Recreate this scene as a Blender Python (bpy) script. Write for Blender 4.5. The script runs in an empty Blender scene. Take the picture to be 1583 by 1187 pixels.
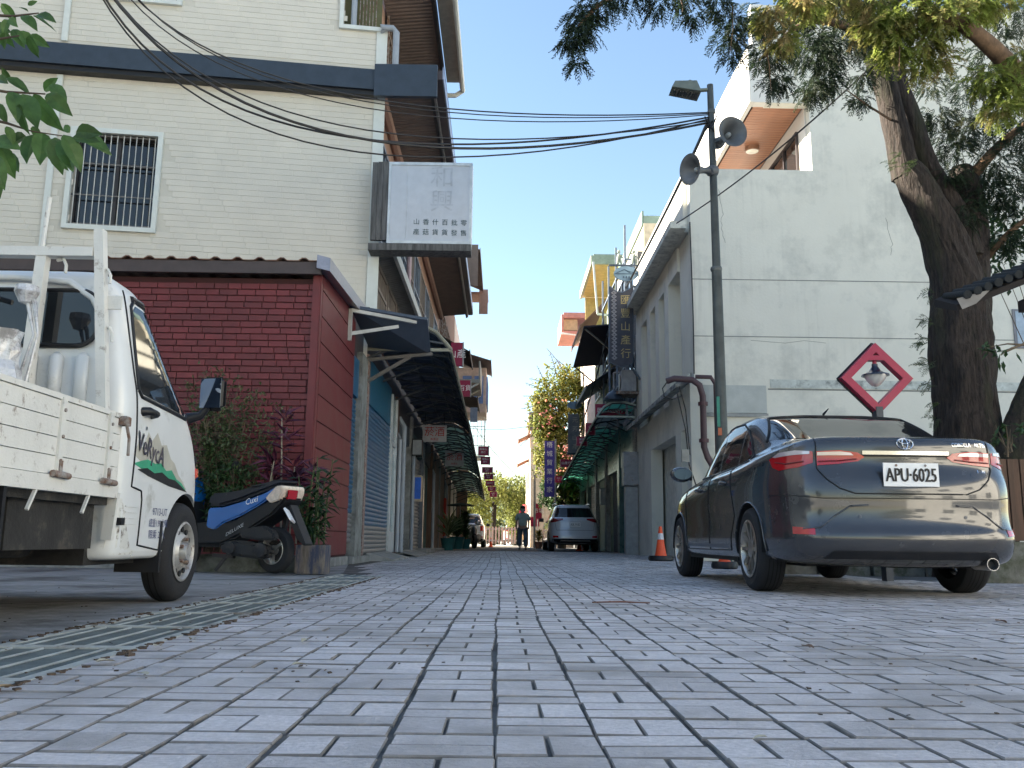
import bpy, bmesh, math, random
from mathutils import Vector, Matrix, noise
from mathutils.bvhtree import BVHTree
random.seed(7)
R = math.radians
C = bpy.context.scene.collection
sc = bpy.context.scene

# ------------------------------------------------------------------ camera
PITCH, ROLL, YAW, CAMH = .1756652, .0112317, -.0099515, .358346
FW = Vector((-math.sin(YAW)*math.cos(PITCH), math.cos(YAW)*math.cos(PITCH), math.sin(PITCH)))
_rt = Vector((math.cos(YAW), math.sin(YAW), 0)); _up = _rt.cross(FW)
RT = _rt*math.cos(ROLL) + _up*math.sin(ROLL); UP = _up*math.cos(ROLL) - _rt*math.sin(ROLL)
cam = bpy.data.objects.new('camera', bpy.data.cameras.new('camera')); C.objects.link(cam)
cam.matrix_world = Matrix(((RT.x, UP.x, -FW.x, 0), (RT.y, UP.y, -FW.y, 0), (RT.z, UP.z, -FW.z, CAMH), (0, 0, 0, 1)))
cam.data.lens = 1362.9/1583*36; cam.data.sensor_width = 36; cam.data.sensor_fit = 'HORIZONTAL'
cam.data.clip_start = .05; cam.data.clip_end = 9000
sc.camera = cam
def at(x, y, Y):            # a pixel of the photograph on the plane at depth Y -> a place in the street
    d = FW + RT*((x-791.5)/1362.9) - UP*((y-593.5)/1362.9)
    return d*(Y/d.y) + Vector((0, 0, CAMH))

# ------------------------------------------------------------------ light
SUN_EL, SUN_AZ = 27.0, 283.0      # compass azimuth, north = +Y: the sun stands to the left and a little ahead
w = bpy.data.worlds.new('World'); sc.world = w; w.use_nodes = True
wn = w.node_tree; wn.nodes.clear()
sky = wn.nodes.new('ShaderNodeTexSky'); sky.sky_type = 'NISHITA'; sky.sun_disc = False
sky.sun_elevation = R(SUN_EL); sky.sun_rotation = R(SUN_AZ); sky.air_density = 1.3; sky.dust_density = .4; sky.ozone_density = 1.6; sky.altitude = 300
bg = wn.nodes.new('ShaderNodeBackground'); bg.inputs[1].default_value = .052
wo = wn.nodes.new('ShaderNodeOutputWorld')
wn.links.new(sky.outputs[0], bg.inputs[0]); wn.links.new(bg.outputs[0], wo.inputs[0])
sl = bpy.data.lights.new('sun', 'SUN'); sl.energy = 5.0; sl.angle = R(.53); sl.color = (1, .90, .74)
so = bpy.data.objects.new('sun', sl); C.objects.link(so)
sd = Vector((math.sin(R(SUN_AZ))*math.cos(R(SUN_EL)), math.cos(R(SUN_AZ))*math.cos(R(SUN_EL)), math.sin(R(SUN_EL))))
so.rotation_euler = sd.to_track_quat('Z', 'Y').to_euler(); so.location = (-20, 5, 30)
sc.view_settings.view_transform = 'Standard'; sc.view_settings.look = 'None'
sc.view_settings.gamma = 1; sc.view_settings.use_curve_mapping = False
sc.view_settings.exposure = 2.6
sc.render.engine = 'CYCLES'
sc.cycles.max_bounces = 8; sc.cycles.transparent_max_bounces = 12; sc.cycles.use_denoising = True

# ------------------------------------------------------------------ materials
MATS = {}
def mat(name, col, rough=.6, metal=0, var=.18, scale=6, col2=None, c2=.5, c2s=3, bump=.15, bs=60, rnd=0, coat=0, streak=0,
        alpha=1, trans=0, transl=0, ior=1.45, spec=.5, stretch=(1, 1, 1), bd=.01, world=False):
    """procedural material: base colour with soft mottling, a second colour in patches, per-piece variation and fine relief"""
    if name in MATS: return MATS[name]
    m = bpy.data.materials.new(name); m.use_nodes = True; MATS[name] = m
    nt = m.node_tree; N = nt.nodes; L = nt.links; b = N['Principled BSDF']; o = N['Material Output']
    tc = N.new('ShaderNodeTexCoord'); mp = N.new('ShaderNodeMapping'); mp.inputs['Scale'].default_value = stretch
    pos = tc.outputs['Object']
    if world: pos = N.new('ShaderNodeNewGeometry').outputs['Position']
    L.new(pos, mp.inputs['Vector'])
    def nz(s, d=4, r=.6):
        n = N.new('ShaderNodeTexNoise'); n.inputs['Scale'].default_value = s; n.inputs['Detail'].default_value = d
        n.inputs['Roughness'].default_value = r; L.new(mp.outputs[0], n.inputs['Vector']); return n
    def mix(a, bb, f, mode='MIX'):
        x = N.new('ShaderNodeMix'); x.data_type = 'RGBA'; x.blend_type = mode
        for s, v in ((x.inputs[0], f), (x.inputs[6], a), (x.inputs[7], bb)):
            if isinstance(v, (int, float)): s.default_value = v
            elif isinstance(v, tuple): s.default_value = (*v[:3], 1)
            else: L.new(v, s)
        return x.outputs[2]
    def ramp(src, lo, hi):
        r_ = N.new('ShaderNodeMapRange'); r_.inputs[1].default_value = lo; r_.inputs[2].default_value = hi
        L.new(src, r_.inputs[0]); return r_.outputs[0]
    n1 = nz(scale)
    c = mix(tuple(v*(1-var) for v in col), tuple(min(1, v*(1+var)) for v in col), ramp(n1.outputs[0], .3, .7))
    if col2:
        n2 = nz(c2s, 6, .7); c = mix(c, col2, ramp(n2.outputs[0], c2-.06, c2+.10))
    if streak:
        mp2 = N.new('ShaderNodeMapping'); mp2.inputs['Scale'].default_value = (5, 5, .22); L.new(pos, mp2.inputs[0])
        n3 = N.new('ShaderNodeTexNoise'); n3.inputs['Scale'].default_value = 2.2; n3.inputs['Detail'].default_value = 6; L.new(mp2.outputs[0], n3.inputs['Vector'])
        n4 = nz(.45, 3, .5); k4 = N.new('ShaderNodeMath'); k4.operation = 'MULTIPLY'; L.new(ramp(n4.outputs[0], .46, .64), k4.inputs[0]); L.new(N_mul(N, L, ramp(n3.outputs[0], .5, .78), streak), k4.inputs[1])
        c = mix(c, tuple(v*.45 for v in col), k4.outputs[0])
    if rnd:
        oi = N.new('ShaderNodeObjectInfo'); ra = N.new('ShaderNodeAttribute'); ra.attribute_name = 'rnd'
        ad = N.new('ShaderNodeMath'); ad.operation = 'ADD'; L.new(oi.outputs['Random'], ad.inputs[0]); L.new(ra.outputs['Fac'], ad.inputs[1])
        fr = N.new('ShaderNodeMath'); fr.operation = 'FRACT'; L.new(ad.outputs[0], fr.inputs[0])
        v = N.new('ShaderNodeMapRange'); v.inputs[3].default_value = 1-rnd; v.inputs[4].default_value = 1+rnd; L.new(fr.outputs[0], v.inputs[0])
        cx = N.new('ShaderNodeCombineXYZ')
        for i in range(3): L.new(v.outputs[0], cx.inputs[i])
        c = mix(c, cx.outputs[0], 1.0, 'MULTIPLY')
    L.new(c, b.inputs['Base Color'])
    b.inputs['Roughness'].default_value = rough; b.inputs['Metallic'].default_value = metal
    b.inputs['Specular IOR Level'].default_value = spec; b.inputs['IOR'].default_value = ior
    if rough > .12:
        rr = N.new('ShaderNodeMapRange'); rr.inputs[3].default_value = max(.02, rough-.12); rr.inputs[4].default_value = min(1, rough+.12)
        L.new(n1.outputs[0], rr.inputs[0]); L.new(rr.outputs[0], b.inputs['Roughness'])
    if coat: b.inputs['Coat Weight'].default_value = coat; b.inputs['Coat Roughness'].default_value = .04
    if trans: b.inputs['Transmission Weight'].default_value = trans
    if bump:
        nb = nz(bs, 5, .65); bp = N.new('ShaderNodeBump'); bp.inputs['Strength'].default_value = bump; bp.inputs['Distance'].default_value = bd
        L.new(nb.outputs[0], bp.inputs['Height']); L.new(bp.outputs[0], b.inputs['Normal'])
    if transl:
        t = N.new('ShaderNodeBsdfTranslucent'); L.new(c, t.inputs[0]); ms = N.new('ShaderNodeMixShader'); ms.inputs[0].default_value = transl
        L.new(b.outputs[0], ms.inputs[1]); L.new(t.outputs[0], ms.inputs[2]); L.new(ms.outputs[0], o.inputs[0])
    if alpha < 1: b.inputs['Alpha'].default_value = alpha
    return m
def N_mul(N, L, s, f):
    k = N.new('ShaderNodeMath'); k.operation = 'MULTIPLY'; L.new(s, k.inputs[0]); k.inputs[1].default_value = f; return k.outputs[0]

# ------------------------------------------------------------------ objects
def tag(o, label=None, cat=None, group=None, kind=None):
    if label: o['label'] = label
    if cat: o['category'] = cat
    if group: o['group'] = group
    if kind: o['kind'] = kind
    return o
def thing(name, label, cat, loc=(0, 0, 0), rotz=0, group=None):
    o = bpy.data.objects.new(name, None); C.objects.link(o); o.location = loc; o.rotation_euler = (0, 0, rotz)
    o.empty_display_size = .1
    return tag(o, label, cat, group)
def origin(o):
    v = Vector((0, 0, 0)); rz = 0
    while o is not None: v = v + o.location; o = o.parent
    return v
class MB:
    """collects shapes, links them as one mesh object"""
    def __init__(s): s.v = []; s.f = []; s.m = []; s.r = []; s.mi = 0; s.rv = 0
    def add(s, vs, fs):
        n = len(s.v); s.v += [tuple(p) for p in vs]
        for f in fs: s.f.append(tuple(i+n for i in f)); s.m.append(s.mi); s.r.append(s.rv)
        return s
    def box(s, x0, y0, z0, x1, y1, z1):
        return s.add([(x0,y0,z0),(x1,y0,z0),(x1,y1,z0),(x0,y1,z0),(x0,y0,z1),(x1,y0,z1),(x1,y1,z1),(x0,y1,z1)],
                     [(3,2,1,0),(4,5,6,7),(0,1,5,4),(1,2,6,5),(2,3,7,6),(3,0,4,7)])
    def obox(s, c, d, M=None, ch=0):
        """box of size d centred on c, turned by matrix M; ch chamfers its top"""
        hx, hy, hz = d[0]/2, d[1]/2, d[2]/2
        if ch:
            vs = [(-hx,-hy,-hz),(hx,-hy,-hz),(hx,hy,-hz),(-hx,hy,-hz),(-hx,-hy,hz-ch),(hx,-hy,hz-ch),(hx,hy,hz-ch),(-hx,hy,hz-ch),
                  (-hx+ch,-hy+ch,hz),(hx-ch,-hy+ch,hz),(hx-ch,hy-ch,hz),(-hx+ch,hy-ch,hz)]
            fs = [(0,1,5,4),(1,2,6,5),(2,3,7,6),(3,0,4,7),(4,5,9,8),(5,6,10,9),(6,7,11,10),(7,4,8,11),(8,9,10,11)]
        else:
            vs = [(-hx,-hy,-hz),(hx,-hy,-hz),(hx,hy,-hz),(-hx,hy,-hz),(-hx,-hy,hz),(hx,-hy,hz),(hx,hy,hz),(-hx,hy,hz)]
            fs = [(3,2,1,0),(4,5,6,7),(0,1,5,4),(1,2,6,5),(2,3,7,6),(3,0,4,7)]
        c = Vector(c)
        return s.add([c + (M @ Vector(p) if M else Vector(p)) for p in vs], fs)
    def bar(s, a, b, w, h=None, up=(0, 0, 1)):
        a, b = Vector(a), Vector(b); h = h or w; d = b-a; L_ = d.length
        if L_ < 1e-6: return s
        d /= L_; u = Vector(up)
        if abs(d.dot(u)) > .98: u = Vector((0, 1, 0))
        x = d.cross(u).normalized(); z = x.cross(d)
        return s.obox((a+b)/2, (w, L_, h), Matrix((x, d, z)).transposed())
    def tube(s, pts, r, n=8, cap=True):
        pts = [Vector(p) for p in pts]; k = len(pts); rs = r if isinstance(r, (list, tuple)) else [r]*k
        vs = []; ref = Vector((.13, .27, .95))
        for i, p in enumerate(pts):
            d = (pts[min(i+1, k-1)]-pts[max(i-1, 0)]).normalized()
            if abs(d.dot(ref)) > .97: ref = Vector((1, .1, .1))
            x = d.cross(ref).normalized(); y = d.cross(x).normalized(); ref = x.cross(d) if False else ref
            for j in range(n):
                a = 2*math.pi*j/n; vs.append(p + x*math.cos(a)*rs[i] + y*math.sin(a)*rs[i])
        fs = [(i*n+j, i*n+(j+1) % n, (i+1)*n+(j+1) % n, (i+1)*n+j) for i in range(k-1) for j in range(n)]
        if cap: fs += [tuple(range(n-1, -1, -1)), tuple((k-1)*n+j for j in range(n))]
        return s.add(vs, fs)
    def lathe(s, prof, c, axis=(0, 0, 1), n=20):
        """prof: (radius, height) along axis"""
        c = Vector(c); d = Vector(axis).normalized(); u = Vector((0, 0, 1)) if abs(d.z) < .9 else Vector((1, 0, 0))
        x = d.cross(u).normalized(); y = d.cross(x); vs = []
        for (r, h) in prof:
            for j in range(n):
                a = 2*math.pi*j/n; vs.append(c + d*h + x*r*math.cos(a) + y*r*math.sin(a))
        return s.add(vs, [(i*n+j, i*n+(j+1) % n, (i+1)*n+(j+1) % n, (i+1)*n+j) for i in range(len(prof)-1) for j in range(n)])
    def prism(s, poly, a, t, plane='xz'):
        """polygon extruded by t from a along the axis left over"""
        def P(u, v, k): return {'xz': (u, k, v), 'yz': (k, u, v), 'xy': (u, v, k)}[plane]
        n = len(poly)
        return s.add([P(u, v, a) for u, v in poly] + [P(u, v, a+t) for u, v in poly],
                     [tuple(range(n)), tuple(range(2*n-1, n-1, -1))] + [(i, (i+1) % n, n+(i+1) % n, n+i) for i in range(n)])
    def build(s, name, m, parent=None, smooth=None, local=False, kind=None):
        me = bpy.data.meshes.new(name)
        off = Vector((0, 0, 0)) if (local or parent is None) else origin(parent)
        me.from_pydata([(x-off.x, y-off.y, z-off.z) for x, y, z in s.v], [], s.f)
        for mm in (m if isinstance(m, (list, tuple)) else [m]): me.materials.append(mm)
        if any(s.m): me.polygons.foreach_set('material_index', s.m)
        if any(s.r):
            a = me.attributes.new('rnd', 'FLOAT', 'FACE'); a.data.foreach_set('value', s.r)
        me.update()
        bm = bmesh.new(); bm.from_mesh(me); bmesh.ops.recalc_face_normals(bm, faces=bm.faces) if len(s.f) < 60000 and kind != 'leaf' else None
        bm.to_mesh(me); bm.free()
        if smooth:
            me.polygons.foreach_set('use_smooth', [True]*len(me.polygons)); me.set_sharp_from_angle(angle=R(smooth))
        o = bpy.data.objects.new(name, me); C.objects.link(o)
        if parent: o.parent = parent
        if kind and kind != 'leaf': o['kind'] = kind
        return o
def copy_tree(o, parent=None):
    c = o.copy(); C.objects.link(c); c.parent = parent
    for ch in list(o.children): copy_tree(ch, c)
    return c
CAMP = Vector((0, 0, CAMH))
def pieces(parent, name, boxes, m, ch=.004, limit=300, joined=None, world=True, side=None):
    """boxes: (centre, size, matrix). The nearest ones become parts of their own, the rest one joined part."""
    boxes = sorted(boxes, key=lambda b: (Vector(b[0])-CAMP).length); off = origin(parent); cache = {}
    for c, d, M in boxes[:limit]:
        k = tuple(round(v, 3) for v in d)
        if k not in cache:
            q = MB(); q.obox((0, 0, 0), d, None, ch); me = bpy.data.meshes.new(name); me.from_pydata(q.v, [], q.f); me.materials.append(m)
            if side: me.materials.append(side); me.polygons.foreach_set('material_index', [1]*8+[0])
            cache[k] = me
        o = bpy.data.objects.new(name, cache[k]); C.objects.link(o); o.parent = parent
        T = (M.to_4x4() if M else Matrix.Identity(4)); T.translation = Vector(c)-off; o.matrix_local = T
    if len(boxes) > limit:
        q = MB()
        for c, d, M in boxes[limit:]:
            q.rv = random.random(); q.obox(c, d, M, ch)
            if side: q.m[-9:] = [1]*8+[0]
        return q.build(joined or name+'s', [m, side] if side else m, parent, kind='stuff')
def text(s, size, m, parent, name, pos, xdir, ydir, depth=.004, align='CENTER', local=False, sx=1, proj=None, shear=0, squash=None):
    cu = bpy.data.curves.new('t', 'FONT'); cu.body = s; cu.size = size; cu.align_x = align; cu.align_y = 'CENTER'; cu.resolution_u = 2; cu.shear = shear
    o = bpy.data.objects.new('t', cu); C.objects.link(o); dg = bpy.context.evaluated_depsgraph_get()
    me = bpy.data.meshes.new_from_object(o.evaluated_get(dg)); bpy.data.objects.remove(o)
    X, Y = Vector(xdir).normalized(), Vector(ydir).normalized(); Z = X.cross(Y); P = Vector(pos)
    q = MB(); vs = []
    if squash:
        xs = [v.co.x for v in me.vertices]; wd = max(xs)-min(xs) if xs else 1; sx = squash/wd if wd else 1
    for v in me.vertices:
        p = P + X*v.co.x*sx + Y*v.co.y + Z*depth
        if proj: p = proj(p)
        vs.append(p)
    q.add(vs, [tuple(p.vertices) for p in me.polygons]); 
    if not q.v: return None
    return q.build(name, m, parent, local=local)

def leafcard(mb, p, d, up, L_, W_, fold=.25):
    """one leaf: two triangulated halves folded along the midrib, pointing along d"""
    d = d.normalized(); s_ = d.cross(up)
    s_ = s_.normalized() if s_.length > 1e-3 else Vector((1, 0, 0)); n = s_.cross(d)
    a = p; b = p + d*L_*.45 + n*L_*.06; c = p + d*L_ - n*L_*.12
    l = p + d*L_*.42 + s_*W_/2 - n*W_*fold; r_ = p + d*L_*.42 - s_*W_/2 - n*W_*fold
    mb.add([a, l, b, r_, c], [(0, 2, 1), (0, 3, 2), (1, 2, 4), (2, 3, 4)])
def rv(s=1): return Vector((random.uniform(-1, 1), random.uniform(-1, 1), random.uniform(-1, 1)))*s

# ------------------------------------------------------------------ shared materials
M = lambda *a, **k: mat(*a, **k)
concrete = M('concrete', (.27, .27, .26), .85, bump=.5, bs=40, col2=(.16, .16, .15), c2=.52, c2s=2.5)
paver_m = M('paver_stone', (.56, .53, .535), .55, bump=.9, bs=90, rnd=.15, scale=70, var=.20, col2=(.34, .315, .305), c2=.52, c2s=1.1, world=True, spec=.6)
joint_m = M('joint_mortar', (.13, .123, .115), .95, bump=.6, bs=60, col2=(.05, .048, .045))
beige = M('beige_siding', (.62, .59, .52), .62, bump=.35, bs=45, var=.04, rnd=.015, scale=2, world=True)
beige_base = M('beige_joint', (.565, .54, .475), .8, var=.05)
trimw = M('white_trim', (.62, .65, .62), .45, var=.05)
darkblue = M('dark_slate_metal', (.032, .045, .065), .4, var=.15)
redbrick = M('oxblood_metal', (.135, .022, .026), .5, bump=.35, bs=50, rnd=.22, var=.15, world=True, col2=(.11, .016, .018), c2=.58, c2s=2)
redwall = M('oxblood_sheet', (.135, .024, .026), .5, bump=.1, var=.15, scale=3)
redjoint = M('dark_red_joint', (.04, .008, .008), .7)
glass_dark = M('dark_glass', (.012, .014, .016), .04, var=0, bump=0, spec=.8)
black = M('black_plastic', (.012, .012, .014), .45, var=.2)
rubber = M('tyre_rubber', (.018, .018, .02), .8, bump=.3, bs=120, var=.3)
steel = M('brushed_steel', (.42, .42, .43), .35, 1, var=.15)
chrome = M('chrome', (.8, .8, .82), .12, 1, var=.03, bump=0)
silver = M('silver_alloy', (.50, .48, .45), .32, .8, var=.1, bump=.05)
whitewall = M('white_render', (.68, .665, .59), .85, bump=.4, bs=18, var=.04, scale=1.2, col2=(.55, .545, .49), c2=.56, c2s=.9, streak=.3)
wallstain = M('stained_render', (.44, .46, .44), .9, bump=.4, bs=30, var=.1, scale=3, streak=.8)
whitepaint = M('white_paint', (.78, .77, .74), .5, var=.04)
signred = M('crimson_sign', (.30, .012, .06), .45, var=.08)
wht = M('white_lettering', (.85, .85, .85), .5, var=0, bump=0)
rust = M('rusty_metal', (.16, .09, .06), .8, bump=.5, bs=80, col2=(.30, .28, .26), c2=.5, c2s=12)
bluesh = M('blue_shutter_paint', (.028, .12, .23), .38, .25, var=.15, rnd=.06, streak=.25)
greysh = M('grey_shutter_metal', (.22, .23, .24), .45, .5, var=.2)
brownw = M('brown_wood', (.10, .055, .035), .7, bump=.5, bs=40, stretch=(1, 1, .1), var=.35, scale=14)
greywood = M('weathered_wood', (.10, .10, .10), .8, bump=.6, bs=30, stretch=(1, 1, .12), var=.6, scale=18)
browncorr = M('brown_corrugated', (.17, .13, .11), .6, var=.15)
brownpaint = M('salmon_paint', (.36, .22, .17), .7, var=.12, streak=.4)
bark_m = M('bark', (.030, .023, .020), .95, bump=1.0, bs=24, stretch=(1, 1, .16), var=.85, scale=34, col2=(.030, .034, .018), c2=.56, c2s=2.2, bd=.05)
greenpc = M('green_polycarbonate', (.10, .42, .30), .35, var=.15, transl=.45, streak=.3)
pvc = M('grey_pvc', (.30, .33, .37), .4, var=.08)
maroonp = M('maroon_pipe', (.075, .042, .048), .45, var=.1)
orange = M('orange_cone_plastic', (.85, .10, .03), .5, var=.06)
# ================================================================== THE SETTING
g = MB(); g.add([(-900, -900, -.02), (900, -900, -.02), (900, 900, -.02), (-900, 900, -.02)], [(0, 1, 2, 3)])
tag(g.build('ground', M('pale_ground', (.52, .50, .46), .9, col2=(.45, .43, .40), c2s=.5, bump=.4)), kind='structure')
road = MB(); road.add([(-1.18, -8, -.0065), (9.5, -8, -.0065), (9.5, 9.4, -.0065), (4.1, 12, -.0065), (3.9, 60, -.0065), (-2.3, 60, -.0065), (-2.3, 11, -.0065), (-1.22, 8.5, -.0065)], [tuple(range(8))])
road = tag(road.build('road', joint_m), kind='structure')
# paving: columns of basket weave, two long stones then one cross pair, shifted from column to column
CW = .193; PER = .334
pv = []
def wob(x, y): return .03*noise.noise(Vector((x*.25, y*.35, 3)))+.010*noise.noise(Vector((x*2, y*1.4, 8)))
for ci in range(-12, 45):
    xc = -.02 + CW/2 + ci*CW
    y = .9 + (0 if ci % 2 else PER/2) + random.uniform(-.006, .006)
    while y < 30:
        if ci > 20 and y > 9.0: break
        ox = wob(xc, y) + .04*math.sin(y*.18)*min(1, y/20)
        lim = -1.2 if y < 8 else (-2.1 if y > 12.2 else -1.2-(y-8)*.21)
        if xc+ox-CW/2 > lim:
            for (dx, dy, sx, sy) in ((0, .045, CW-.005, .0805), (0, .134, CW-.005, .0805), (-CW/4, .256, CW/2-.005, .147), (CW/4, .256, CW/2-.005, .147)):
                t = Matrix.Rotation(random.uniform(-.02, .02), 3, 'Z') @ Matrix.Rotation(random.uniform(-.009, .009), 3, 'X') @ Matrix.Rotation(random.uniform(-.009, .009), 3, 'Y')
                pv.append(((xc+dx+ox+random.uniform(-.002, .002), y+dy+random.uniform(-.002, .002), -.025+random.uniform(-.0022, .0014)), (sx*random.uniform(.97, 1), sy*random.uniform(.955, 1.01), .05), t))
        y += PER
pieces(road, 'paver', pv, paver_m, ch=.0025, side=M('joint_dirt', (.20, .188, .18), .95, world=True, scale=8, var=.4, bump=.5), joined='far_pavers')
# concrete apron on the left with the drain running along it
ap = MB(); ap.add([(-1.62, -8, -.004), (-1.64, 5, -.004), (-1.72, 9.9, -.004), (-2.2, 13, -.004), (-12, 13, .0), (-12, -8, .0)], [(0, 1, 2, 3, 4, 5)])
tag(ap.build('concrete_apron', M('old_concrete', (.27, .262, .255), .85, bump=.9, bs=14, col2=(.10, .095, .09), c2=.53, c2s=1.1, var=.25, scale=9)), kind='structure')
dr = MB(); 
for k in range(14):
    y0 = -.4+k*.685
    dr.box(-1.70, y0-.062, -.05, -1.17, y0-.005, .0035)
dr.box(-1.70, -1, -.2, -1.17, 9.3, -.10); dr.box(-1.66, -1, -.12, -1.62, 9.3, .0015); dr.box(-1.215, -1, -.12, -1.175, 9.3, .0015)
tag(dr.build('drain_channel', M('drain_concrete', (.42, .43, .40), .85, bump=.6, col2=(.16, .12, .09), c2=.55, c2s=3)), kind='structure')
gm = M('grate_steel', (.17, .20, .21), .6, .2, var=.3); gw = M('grate_rod', (.38, .41, .42), .5, .4, var=.3)
words = ['nearest', 'second', 'third', 'fourth', 'fifth', 'sixth', 'seventh', 'eighth', 'ninth', 'tenth', 'eleventh']
k0 = 0
for k in range(14):
    y0 = -.4+k*.685
    if y0+.68 < 1.9: continue
    t = thing('drain_grate', 'steel drain grate beside the paving, %s from the camera' % words[min(k0, 10)], 'drain grate', (-1.42, y0, 0), 0, 'steel grates covering the roadside drain'); k0 += 1
    b = MB()
    n = 30
    for j in range(n): yy = y0+.02+j*(.60/n); b.box(-1.615, yy, -.03, -1.222, yy+.0045, -.004)
    b.build('cross_bars', gm, t, kind='stuff')
    for xx in (-1.57, -1.47, -1.37, -1.27):
        q = MB(); q.tube([(xx, y0+.005, -.001), (xx, y0+.62, -.001)], .0038, 6); q.build('rod', gw, t)
    q = MB()
    for xx in (-1.618, -1.222): q.box(xx-.003, y0, -.03, xx+.003, y0+.625, -.001)
    q.box(-1.621, y0+.62, -.03, -1.219, y0+.628, -.0015); q.box(-1.621, y0-.003, -.03, -1.219, y0+.004, -.0015)
    q.build('frame', gm, t)

# hills far beyond the street
def hill(name, Y, x0, x1, prof, m, seed):
    mb = MB(); nx, ny = 60, 14; vs = []
    for i in range(nx+1):
        for j in range(ny+1):
            u = i/nx; v = j/ny; x = x0+(x1-x0)*u; h = prof(u)*math.sin(min(1, v*1.0)*math.pi/2)
            h += 7*noise.noise(Vector((u*9, v*5, seed)))*v + 3*noise.noise(Vector((u*40, v*25, seed)))*v
            vs.append((x, Y+v*320, h-4))
    mb.add(vs, [(i*(ny+1)+j, (i+1)*(ny+1)+j, (i+1)*(ny+1)+j+1, i*(ny+1)+j+1) for i in range(nx) for j in range(ny)])
    return tag(mb.build(name, m, smooth=80), kind='structure')
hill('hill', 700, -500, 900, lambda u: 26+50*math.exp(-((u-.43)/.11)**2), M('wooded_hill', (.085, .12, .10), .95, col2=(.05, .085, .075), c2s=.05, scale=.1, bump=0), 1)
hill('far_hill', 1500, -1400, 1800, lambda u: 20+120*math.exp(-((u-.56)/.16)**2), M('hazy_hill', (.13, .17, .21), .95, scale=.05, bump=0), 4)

# ================================================================== THE RED SHED
X0 = -2.2
sh = thing('red_shed', 'dark red brick-patterned metal shed with corrugated roof, behind the blue scooter', 'shed', (-4.3, 11.4, 0))
wl = MB(); wl.box(-7.2, 10.23, .12, X0-.02, 10.33, 3.42); wl = wl.build('front_wall', redjoint, sh)
br = []; BH = .078; BL = .215
row = 0; z = .16
while z+BH < 3.40:
    x = -7.15 + (BL/2 if row % 2 else 0) - random.uniform(0, .05)
    while x < X0-.10:
        ln = BL*random.choice((1, 1, 1, .75, 1.15)); e = min(x+ln, X0-.08)
        if e-x > .03: br.append((((x+e)/2, 10.225, z+BH/2), (e-x-.008, .02, BH-.010), None))
        x += ln
    z += BH; row += 1
br2 = [(c, (d[0], d[2], d[1]), Matrix.Rotation(R(90), 3, 'X')) for c, d, _ in br]
# nearest = those that show: keep the ones right of the truck
vis = [b for b in br2 if b[0][0] > -4.55]; hid = [b for b in br2 if b[0][0] <= -4.55]
pieces(wl, 'brick', vis, redbrick, ch=.004, joined='more_bricks')
q = MB()
for c, d, mm in hid: q.rv = random.random(); q.obox(c, d, mm, .004)
q.build('bricks_behind_truck', redbrick, wl, kind='stuff')
sw = MB(); sw.box(X0-.06, 10.335, .12, X0-.012, 12.75, 3.62); sw = sw.build('side_wall', redjoint, sh)
q = []
for i in range(11):
    z0 = .14+i*.318; q.append(((X0-.005, 11.55, z0+.155), (.014, 2.38, .300), None))
pieces(sw, 'panel', q, redwall, ch=0)
b = MB(); b.box(X0-.09, 10.19, .10, X0-.004, 10.235, 3.46); b.box(X0-.03, 10.205, .10, X0+.008, 10.31, 3.46); b.build('corner_trim', redwall, sh)
# roof: corrugated sheet, the rounded ribs ending along the front eave
rf = MB()
def corr(mb, x0, x1, y0, y1, z0, z1, step, amp, axis='y', th=.012):
    """corrugated sheet whose ribs run along y; z0 at y0, z1 at y1"""
    n = int((x1-x0)/step*6); vs = []
    for k in range(2):
        for i in range(n+1):
            x = x0+(x1-x0)*i/n; a = (i % 6)/6.0; h = amp*max(0, math.sin(a*2*math.pi))
            vs += [(x, y0, z0+h-k*th), (x, y1, z1+h-k*th)]
    m_ = 2*(n+1); fs = []
    for i in range(n):
        a = 2*i; fs += [(a, a+1, a+3, a+2), (m_+a, m_+a+2, m_+a+3, m_+a+1), (a, a+2, m_+a+2, m_+a), (a+1, m_+a+1, m_+a+3, a+3)]
    mb.add(vs, fs)
corr(rf, -7.4, X0+.10, 10.05, 12.75, 3.60, 3.74, .26, .035)
rf.build('corrugated_roof', M('rusty_roof', (.14, .06, .04), .8, col2=(.22, .15, .11), c2s=3, bump=.5), sh)
b = MB(); b.box(-7.3, 10.07, 3.44, X0+.02, 10.13, 3.585); b.build('eave_board', M('dark_eave', (.07, .055, .055), .7), sh)
b = MB(); b.add([(X0-.02, 10.02, 3.50), (X0+.14, 10.02, 3.46), (X0+.14, 12.8, 3.60), (X0-.02, 12.8, 3.64), (X0-.02, 10.02, 3.66), (X0+.14, 10.02, 3.62), (X0+.14, 12.8, 3.76), (X0-.02, 12.8, 3.80)],
      [(0, 1, 2, 3), (4, 5, 6, 7), (0, 1, 5, 4), (1, 2, 6, 5), (2, 3, 7, 6), (3, 0, 4, 7)]); b.build('verge_flashing', M('flashing', (.28, .27, .31), .35, .6), sh)
b = MB(); b.box(-7.2, 10.21, 0, X0-.01, 10.5, .118); b.box(X0-.25, 10.3, 0, X0+.02, 12.8, .115); b.build('plinth', concrete, sh)

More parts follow.
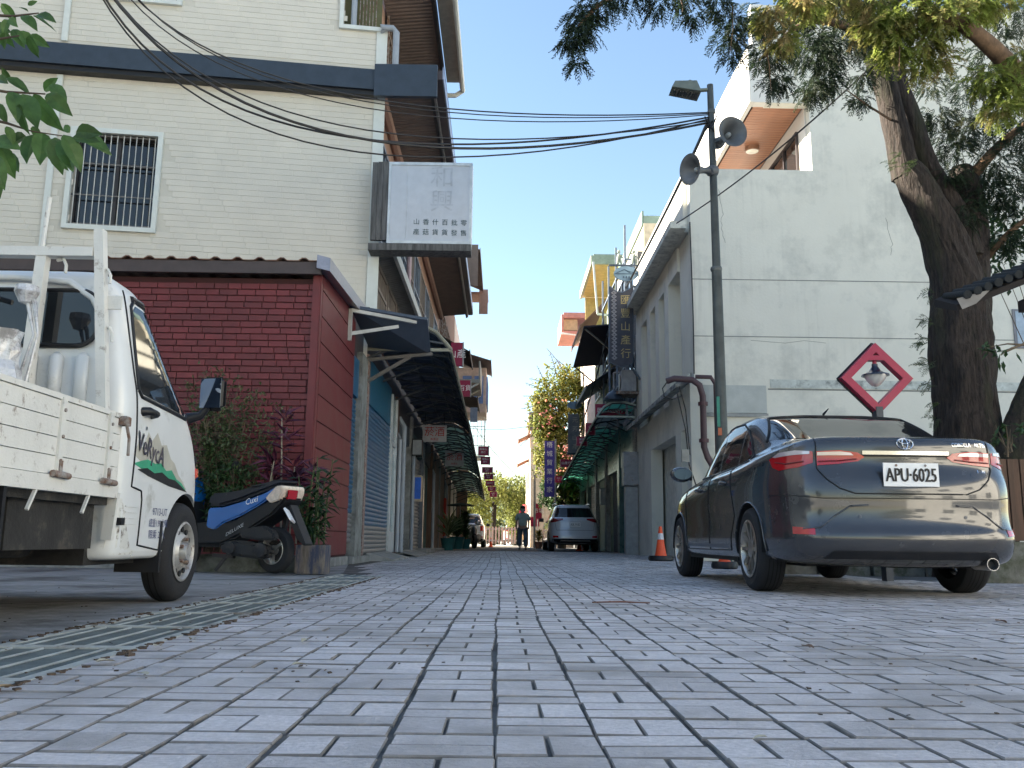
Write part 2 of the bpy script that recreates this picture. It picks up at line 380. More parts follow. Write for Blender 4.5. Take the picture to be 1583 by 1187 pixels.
# ================================================================== LEFT ROW
# the beige corner house: its gable faces the camera, turned a little
GA = Vector((X0, 13.9, 0)); ang = math.atan2(.80, 5.95); GD = Vector((-math.cos(ang), -math.sin(ang), 0)); GN = Vector((math.sin(ang), -math.cos(ang), 0))
Mg = Matrix((-GD, GN*-1, Vector((0, 0, 1)))).transposed()      # local x along the wall to the right, y into it
bh = thing('beige_house', 'beige sided corner house with a barred white framed window and dark band', 'house', (X0-3, 16, 0))
def gp(s, z, out=0): return GA + GD*s + GN*out + Vector((0, 0, z))
def gbox(mb, s0, s1, z0, z1, o0, o1):
    mb.obox(gp((s0+s1)/2, (z0+z1)/2, (o0+o1)/2), (abs(s1-s0), abs(o1-o0), abs(z1-z0)), Mg)
# wall with the two window openings left free
W1 = (3.46, 4.72, 5.17, 6.72); W2 = (3.35, 4.45, 9.15, 10.4)   # s0 s1 z0 z1
W3 = (-.02, .62, 9.00, 11.0)
gw_ = MB(); TOP = 10.5
def wall_strips(mb, s0, s1, z0, z1, holes, o0, o1):
    ss = sorted({s0, s1, *[h[0] for h in holes], *[h[1] for h in holes]}); zz = sorted({z0, z1, *[h[2] for h in holes], *[h[3] for h in holes]})
    for i in range(len(ss)-1):
        for j in range(len(zz)-1):
            cs, cz = (ss[i]+ss[i+1])/2, (zz[j]+zz[j+1])/2
            if s0 < cs < s1 and not any(h[0] < cs < h[1] and h[2] < cz < h[3] for h in holes): gbox(mb, ss[i], ss[i+1], zz[j], zz[j+1], o0, o1)
wall_strips(gw_, 0, 9.5, 0, TOP, [W1, W2, W3], -.2, -.012)
gwall = gw_.build('gable_wall', beige_base, bh)
sd_ = []; r_ = 0; z = 3.55
while z < TOP-.2:
    s = 0.06 - (.18 if r_ % 2 else 0)-.11*(r_ % 3)
    while s < 9.3:
        e = s+.36; a = max(s, .05); ok = not (7.72 < z+.07 < 8.28)
        for h in (W1, W2, W3):
            if h[0]-.13 < a+.2 < h[1]+.13 and h[2]-.17 < z < h[3]+.08:
                ok = False
        if ok and e > .1: sd_.append((gp((a+e)/2, z+.05, -.0085), (e-a-.002, .0965, .008), Mg @ Matrix.Rotation(R(90), 3, 'X')))
        s = e
    z += .099; r_ += 1
pieces(gwall, 'siding_tile', sd_, beige, ch=.003, joined='more_siding_tiles')
b = MB(); gbox(b, -.13, .05, 4.0, 7.74, -.1, .03); gbox(b, -.13, .05, 8.26, 8.95, -.1, .03); b.build('corner_trim', trimw, bh)
b = MB(); gbox(b, 5.0, 5.09, 3.5, 7.66, 0.01, .05); gbox(b, 5.0, 5.09, 8.26, 10.5, 0.01, .05); b.build('vertical_trim', trimw, bh)
b = MB(); gbox(b, .0, 9.5, 7.76, 8.12, .02, .22); b.build('band', darkblue, bh)
b = MB(); gbox(b, .0, 9.5, 7.68, 7.755, .01, .17); b.build('band_underside', black, bh)
b = MB(); b.box(X0-.02, 13.62, 7.62, -1.17, 13.70, 8.19); b.build('band_end_plate', darkblue, bh)
b = MB(); gbox(b, -.02, 2.0, 3.80, 4.02, .0, .16); b.build('lower_beam', black, bh)
def gwindow(W, bars, nm='window'):
    s0, s1, z0, z1 = W
    f = MB(); t = .075
    gbox(f, s0-t, s0, z0-t, z1+t, -.1, .055); gbox(f, s1, s1+t, z0-t, z1+t, -.1, .055); gbox(f, s0, s1, z1, z1+t, -.1, .055); gbox(f, s0, s1, z0-t, z0, -.1, .055)
    fr = f.build('window', trimw, bh)
    p = MB(); gbox(p, s0, s1, z0, z1, -.17, -.155); p.build('pane', glass_dark, fr)
    p = MB(); mid = (s0+s1)/2
    for a, c, d, e in ((s0, s1, z0, z0+.04), (s0, s1, z1-.04, z1), (s0, s0+.04, z0+.04, z1-.04), (s1-.04, s1, z0+.04, z1-.04), (mid-.03, mid+.03, z0+.04, z1-.04), (s0+.04, mid-.031, z0+(z1-z0)*.68, z0+(z1-z0)*.68+.05), (mid+.031, s1-.04, z0+(z1-z0)*.68, z0+(z1-z0)*.68+.05)):
        gbox(p, a, c, d, e, -.15, -.12)
    p.build('sash', M('bronze_aluminium', (.05, .045, .045), .4, .4), fr)
    for k in range(bars):
        s = s0+(k+.5)*(s1-s0)/bars; q = MB(); q.tube([gp(s, z0+.01, .0), gp(s, z1-.01, .0)], .0085, 6); q.build('bar', M('bar_steel', (.50, .48, .44), .4, .3), fr)
    for zz in (z0+.03, z0+(z1-z0)*.33, z0+(z1-z0)*.67, z1-.03):
        q = MB(); gbox(q, s0, s1, zz-.01, zz+.01, -.03, -.012); q.build('rail', M('rail_steel', (.16, .15, .14), .5, .3), fr)
gwindow(W1, 13); gwindow(W2, 13)
f = MB(); s0, s1, z0, z1 = W3
gbox(f, s1, s1+.07, z0-.07, z1, -.1, .055); gbox(f, s0, s1, z0-.07, z0, -.1, .055); fr = f.build('window', trimw, bh)
p = MB(); gbox(p, s0, s1, z0, z1, -.19, -.15); p.build('pane', M('shed_board', (.10, .10, .05), .8), fr)
p = MB(); p.tube([gp(.45, z0, -.02), gp(.45, z1, -.02)], .05, 10); p.build('pipe', pvc, fr)
for k in range(6):
    p = MB(); p.tube([gp(.35-k*.055, z0, .0), gp(.35-k*.055, z1, .0)], .008, 6); p.build('bar', rust, fr)
b = MB(); b.tube([gp(-.06, 8.9, .10), gp(-.02, 8.97, .1), gp(-.22, 8.97, .10), gp(-.28, 8.9, .10), gp(-.28, 8.2, .08)], .055, 10); b.build('downpipe', pvc, bh)
# street side of the corner house
b = MB(); b.box(X0-.3, 14.12, 3.75, X0-.03, 29.5, 10.59); b.build('street_wall', brownpaint, bh)
b = MB(); b.box(X0-8, 14.4, 10.6, X0+.1, 29.5, 10.8); b.box(X0-8.5, 14.6, 0, X0-.35, 29.5, 10.59); b.build('core', M('roof_slab', (.2, .19, .18), .8), bh)
def lattice(parent, y0, y1, z0, z1, x, m, n):
    f = MB(); 
    f.box(x, y0, z0, x+.05, y0+.07, z1); f.box(x, y1-.07, z0, x+.05, y1, z1); f.box(x, y0+.07, z0, x+.05, y1-.07, z0+.07); f.box(x, y0+.07, z1-.07, x+.05, y1-.07, z1); zc = (z0+z1)/2; f.box(x, y0+.07, zc-.03, x+.05, y1-.07, zc+.03)
    f = f.build('window', m, parent); q = MB(); q.box(x-.02, y0, z0, x+.008, y1, z1); q.build('pane', glass_dark, f)
    q = MB()
    for k in range(n): yy = y0+.1+(y1-y0-.2)*(k+.5)/n; q.box(x+.012, yy-.018, z0+.07, x+.035, yy+.018, z1-.07)
    q.build('lattice', m, f)
lw = M('lattice_wood', (.20, .17, .15), .7, bump=.5, bs=40, stretch=(1, 1, .15), var=.4, scale=12)
for i in range(5):
    y0 = 14.3+i*3.0
    lattice(bh, y0, y0+1.35, 4.15, 5.0, X0, lw, 9); lattice(bh, y0+1.5, y0+2.8, 4.15, 5.0, X0, lw, 9)
    lattice(bh, y0, y0+1.35, 5.4, 7.2, X0, M('blue_window_frame', (.16, .20, .26), .5), 3); lattice(bh, y0+1.5, y0+2.8, 5.4, 7.2, X0, lw, 8)
    lattice(bh, y0+.3, y0+2.6, 8.6, 10.2, X0, rust, 8)
def soffit(parent, name, x0, x1, y0, y1, z, m, step=.11, amp=.018):
    mb = MB(); n = int((y1-y0)/step*4); vs = []
    for k in range(2):
        for i in range(n+1):
            y = y0+(y1-y0)*i/n; h = amp if i % 4 in (1, 2) else 0; vs += [(x0, y, z+h+k*.03), (x1, y, z+.08+h+k*.03)]
    q = 2*(n+1); fs = []
    for i in range(n): a = 2*i; fs += [(a, a+2, a+3, a+1), (q+a, q+a+1, q+a+3, q+a+2)]
    mb.add(vs, fs); return mb.build(name, m, parent)
soffit(bh, 'eave', X0, -1.30, 13.95, 29.3, 7.86, browncorr)
b = MB(); b.box(-1.32, 13.72, 7.88, -1.27, 29.5, 8.12); b.build('gutter', black, bh)
b = MB(); b.box(-1.265, 13.72, 7.90, -1.235, 29.5, 8.05); b.build('gutter_lip', steel, bh)
b = MB(); b.box(-1.23, 13.72, 7.98, -1.10, 29.5, 8.14); b.build('gutter_channel', M('dark_brown_gutter', (.07, .055, .06), .5), bh)
b = MB(); b.box(-1.095, 13.75, 8.0, -1.075, 29.5, 8.22); b.build('gutter_edge', M('bluish_flashing', (.30, .33, .42), .35, .4), bh)
b = MB(); b.tube([(X0+.05, 14.0, 7.84), (X0+.05, 29.3, 7.84)], .09, 8); b.build('eave_moulding', brownpaint, bh)
soffit(bh, 'upper_eave', X0, -1.36, 13.95, 29.0, 9.7, browncorr)
b = MB(); b.box(-1.36, 13.8, 9.7, -1.30, 29, 9.95); b.build('gutter', black, bh)
b = MB(); b.box(-1.28, 13.8, 9.9, -.98, 17.3, 10.0); b.box(-1.0, 13.8, 9.75, -.96, 17.3, 10.1); b.build('roof_overhang', M('cream_overhang', (.50, .46, .38), .6), bh)
b = MB(); b.tube([(-.94, 13.8, 9.76), (-.94, 17.35, 9.74), (-1.1, 17.4, 9.66), (-1.3, 17.4, 9.66)], .05, 8); b.build('gutter_pipe', trimw, bh)
soffit(bh, 'ledge_underside', X0, -1.86, 13.95, 20.5, 5.02, M('grey_beige_corrugated', (.26, .25, .22), .6), .12, .02)
b = MB(); b.box(-1.86, 13.93, 4.98, -1.80, 20.6, 5.16); b.box(X0, 13.91, 4.97, -1.81, 13.94, 5.16); b.build('ledge_rim', M('ledge_paint', (.45, .46, .44), .6, streak=.5), bh)
b = MB(); b.tube([(X0+.1, 18.6, 3.8), (X0+.1, 18.6, 7.8)], .055, 8); b.build('pink_pipe', M('pink_pipe', (.42, .30, .32), .5), bh)

def shutter(parent, x, y0, y1, z0, z1, m, side, pitch=.075, single=False, name='shutter'):
    """roller shutter of curved slats in a street-parallel plane; side +1 faces +x"""
    n = max(4, int((z1-z0)/pitch)); p = (z1-z0)/n
    base = MB(); base.box(x-.03*side-.01, y0, z0, x-.03*side+.01, y1, z1); base = base.build(name, m, parent)
    prof = [(0, .04), (.014, .22), (.020, .5), (.014, .78), (0, .96)]
    def slat(mb, zz):
        k = len(prof); vs = [(x+side*(a-.012), yy, zz+p*b_) for a, b_ in prof for yy in (y0, y1)]
        mb.add(vs, [(2*i, 2*i+1, 2*i+3, 2*i+2) for i in range(k-1)] + [tuple(range(0, 2*k, 2)), tuple(range(2*k-1, 0, -2))])
    if single:
        for i in range(n): q = MB(); slat(q, z0+i*p); q.build('slat', m if i > n*.17 else M('faded_slat', (.22, .22, .22), .5, .3, streak=.5), base, smooth=60)
    else:
        q = MB()
        for i in range(n): slat(q, z0+i*p)
        q.build('slats', m, base, smooth=60, kind='stuff')
    return base
# shop fronts of the left row, below the awning
sf = thing('left_shop_front', 'row of closed shop fronts under the dark awning, first ones with blue shutters', 'shop front', (X0-.5, 20, 0))
b = MB(); b.box(X0-.9, 12.8, 3.0, X0-.06, 45, 3.72); b.build('lintel', M('lintel_dark', (.06, .055, .06), .7, streak=.4), sf)
b = MB(); b.box(X0-.9, 12.8, 0, X0-.5, 45, 2.99); b.build('back_wall', black, sf)
bs_ = MB(); bs_.box(X0-.3, 13.35, 0, X0+.02, 13.95, 3.2); bs_.build('pillar', M('pillar_render', (.24, .25, .24), .85, bump=.6, col2=(.12, .12, .11), c2s=2), sf)
b = MB(); b.box(X0-.12, 13.96, 0, X0+.035, 14.12, 3.3); b.build('brick_edge', M('mosaic_edge', (.22, .12, .10), .8, bump=1, bs=50, col2=(.3, .27, .25), c2s=25), sf)
shutter(sf, X0-.05, 12.82, 13.34, .30, 2.45, bluesh, 1, .07, True)
b = MB(); b.box(X0-.1, 12.8, 2.47, X0-.02, 13.34, 3.05); b.build('shutter_box', bluesh, sf)
shutter(sf, X0-.02, 14.14, 17.3, .12, 2.55, bluesh, 1, .075, True)
b = MB(); b.box(X0-.08, 14.14, 2.56, X0-.015, 17.3, 3.3); b.build('shutter_box', M('blue_box', (.03, .13, .22), .4, .2), sf)
b = MB(); b.box(X0-.06, 17.32, .1, X0+.02, 17.42, 3.2); b.box(X0-.06, 18.1, .1, X0+.02, 18.2, 3.2); b.box(X0-.05, 17.42, 2.2, X0+.01, 18.1, 2.28); b.box(X0-.05, 17.42, .1, X0+.01, 18.1, .5)
dfr = b.build('door', M('white_alu', (.50, .52, .53), .4, .3), sf)
b = MB(); b.box(X0-.03, 17.42, .5, X0-.01, 18.1, 2.2); b.box(X0-.03, 17.42, 2.28, X0-.01, 18.1, 3.2); b.build('pane', M('milky_glass', (.25, .33, .36), .1), dfr)
b = MB(); b.tube([(X0+.07, 18.95, .05), (X0+.07, 18.95, 2.75), (X0-.05, 18.95, 2.95)], .055, 10); b.build('downpipe', pvc, sf)
y = 18.3; i = 0; fm = [M('shop_brown', (.10, .065, .05), .7, bump=.4), M('shop_grey', (.10, .11, .12), .6), M('shop_green', (.06, .10, .09), .6), M('shop_dark', (.035, .03, .03), .6)]
while y < 46:
    b = MB(); b.box(X0-.35, y, 0, X0, y+.35, 3.3); b.build('pillar', [brownw, concrete, M('tile_pillar', (.10, .12, .15), .3)][i % 3], sf)
    y1 = y+3.0+.5*(i % 2)
    kind = [2, 0, 1, 2, 0, 1, 2][i % 7]
    if kind == 0: shutter(sf, X0-.1, y+.37, y1-.1, .1, 2.5, greysh, 1, .09)
    elif kind == 1:
        b = MB()
        for k in range(5): yy = y+.4+k*(y1-y-.5)/5; b.box(X0-.15, yy, .1, X0-.1, yy+.08, 2.6)
        b.box(X0-.15, y+.4, 2.6, X0-.08, y1-.1, 2.75); b.build('folding_door', fm[i % 4], sf)
    else:
        shutter(sf, X0-.12, y+1.3, y1-.1, .1, 2.45, greysh, 1, .09)
        b = MB(); b.box(X0-.22, y+.36, .1, X0-.15, y+.44, 2.5); b.box(X0-.22, y+1.2, .1, X0-.15, y+1.28, 2.5); b.box(X0-.22, y+.36, 2.5, X0-.12, y+1.28, 2.6); b.build('door_frame', fm[0], sf)
    b = MB(); b.box(X0-.2, y+.35, 2.56, X0-.06, y1, 3.0); b.build('sign_board', fm[(i+1) % 4], sf)
    if i in (0, 1, 3, 5):
        b = MB(); b.tube([(X0+.05, y+.1, .1), (X0+.05, y+.1, 2.4), (X0-.05, y+.3, 2.6)], .045, 8); b.build('downpipe', pvc, sf)
    y = y1; i += 1
b = MB(); b.add([(X0, 14.6, .13), (X0+.42, 14.75, .03), (X0+.42, 17.2, .03), (X0, 17.3, .13), (X0, 14.6, 0), (X0+.42, 14.75, 0), (X0+.42, 17.2, 0), (X0, 17.3, 0)], [(0, 1, 2, 3), (0, 1, 5, 4), (1, 2, 6, 5), (2, 3, 7, 6)])
b.box(X0-.3, 12.85, 0, X0+.08, 14.5, .10); b.add([(X0, 18.6, .12), (X0+.45, 18.9, .02), (X0+.45, 22, .02), (X0, 22.3, .12), (X0+.45, 18.9, 0), (X0+.45, 22, 0)], [(0, 1, 2, 3), (0, 1, 4), (1, 2, 5, 4)])
b.box(X0-.3, 22.8, 0, X0+.3, 26, .12); b.box(X0-.3, 27, 0, X0+.25, 47, .08)
b.build('concrete_ramp', concrete, sf)
# objects hung on the left row
def wallbox(name, label, cat, x, y, z, d, m, m2=None, grp=None):
    t = thing(name, label, cat, (x, y, z), 0, grp); b = MB(); b.obox((x, y, z), d, None, .01); b.build('case', m, t)
    b = MB(); b.box(x-d[0]*.45, y-d[1]/2-.008, z-d[2]*.42, x+d[0]*.45, y-d[1]/2-.001, z+d[2]*.42); b.build('cover', m2 or m, t); return t
wallbox('meter_box', 'blue and cream meter box on the left shop wall beside the pipe', 'meter box', X0+.14, 21.6, 1.58, (.22, .32, .62), M('cream_box', (.42, .36, .26), .5), M('blue_cover', (.02, .12, .55), .4))
wallbox('electric_box', 'dark electric box above the blue meter box', 'electric box', X0+.14, 21.4, 2.55, (.24, .3, .42), black, M('grey_cover', (.3, .32, .33), .5))
for (x, yv, z, wd, ht, lb) in ((-1.72, 22.2, 3.0, .60, .42, 'pale hanging shop sign with red characters under the left awning, nearer'), (-1.55, 28.5, 2.95, .60, .50, 'pale hanging shop sign with red characters under the left awning, farther')):
    t = thing('hanging_sign', lb, 'sign', (x, yv, z), 0, 'pale signs under the awning'); b = MB(); b.box(x-wd/2, yv-.03, z-ht/2, x+wd/2, yv+.03, z+ht/2); b.build('board', M('pale_board', (.42, .42, .44), .6), t)
    text('菸酒', .26, M('red_letter', (.4, .02, .02), .5), t, 'lettering', (x, yv-.032, z+.03), (1, 0, 0), (0, 0, 1)); text('專賣店', .07, M('red_letter', (.4, .02, .02), .5), t, 'lettering', (x, yv-.032, z-ht*.36), (1, 0, 0), (0, 0, 1))
    b = MB(); b.tube([(x-wd*.4, yv, z+ht/2), (x-wd*.4, yv, z+ht/2+.35)], .01, 6); b.tube([(x+wd*.4, yv, z+ht/2), (x+wd*.4, yv, z+ht/2+.35)], .01, 6); b.build('hangers', black, t)

# near lean-to awning with brackets
t = thing('lean_to_awning', 'small dark awning with cream brackets over the first blue shutter', 'awning', (X0, 12.3, 3.5))
b = MB(); b.add([(X0+.02, 12.1, 3.58), (-1.18, 13.2, 3.68), (-1.18, 13.95, 3.30), (X0+.02, 13.95, 3.40), (X0+.02, 12.1, 3.62), (-1.18, 13.2, 3.72), (-1.18, 13.95, 3.34), (X0+.02, 13.95, 3.44)],
    [(0, 1, 2, 3), (4, 5, 6, 7), (0, 1, 5, 4), (1, 2, 6, 5), (2, 3, 7, 6)]); b.build('sheet', M('slate_sheet', (.045, .06, .09), .45, .3), t)
cb = M('cream_bracket', (.42, .41, .38), .6, streak=.4)
b = MB(); b.bar((X0+.03, 12.12, 3.54), (-1.35, 13.1, 3.62), .05); b.build('bracket', cb, t)
b = MB(); b.bar((X0+.03, 12.12, 3.20), (-1.6, 12.9, 3.50), .05); b.build('bracket', cb, t)
b = MB(); b.bar((X0+.03, 12.12, 3.10), (X0+.03, 12.12, 3.56), .05); b.build('bracket', cb, t)
b = MB(); b.bar((X0+.03, 13.95, 2.85), (-1.5, 13.9, 3.25), .05); b.bar((X0+.02, 13.95, 3.2), (-1.15, 13.9, 3.3), .05); b.build('bracket', M('dull_bracket', (.16, .15, .14), .7), t)
# the long barrel awning
def barrel_awning(name, label, side, xw, xe, segs, col, rib_m, lip_m, frame_m, nrib=5):
    t = thing(name, label, 'awning', (xw, segs[0][0], segs[0][2]))
    for (y0, y1, z0, z1, m, drop) in segs:
        pf = [(0, .0), (.35, .10), (.62, .08), (.82, -.06), (.94, -.24), (1.0, -.24-drop)]
        n = len(pf); k = max(2, int((y1-y0)/.14)); mb = MB(); vs = []
        for s_ in range(2):
            for i in range(k+1):
                f = i/k; yy = y0+(y1-y0)*f; zz = z0+(z1-z0)*f; c = .012*(i % 2)
                for (a, h) in pf: vs.append((xw+(xe-xw)*a, yy, zz+h+c+.004*s_))
        o_ = (k+1)*n
        mb.add(vs, [(i*n+j, i*n+j+1, (i+1)*n+j+1, (i+1)*n+j) for i in range(k) for j in range(n-1)])
        mb.build('sheet', m, t)
        nr = max(2, round((y1-y0)/.95))
        for i in range(nr+1):
            yy = y0+(y1-y0)*i/nr; zz = z0+(z1-z0)*i/nr-.035; q = MB()
            q.tube([(xw+(xe-xw)*a, yy, zz+h) for a, h in pf], .02, 6); q.bar((xw, yy, zz-.02), (xw+(xe-xw)*.93, yy, zz-.2), .03); 
            if i % 2 == 0: q.bar((xw, yy, zz-.45), (xw+(xe-xw)*.6, yy, zz-.12), .03)
            q.build('rib', frame_m, t)
        for a, h in pf[1:-1]:
            q = MB(); q.tube([(xw+(xe-xw)*a, y0, z0+h-.03), (xw+(xe-xw)*a, y1, z1+h-.03)], .016, 5); q.build('purlin', frame_m, t)
    a = segs[0]; 
    q = MB(); q.tube([(xw+(xe-xw)*p, a[0]-.01, a[2]+h+.01) for p, h in pf], .03, 8); q.build('end_hoop', lip_m, t)
    q = MB(); pts = []
    for (y0, y1, z0, z1, m, drop) in segs: pts += [(xe, y0, z0-.24-drop), (xe, y1, z1-.24-drop)]
    q.tube(pts, .028, 6); q.build('lip', lip_m, t)
    q = MB(); q.bar((xw, a[0], a[2]-.34), (xe, a[0], a[2]-.34), .05); q.build('tie_bar', lip_m, t)
    return t
dk = M('dark_awning_sheet', (.035, .045, .075), .5, .2, var=.3, streak=.3)
dg_ = M('greygreen_polycarbonate', (.20, .33, .28), .4, var=.2, transl=.4, streak=.4)
hoop = M('olive_hoop', (.26, .25, .19), .6)
barrel_awning('long_awning', 'long dark curved awning along the left shops, turning to green panels farther on', 1, X0, -.85,
    [(13.97, 24.5, 3.72, 3.50, dk, .12), (24.6, 36, 3.47, 3.05, dg_, .12), (36.1, 44.5, 3.02, 2.65, dg_, .1)], None, None, hoop, M('awning_steel', (.07, .075, .08), .5, .5))

# ----- farther left houses
def box_house(name, label, x0, x1, y0, y1, h, m, loc=None):
    t = thing(name, label, 'house', ((x0+x1)/2, (y0+y1)/2, 0)); b = MB(); b.box(x0, y0, 0, x1, y1, h); b.build('wall', m, t); return t
def win(t, side, x, y0, y1, z0, z1, fm_, n=2):
    f = MB(); w_ = .06
    xa, xb = (x, x+.06*side)
    f.box(min(xa, xb), y0, z0, max(xa, xb), y0+w_, z1); f.box(min(xa, xb), y1-w_, z0, max(xa, xb), y1, z1); f.box(min(xa, xb), y0+w_, z0, max(xa, xb), y1-w_, z0+w_); f.box(min(xa, xb), y0+w_, z1-w_, max(xa, xb), y1-w_, z1)
    for k in range(1, n): yy = y0+(y1-y0)*k/n; f.box(min(xa, xb), yy-.025, z0+w_, max(xa, xb), yy+.025, z1-w_)
    f = f.build('window', fm_, t); p = MB(); p.box(min(x, x+.02*side), y0+w_*.5, z0+w_*.5, max(x, x+.02*side), y1-w_*.5, z1-w_*.5); p.build('pane', glass_dark, f)
l2 = box_house('brown_house', 'brown timbered house with corrugated balcony hoods beyond the beige house', X0-8, X0-.03, 29.7, 38.6, 11.4, M('brown_render', (.20, .13, .10), .8, streak=.4))
for k in range(3):
    y0 = 30+k*2.9
    for zz in (4.6, 7.0): win(l2, 1, X0-.03, y0, y0+2.2, zz, zz+1.4, rust, 4)
def hood(t, x0, x1, y0, y1, z0, z1, m, name='hood'):
    b = MB(); n = int((y1-y0)/.12)
    for i in range(n):
        ya = y0+(y1-y0)*i/n; yb = y0+(y1-y0)*(i+.9)/n; o_ = .012*(i % 2)
        b.add([(x0, ya, z0), (x1, ya, z1+o_), (x1, yb, z1+o_), (x0, yb, z0), (x0, ya, z0+.03), (x1, ya, z1+.03+o_), (x1, yb, z1+.03+o_), (x0, yb, z0+.03)], [(0, 1, 2, 3), (4, 5, 6, 7), (0, 1, 5, 4), (3, 2, 6, 7), (1, 2, 6, 5)])
    b.box(min(x1, x1+.03), y0, z1-.06, max(x1, x1+.03), y1, z1+.08)
    return b.build(name, m, t)
hood(l2, X0, -.95, 31.5, 37.0, 11.5, 11.0, browncorr, 'roof_hood'); q = MB(); q.box(X0, 31.45, 9.6, -1.0, 31.5, 11.2); q.build('corrugated_screen', browncorr, l2); hood(l2, X0, -1.2, 30, 33, 7.35, 6.8, M('black_corrugated', (.03, .028, .03), .6)); hood(l2, X0, -1.0, 33.4, 37, 6.2, 5.7, M('dark_brown_hood', (.07, .045, .045), .6))
b = MB(); b.box(X0, 35, 6.6, -.95, 38.3, 6.75); b.box(-1.0, 35, 6.75, -.94, 38.3, 7.5); b.build('balcony', M('grey_balcony', (.33, .34, .32), .7, streak=.4), l2)
for yy in (35.1, 36.6, 38.2): b = MB(); b.bar((X0, yy, 5.9), (-1.0, yy, 6.6), .07); b.build('strut', trimw, l2)
b = MB(); b.box(X0, 37.1, 10.9, -.72, 38.5, 11.0); b.box(-1.1, 37.05, 10.0, -.72, 37.1, 11.1); b.build('salmon_canopy', brownpaint, l2)
l3 = box_house('cream_house', 'narrow cream house with a blue framed bay window at the end of the left row', X0-8, X0-.03, 38.8, 43.6, 10.3, M('cream_render', (.55, .50, .45), .8, streak=.4))
b = MB(); b.box(X0, 40.5, 6.2, -.80, 43.5, 8.3); b.build('bay', M('pinkish_render', (.52, .42, .38), .8), l3)
win(l3, 1, -.80, 40.7, 42.0, 6.6, 7.9, M('blue_frame', (.12, .2, .45), .5), 3); win(l3, 1, -.80, 42.2, 43.4, 6.6, 7.9, M('blue_frame', (.12, .2, .45), .5), 3)
win(l3, 1, X0-.03, 39.2, 40.4, 6.4, 7.8, trimw, 2)
for xx in (-1.9, -1.35): q = MB(); q.box(xx, 40.46, 6.6, xx+.42, 40.49, 7.9); q.build('side_window', M('blue_frame', (.12, .2, .45), .5), l3)
hood(l3, X0-.2, -.60, 39.6, 43.5, 9.0, 8.45, M('shingle_hood', (.16, .13, .13), .8), 'roof_hood')
b = MB()
for k in range(8): b.box(-.88, 41.6+k*.25, 4.3, -.86, 41.63+k*.25, 6.1)
for zz in (4.3, 4.75, 5.2, 5.65, 6.1): b.box(-.89, 41.6, zz, -.85, 43.5, zz+.03); b.box(X0, 41.56, zz, -.85, 41.59, zz+.03)
for k in range(7): b.box(X0+.1+k*.18, 41.57, 4.3, X0+.12+k*.18, 41.59, 6.1)
b.box(X0, 41.6, 4.2, -.85, 43.5, 4.28); b.build('window_grille', trimw, l3)
b = MB(); b.box(X0, 43.7, 0, X0+.5, 43.9, 6.2); b.build('end_fin', brownpaint, l3)

# ----- big white signboard on its wooden bracket at the corner
t = thing('shop_signboard', 'large faded white shop signboard hung from the beige house corner', 'sign', (-1.3, 13.7, 5.6))
b = MB(); b.box(-1.885, 13.52, 5.06, -.57, 13.78, 6.36); b.build('panel', M('faded_sign_face', (.50, .54, .60), .55, var=.05, streak=.15), t)
b = MB()
for a in ((-1.90, 13.505, 5.02, -1.86, 13.80, 6.40), (-.59, 13.505, 5.02, -.545, 13.80, 6.40), (-1.859, 13.505, 6.35, -.591, 13.80, 6.40), (-1.859, 13.505, 5.02, -.591, 13.80, 5.065), (-1.60, 13.512, 5.07, -1.595, 13.53, 6.345)): b.box(*a)
b.build('frame', M('sign_frame', (.55, .58, .60), .4, .3), t)
for k in range(3): b = MB(); b.box(-2.17+k*.088, 13.53+.004*k, 5.08, -2.086+k*.088, 13.6, 6.40+.01*k); b.build('plank', greywood, t)
b = MB(); b.box(-2.19, 13.49, 4.90, -.55, 13.83, 5.01); b.build('plank', greywood, t)
lt = M('sign_ink', (.05, .09, .10), .6)
for i, ch_ in enumerate('山香什百批零'): text(ch_, .108, lt, t, 'lettering', (-1.43+i*.152, 13.516, 5.38-.002*i), (1, 0, 0), (0, 0, 1))
for i, ch_ in enumerate('產菇貨貨發售'): text(ch_, .108, lt, t, 'lettering', (-1.43+i*.152, 13.516, 5.21-.002*i), (1, 0, 0), (0, 0, 1))
gh = M('ghost_ink', (.42, .46, .52), .6)
text('和', .40, gh, t, 'ghost_lettering', (-1.03, 13.516, 6.13), (1, 0, 0), (0, 0, 1), .002); text('興', .40, gh, t, 'ghost_lettering', (-1.03, 13.516, 5.72), (1, 0, 0), (0, 0, 1), .002)

# red blade signs down the left row
def blade(x0, x1, y, z0, z1, words_, label, m=signred, grp='red blade signs over the street'):
    t = thing('blade_sign', label, 'sign', ((x0+x1)/2, y, (z0+z1)/2), 0, grp); b = MB(); b.box(x0, y-.05, z0, x1, y+.05, z1); b.build('board', m, t)
    ht = (z1-z0); b = MB(); b.box(x1, y-.06, z0-.01, x1+.03, y+.06, z1+.01); b.build('edge', M('sign_edge', (.30, .30, .32), .5), t)
    n = len(words_)
    for i, wd in enumerate(words_): text(wd, ht*.8/(n+1), wht, t, 'lettering', ((x0+x1)/2, y-.052, z1-ht*(i+1)/(n+1)), (1, 0, 0), (0, 0, 1), .003)
    return t
blade(at(697, 550, 22.6).x, at(715, 550, 22.6).x, 22.6, at(700, 566, 22.6).z, at(700, 530, 22.6).z, ['山產'], 'crimson blade sign, nearest and highest over the left awning')
blade(at(711, 600, 26.5).x, at(727, 600, 26.5).x, 26.5, at(700, 613, 26.5).z, at(700, 588, 26.5).z, ['百貨'], 'crimson blade sign, second over the left awning')
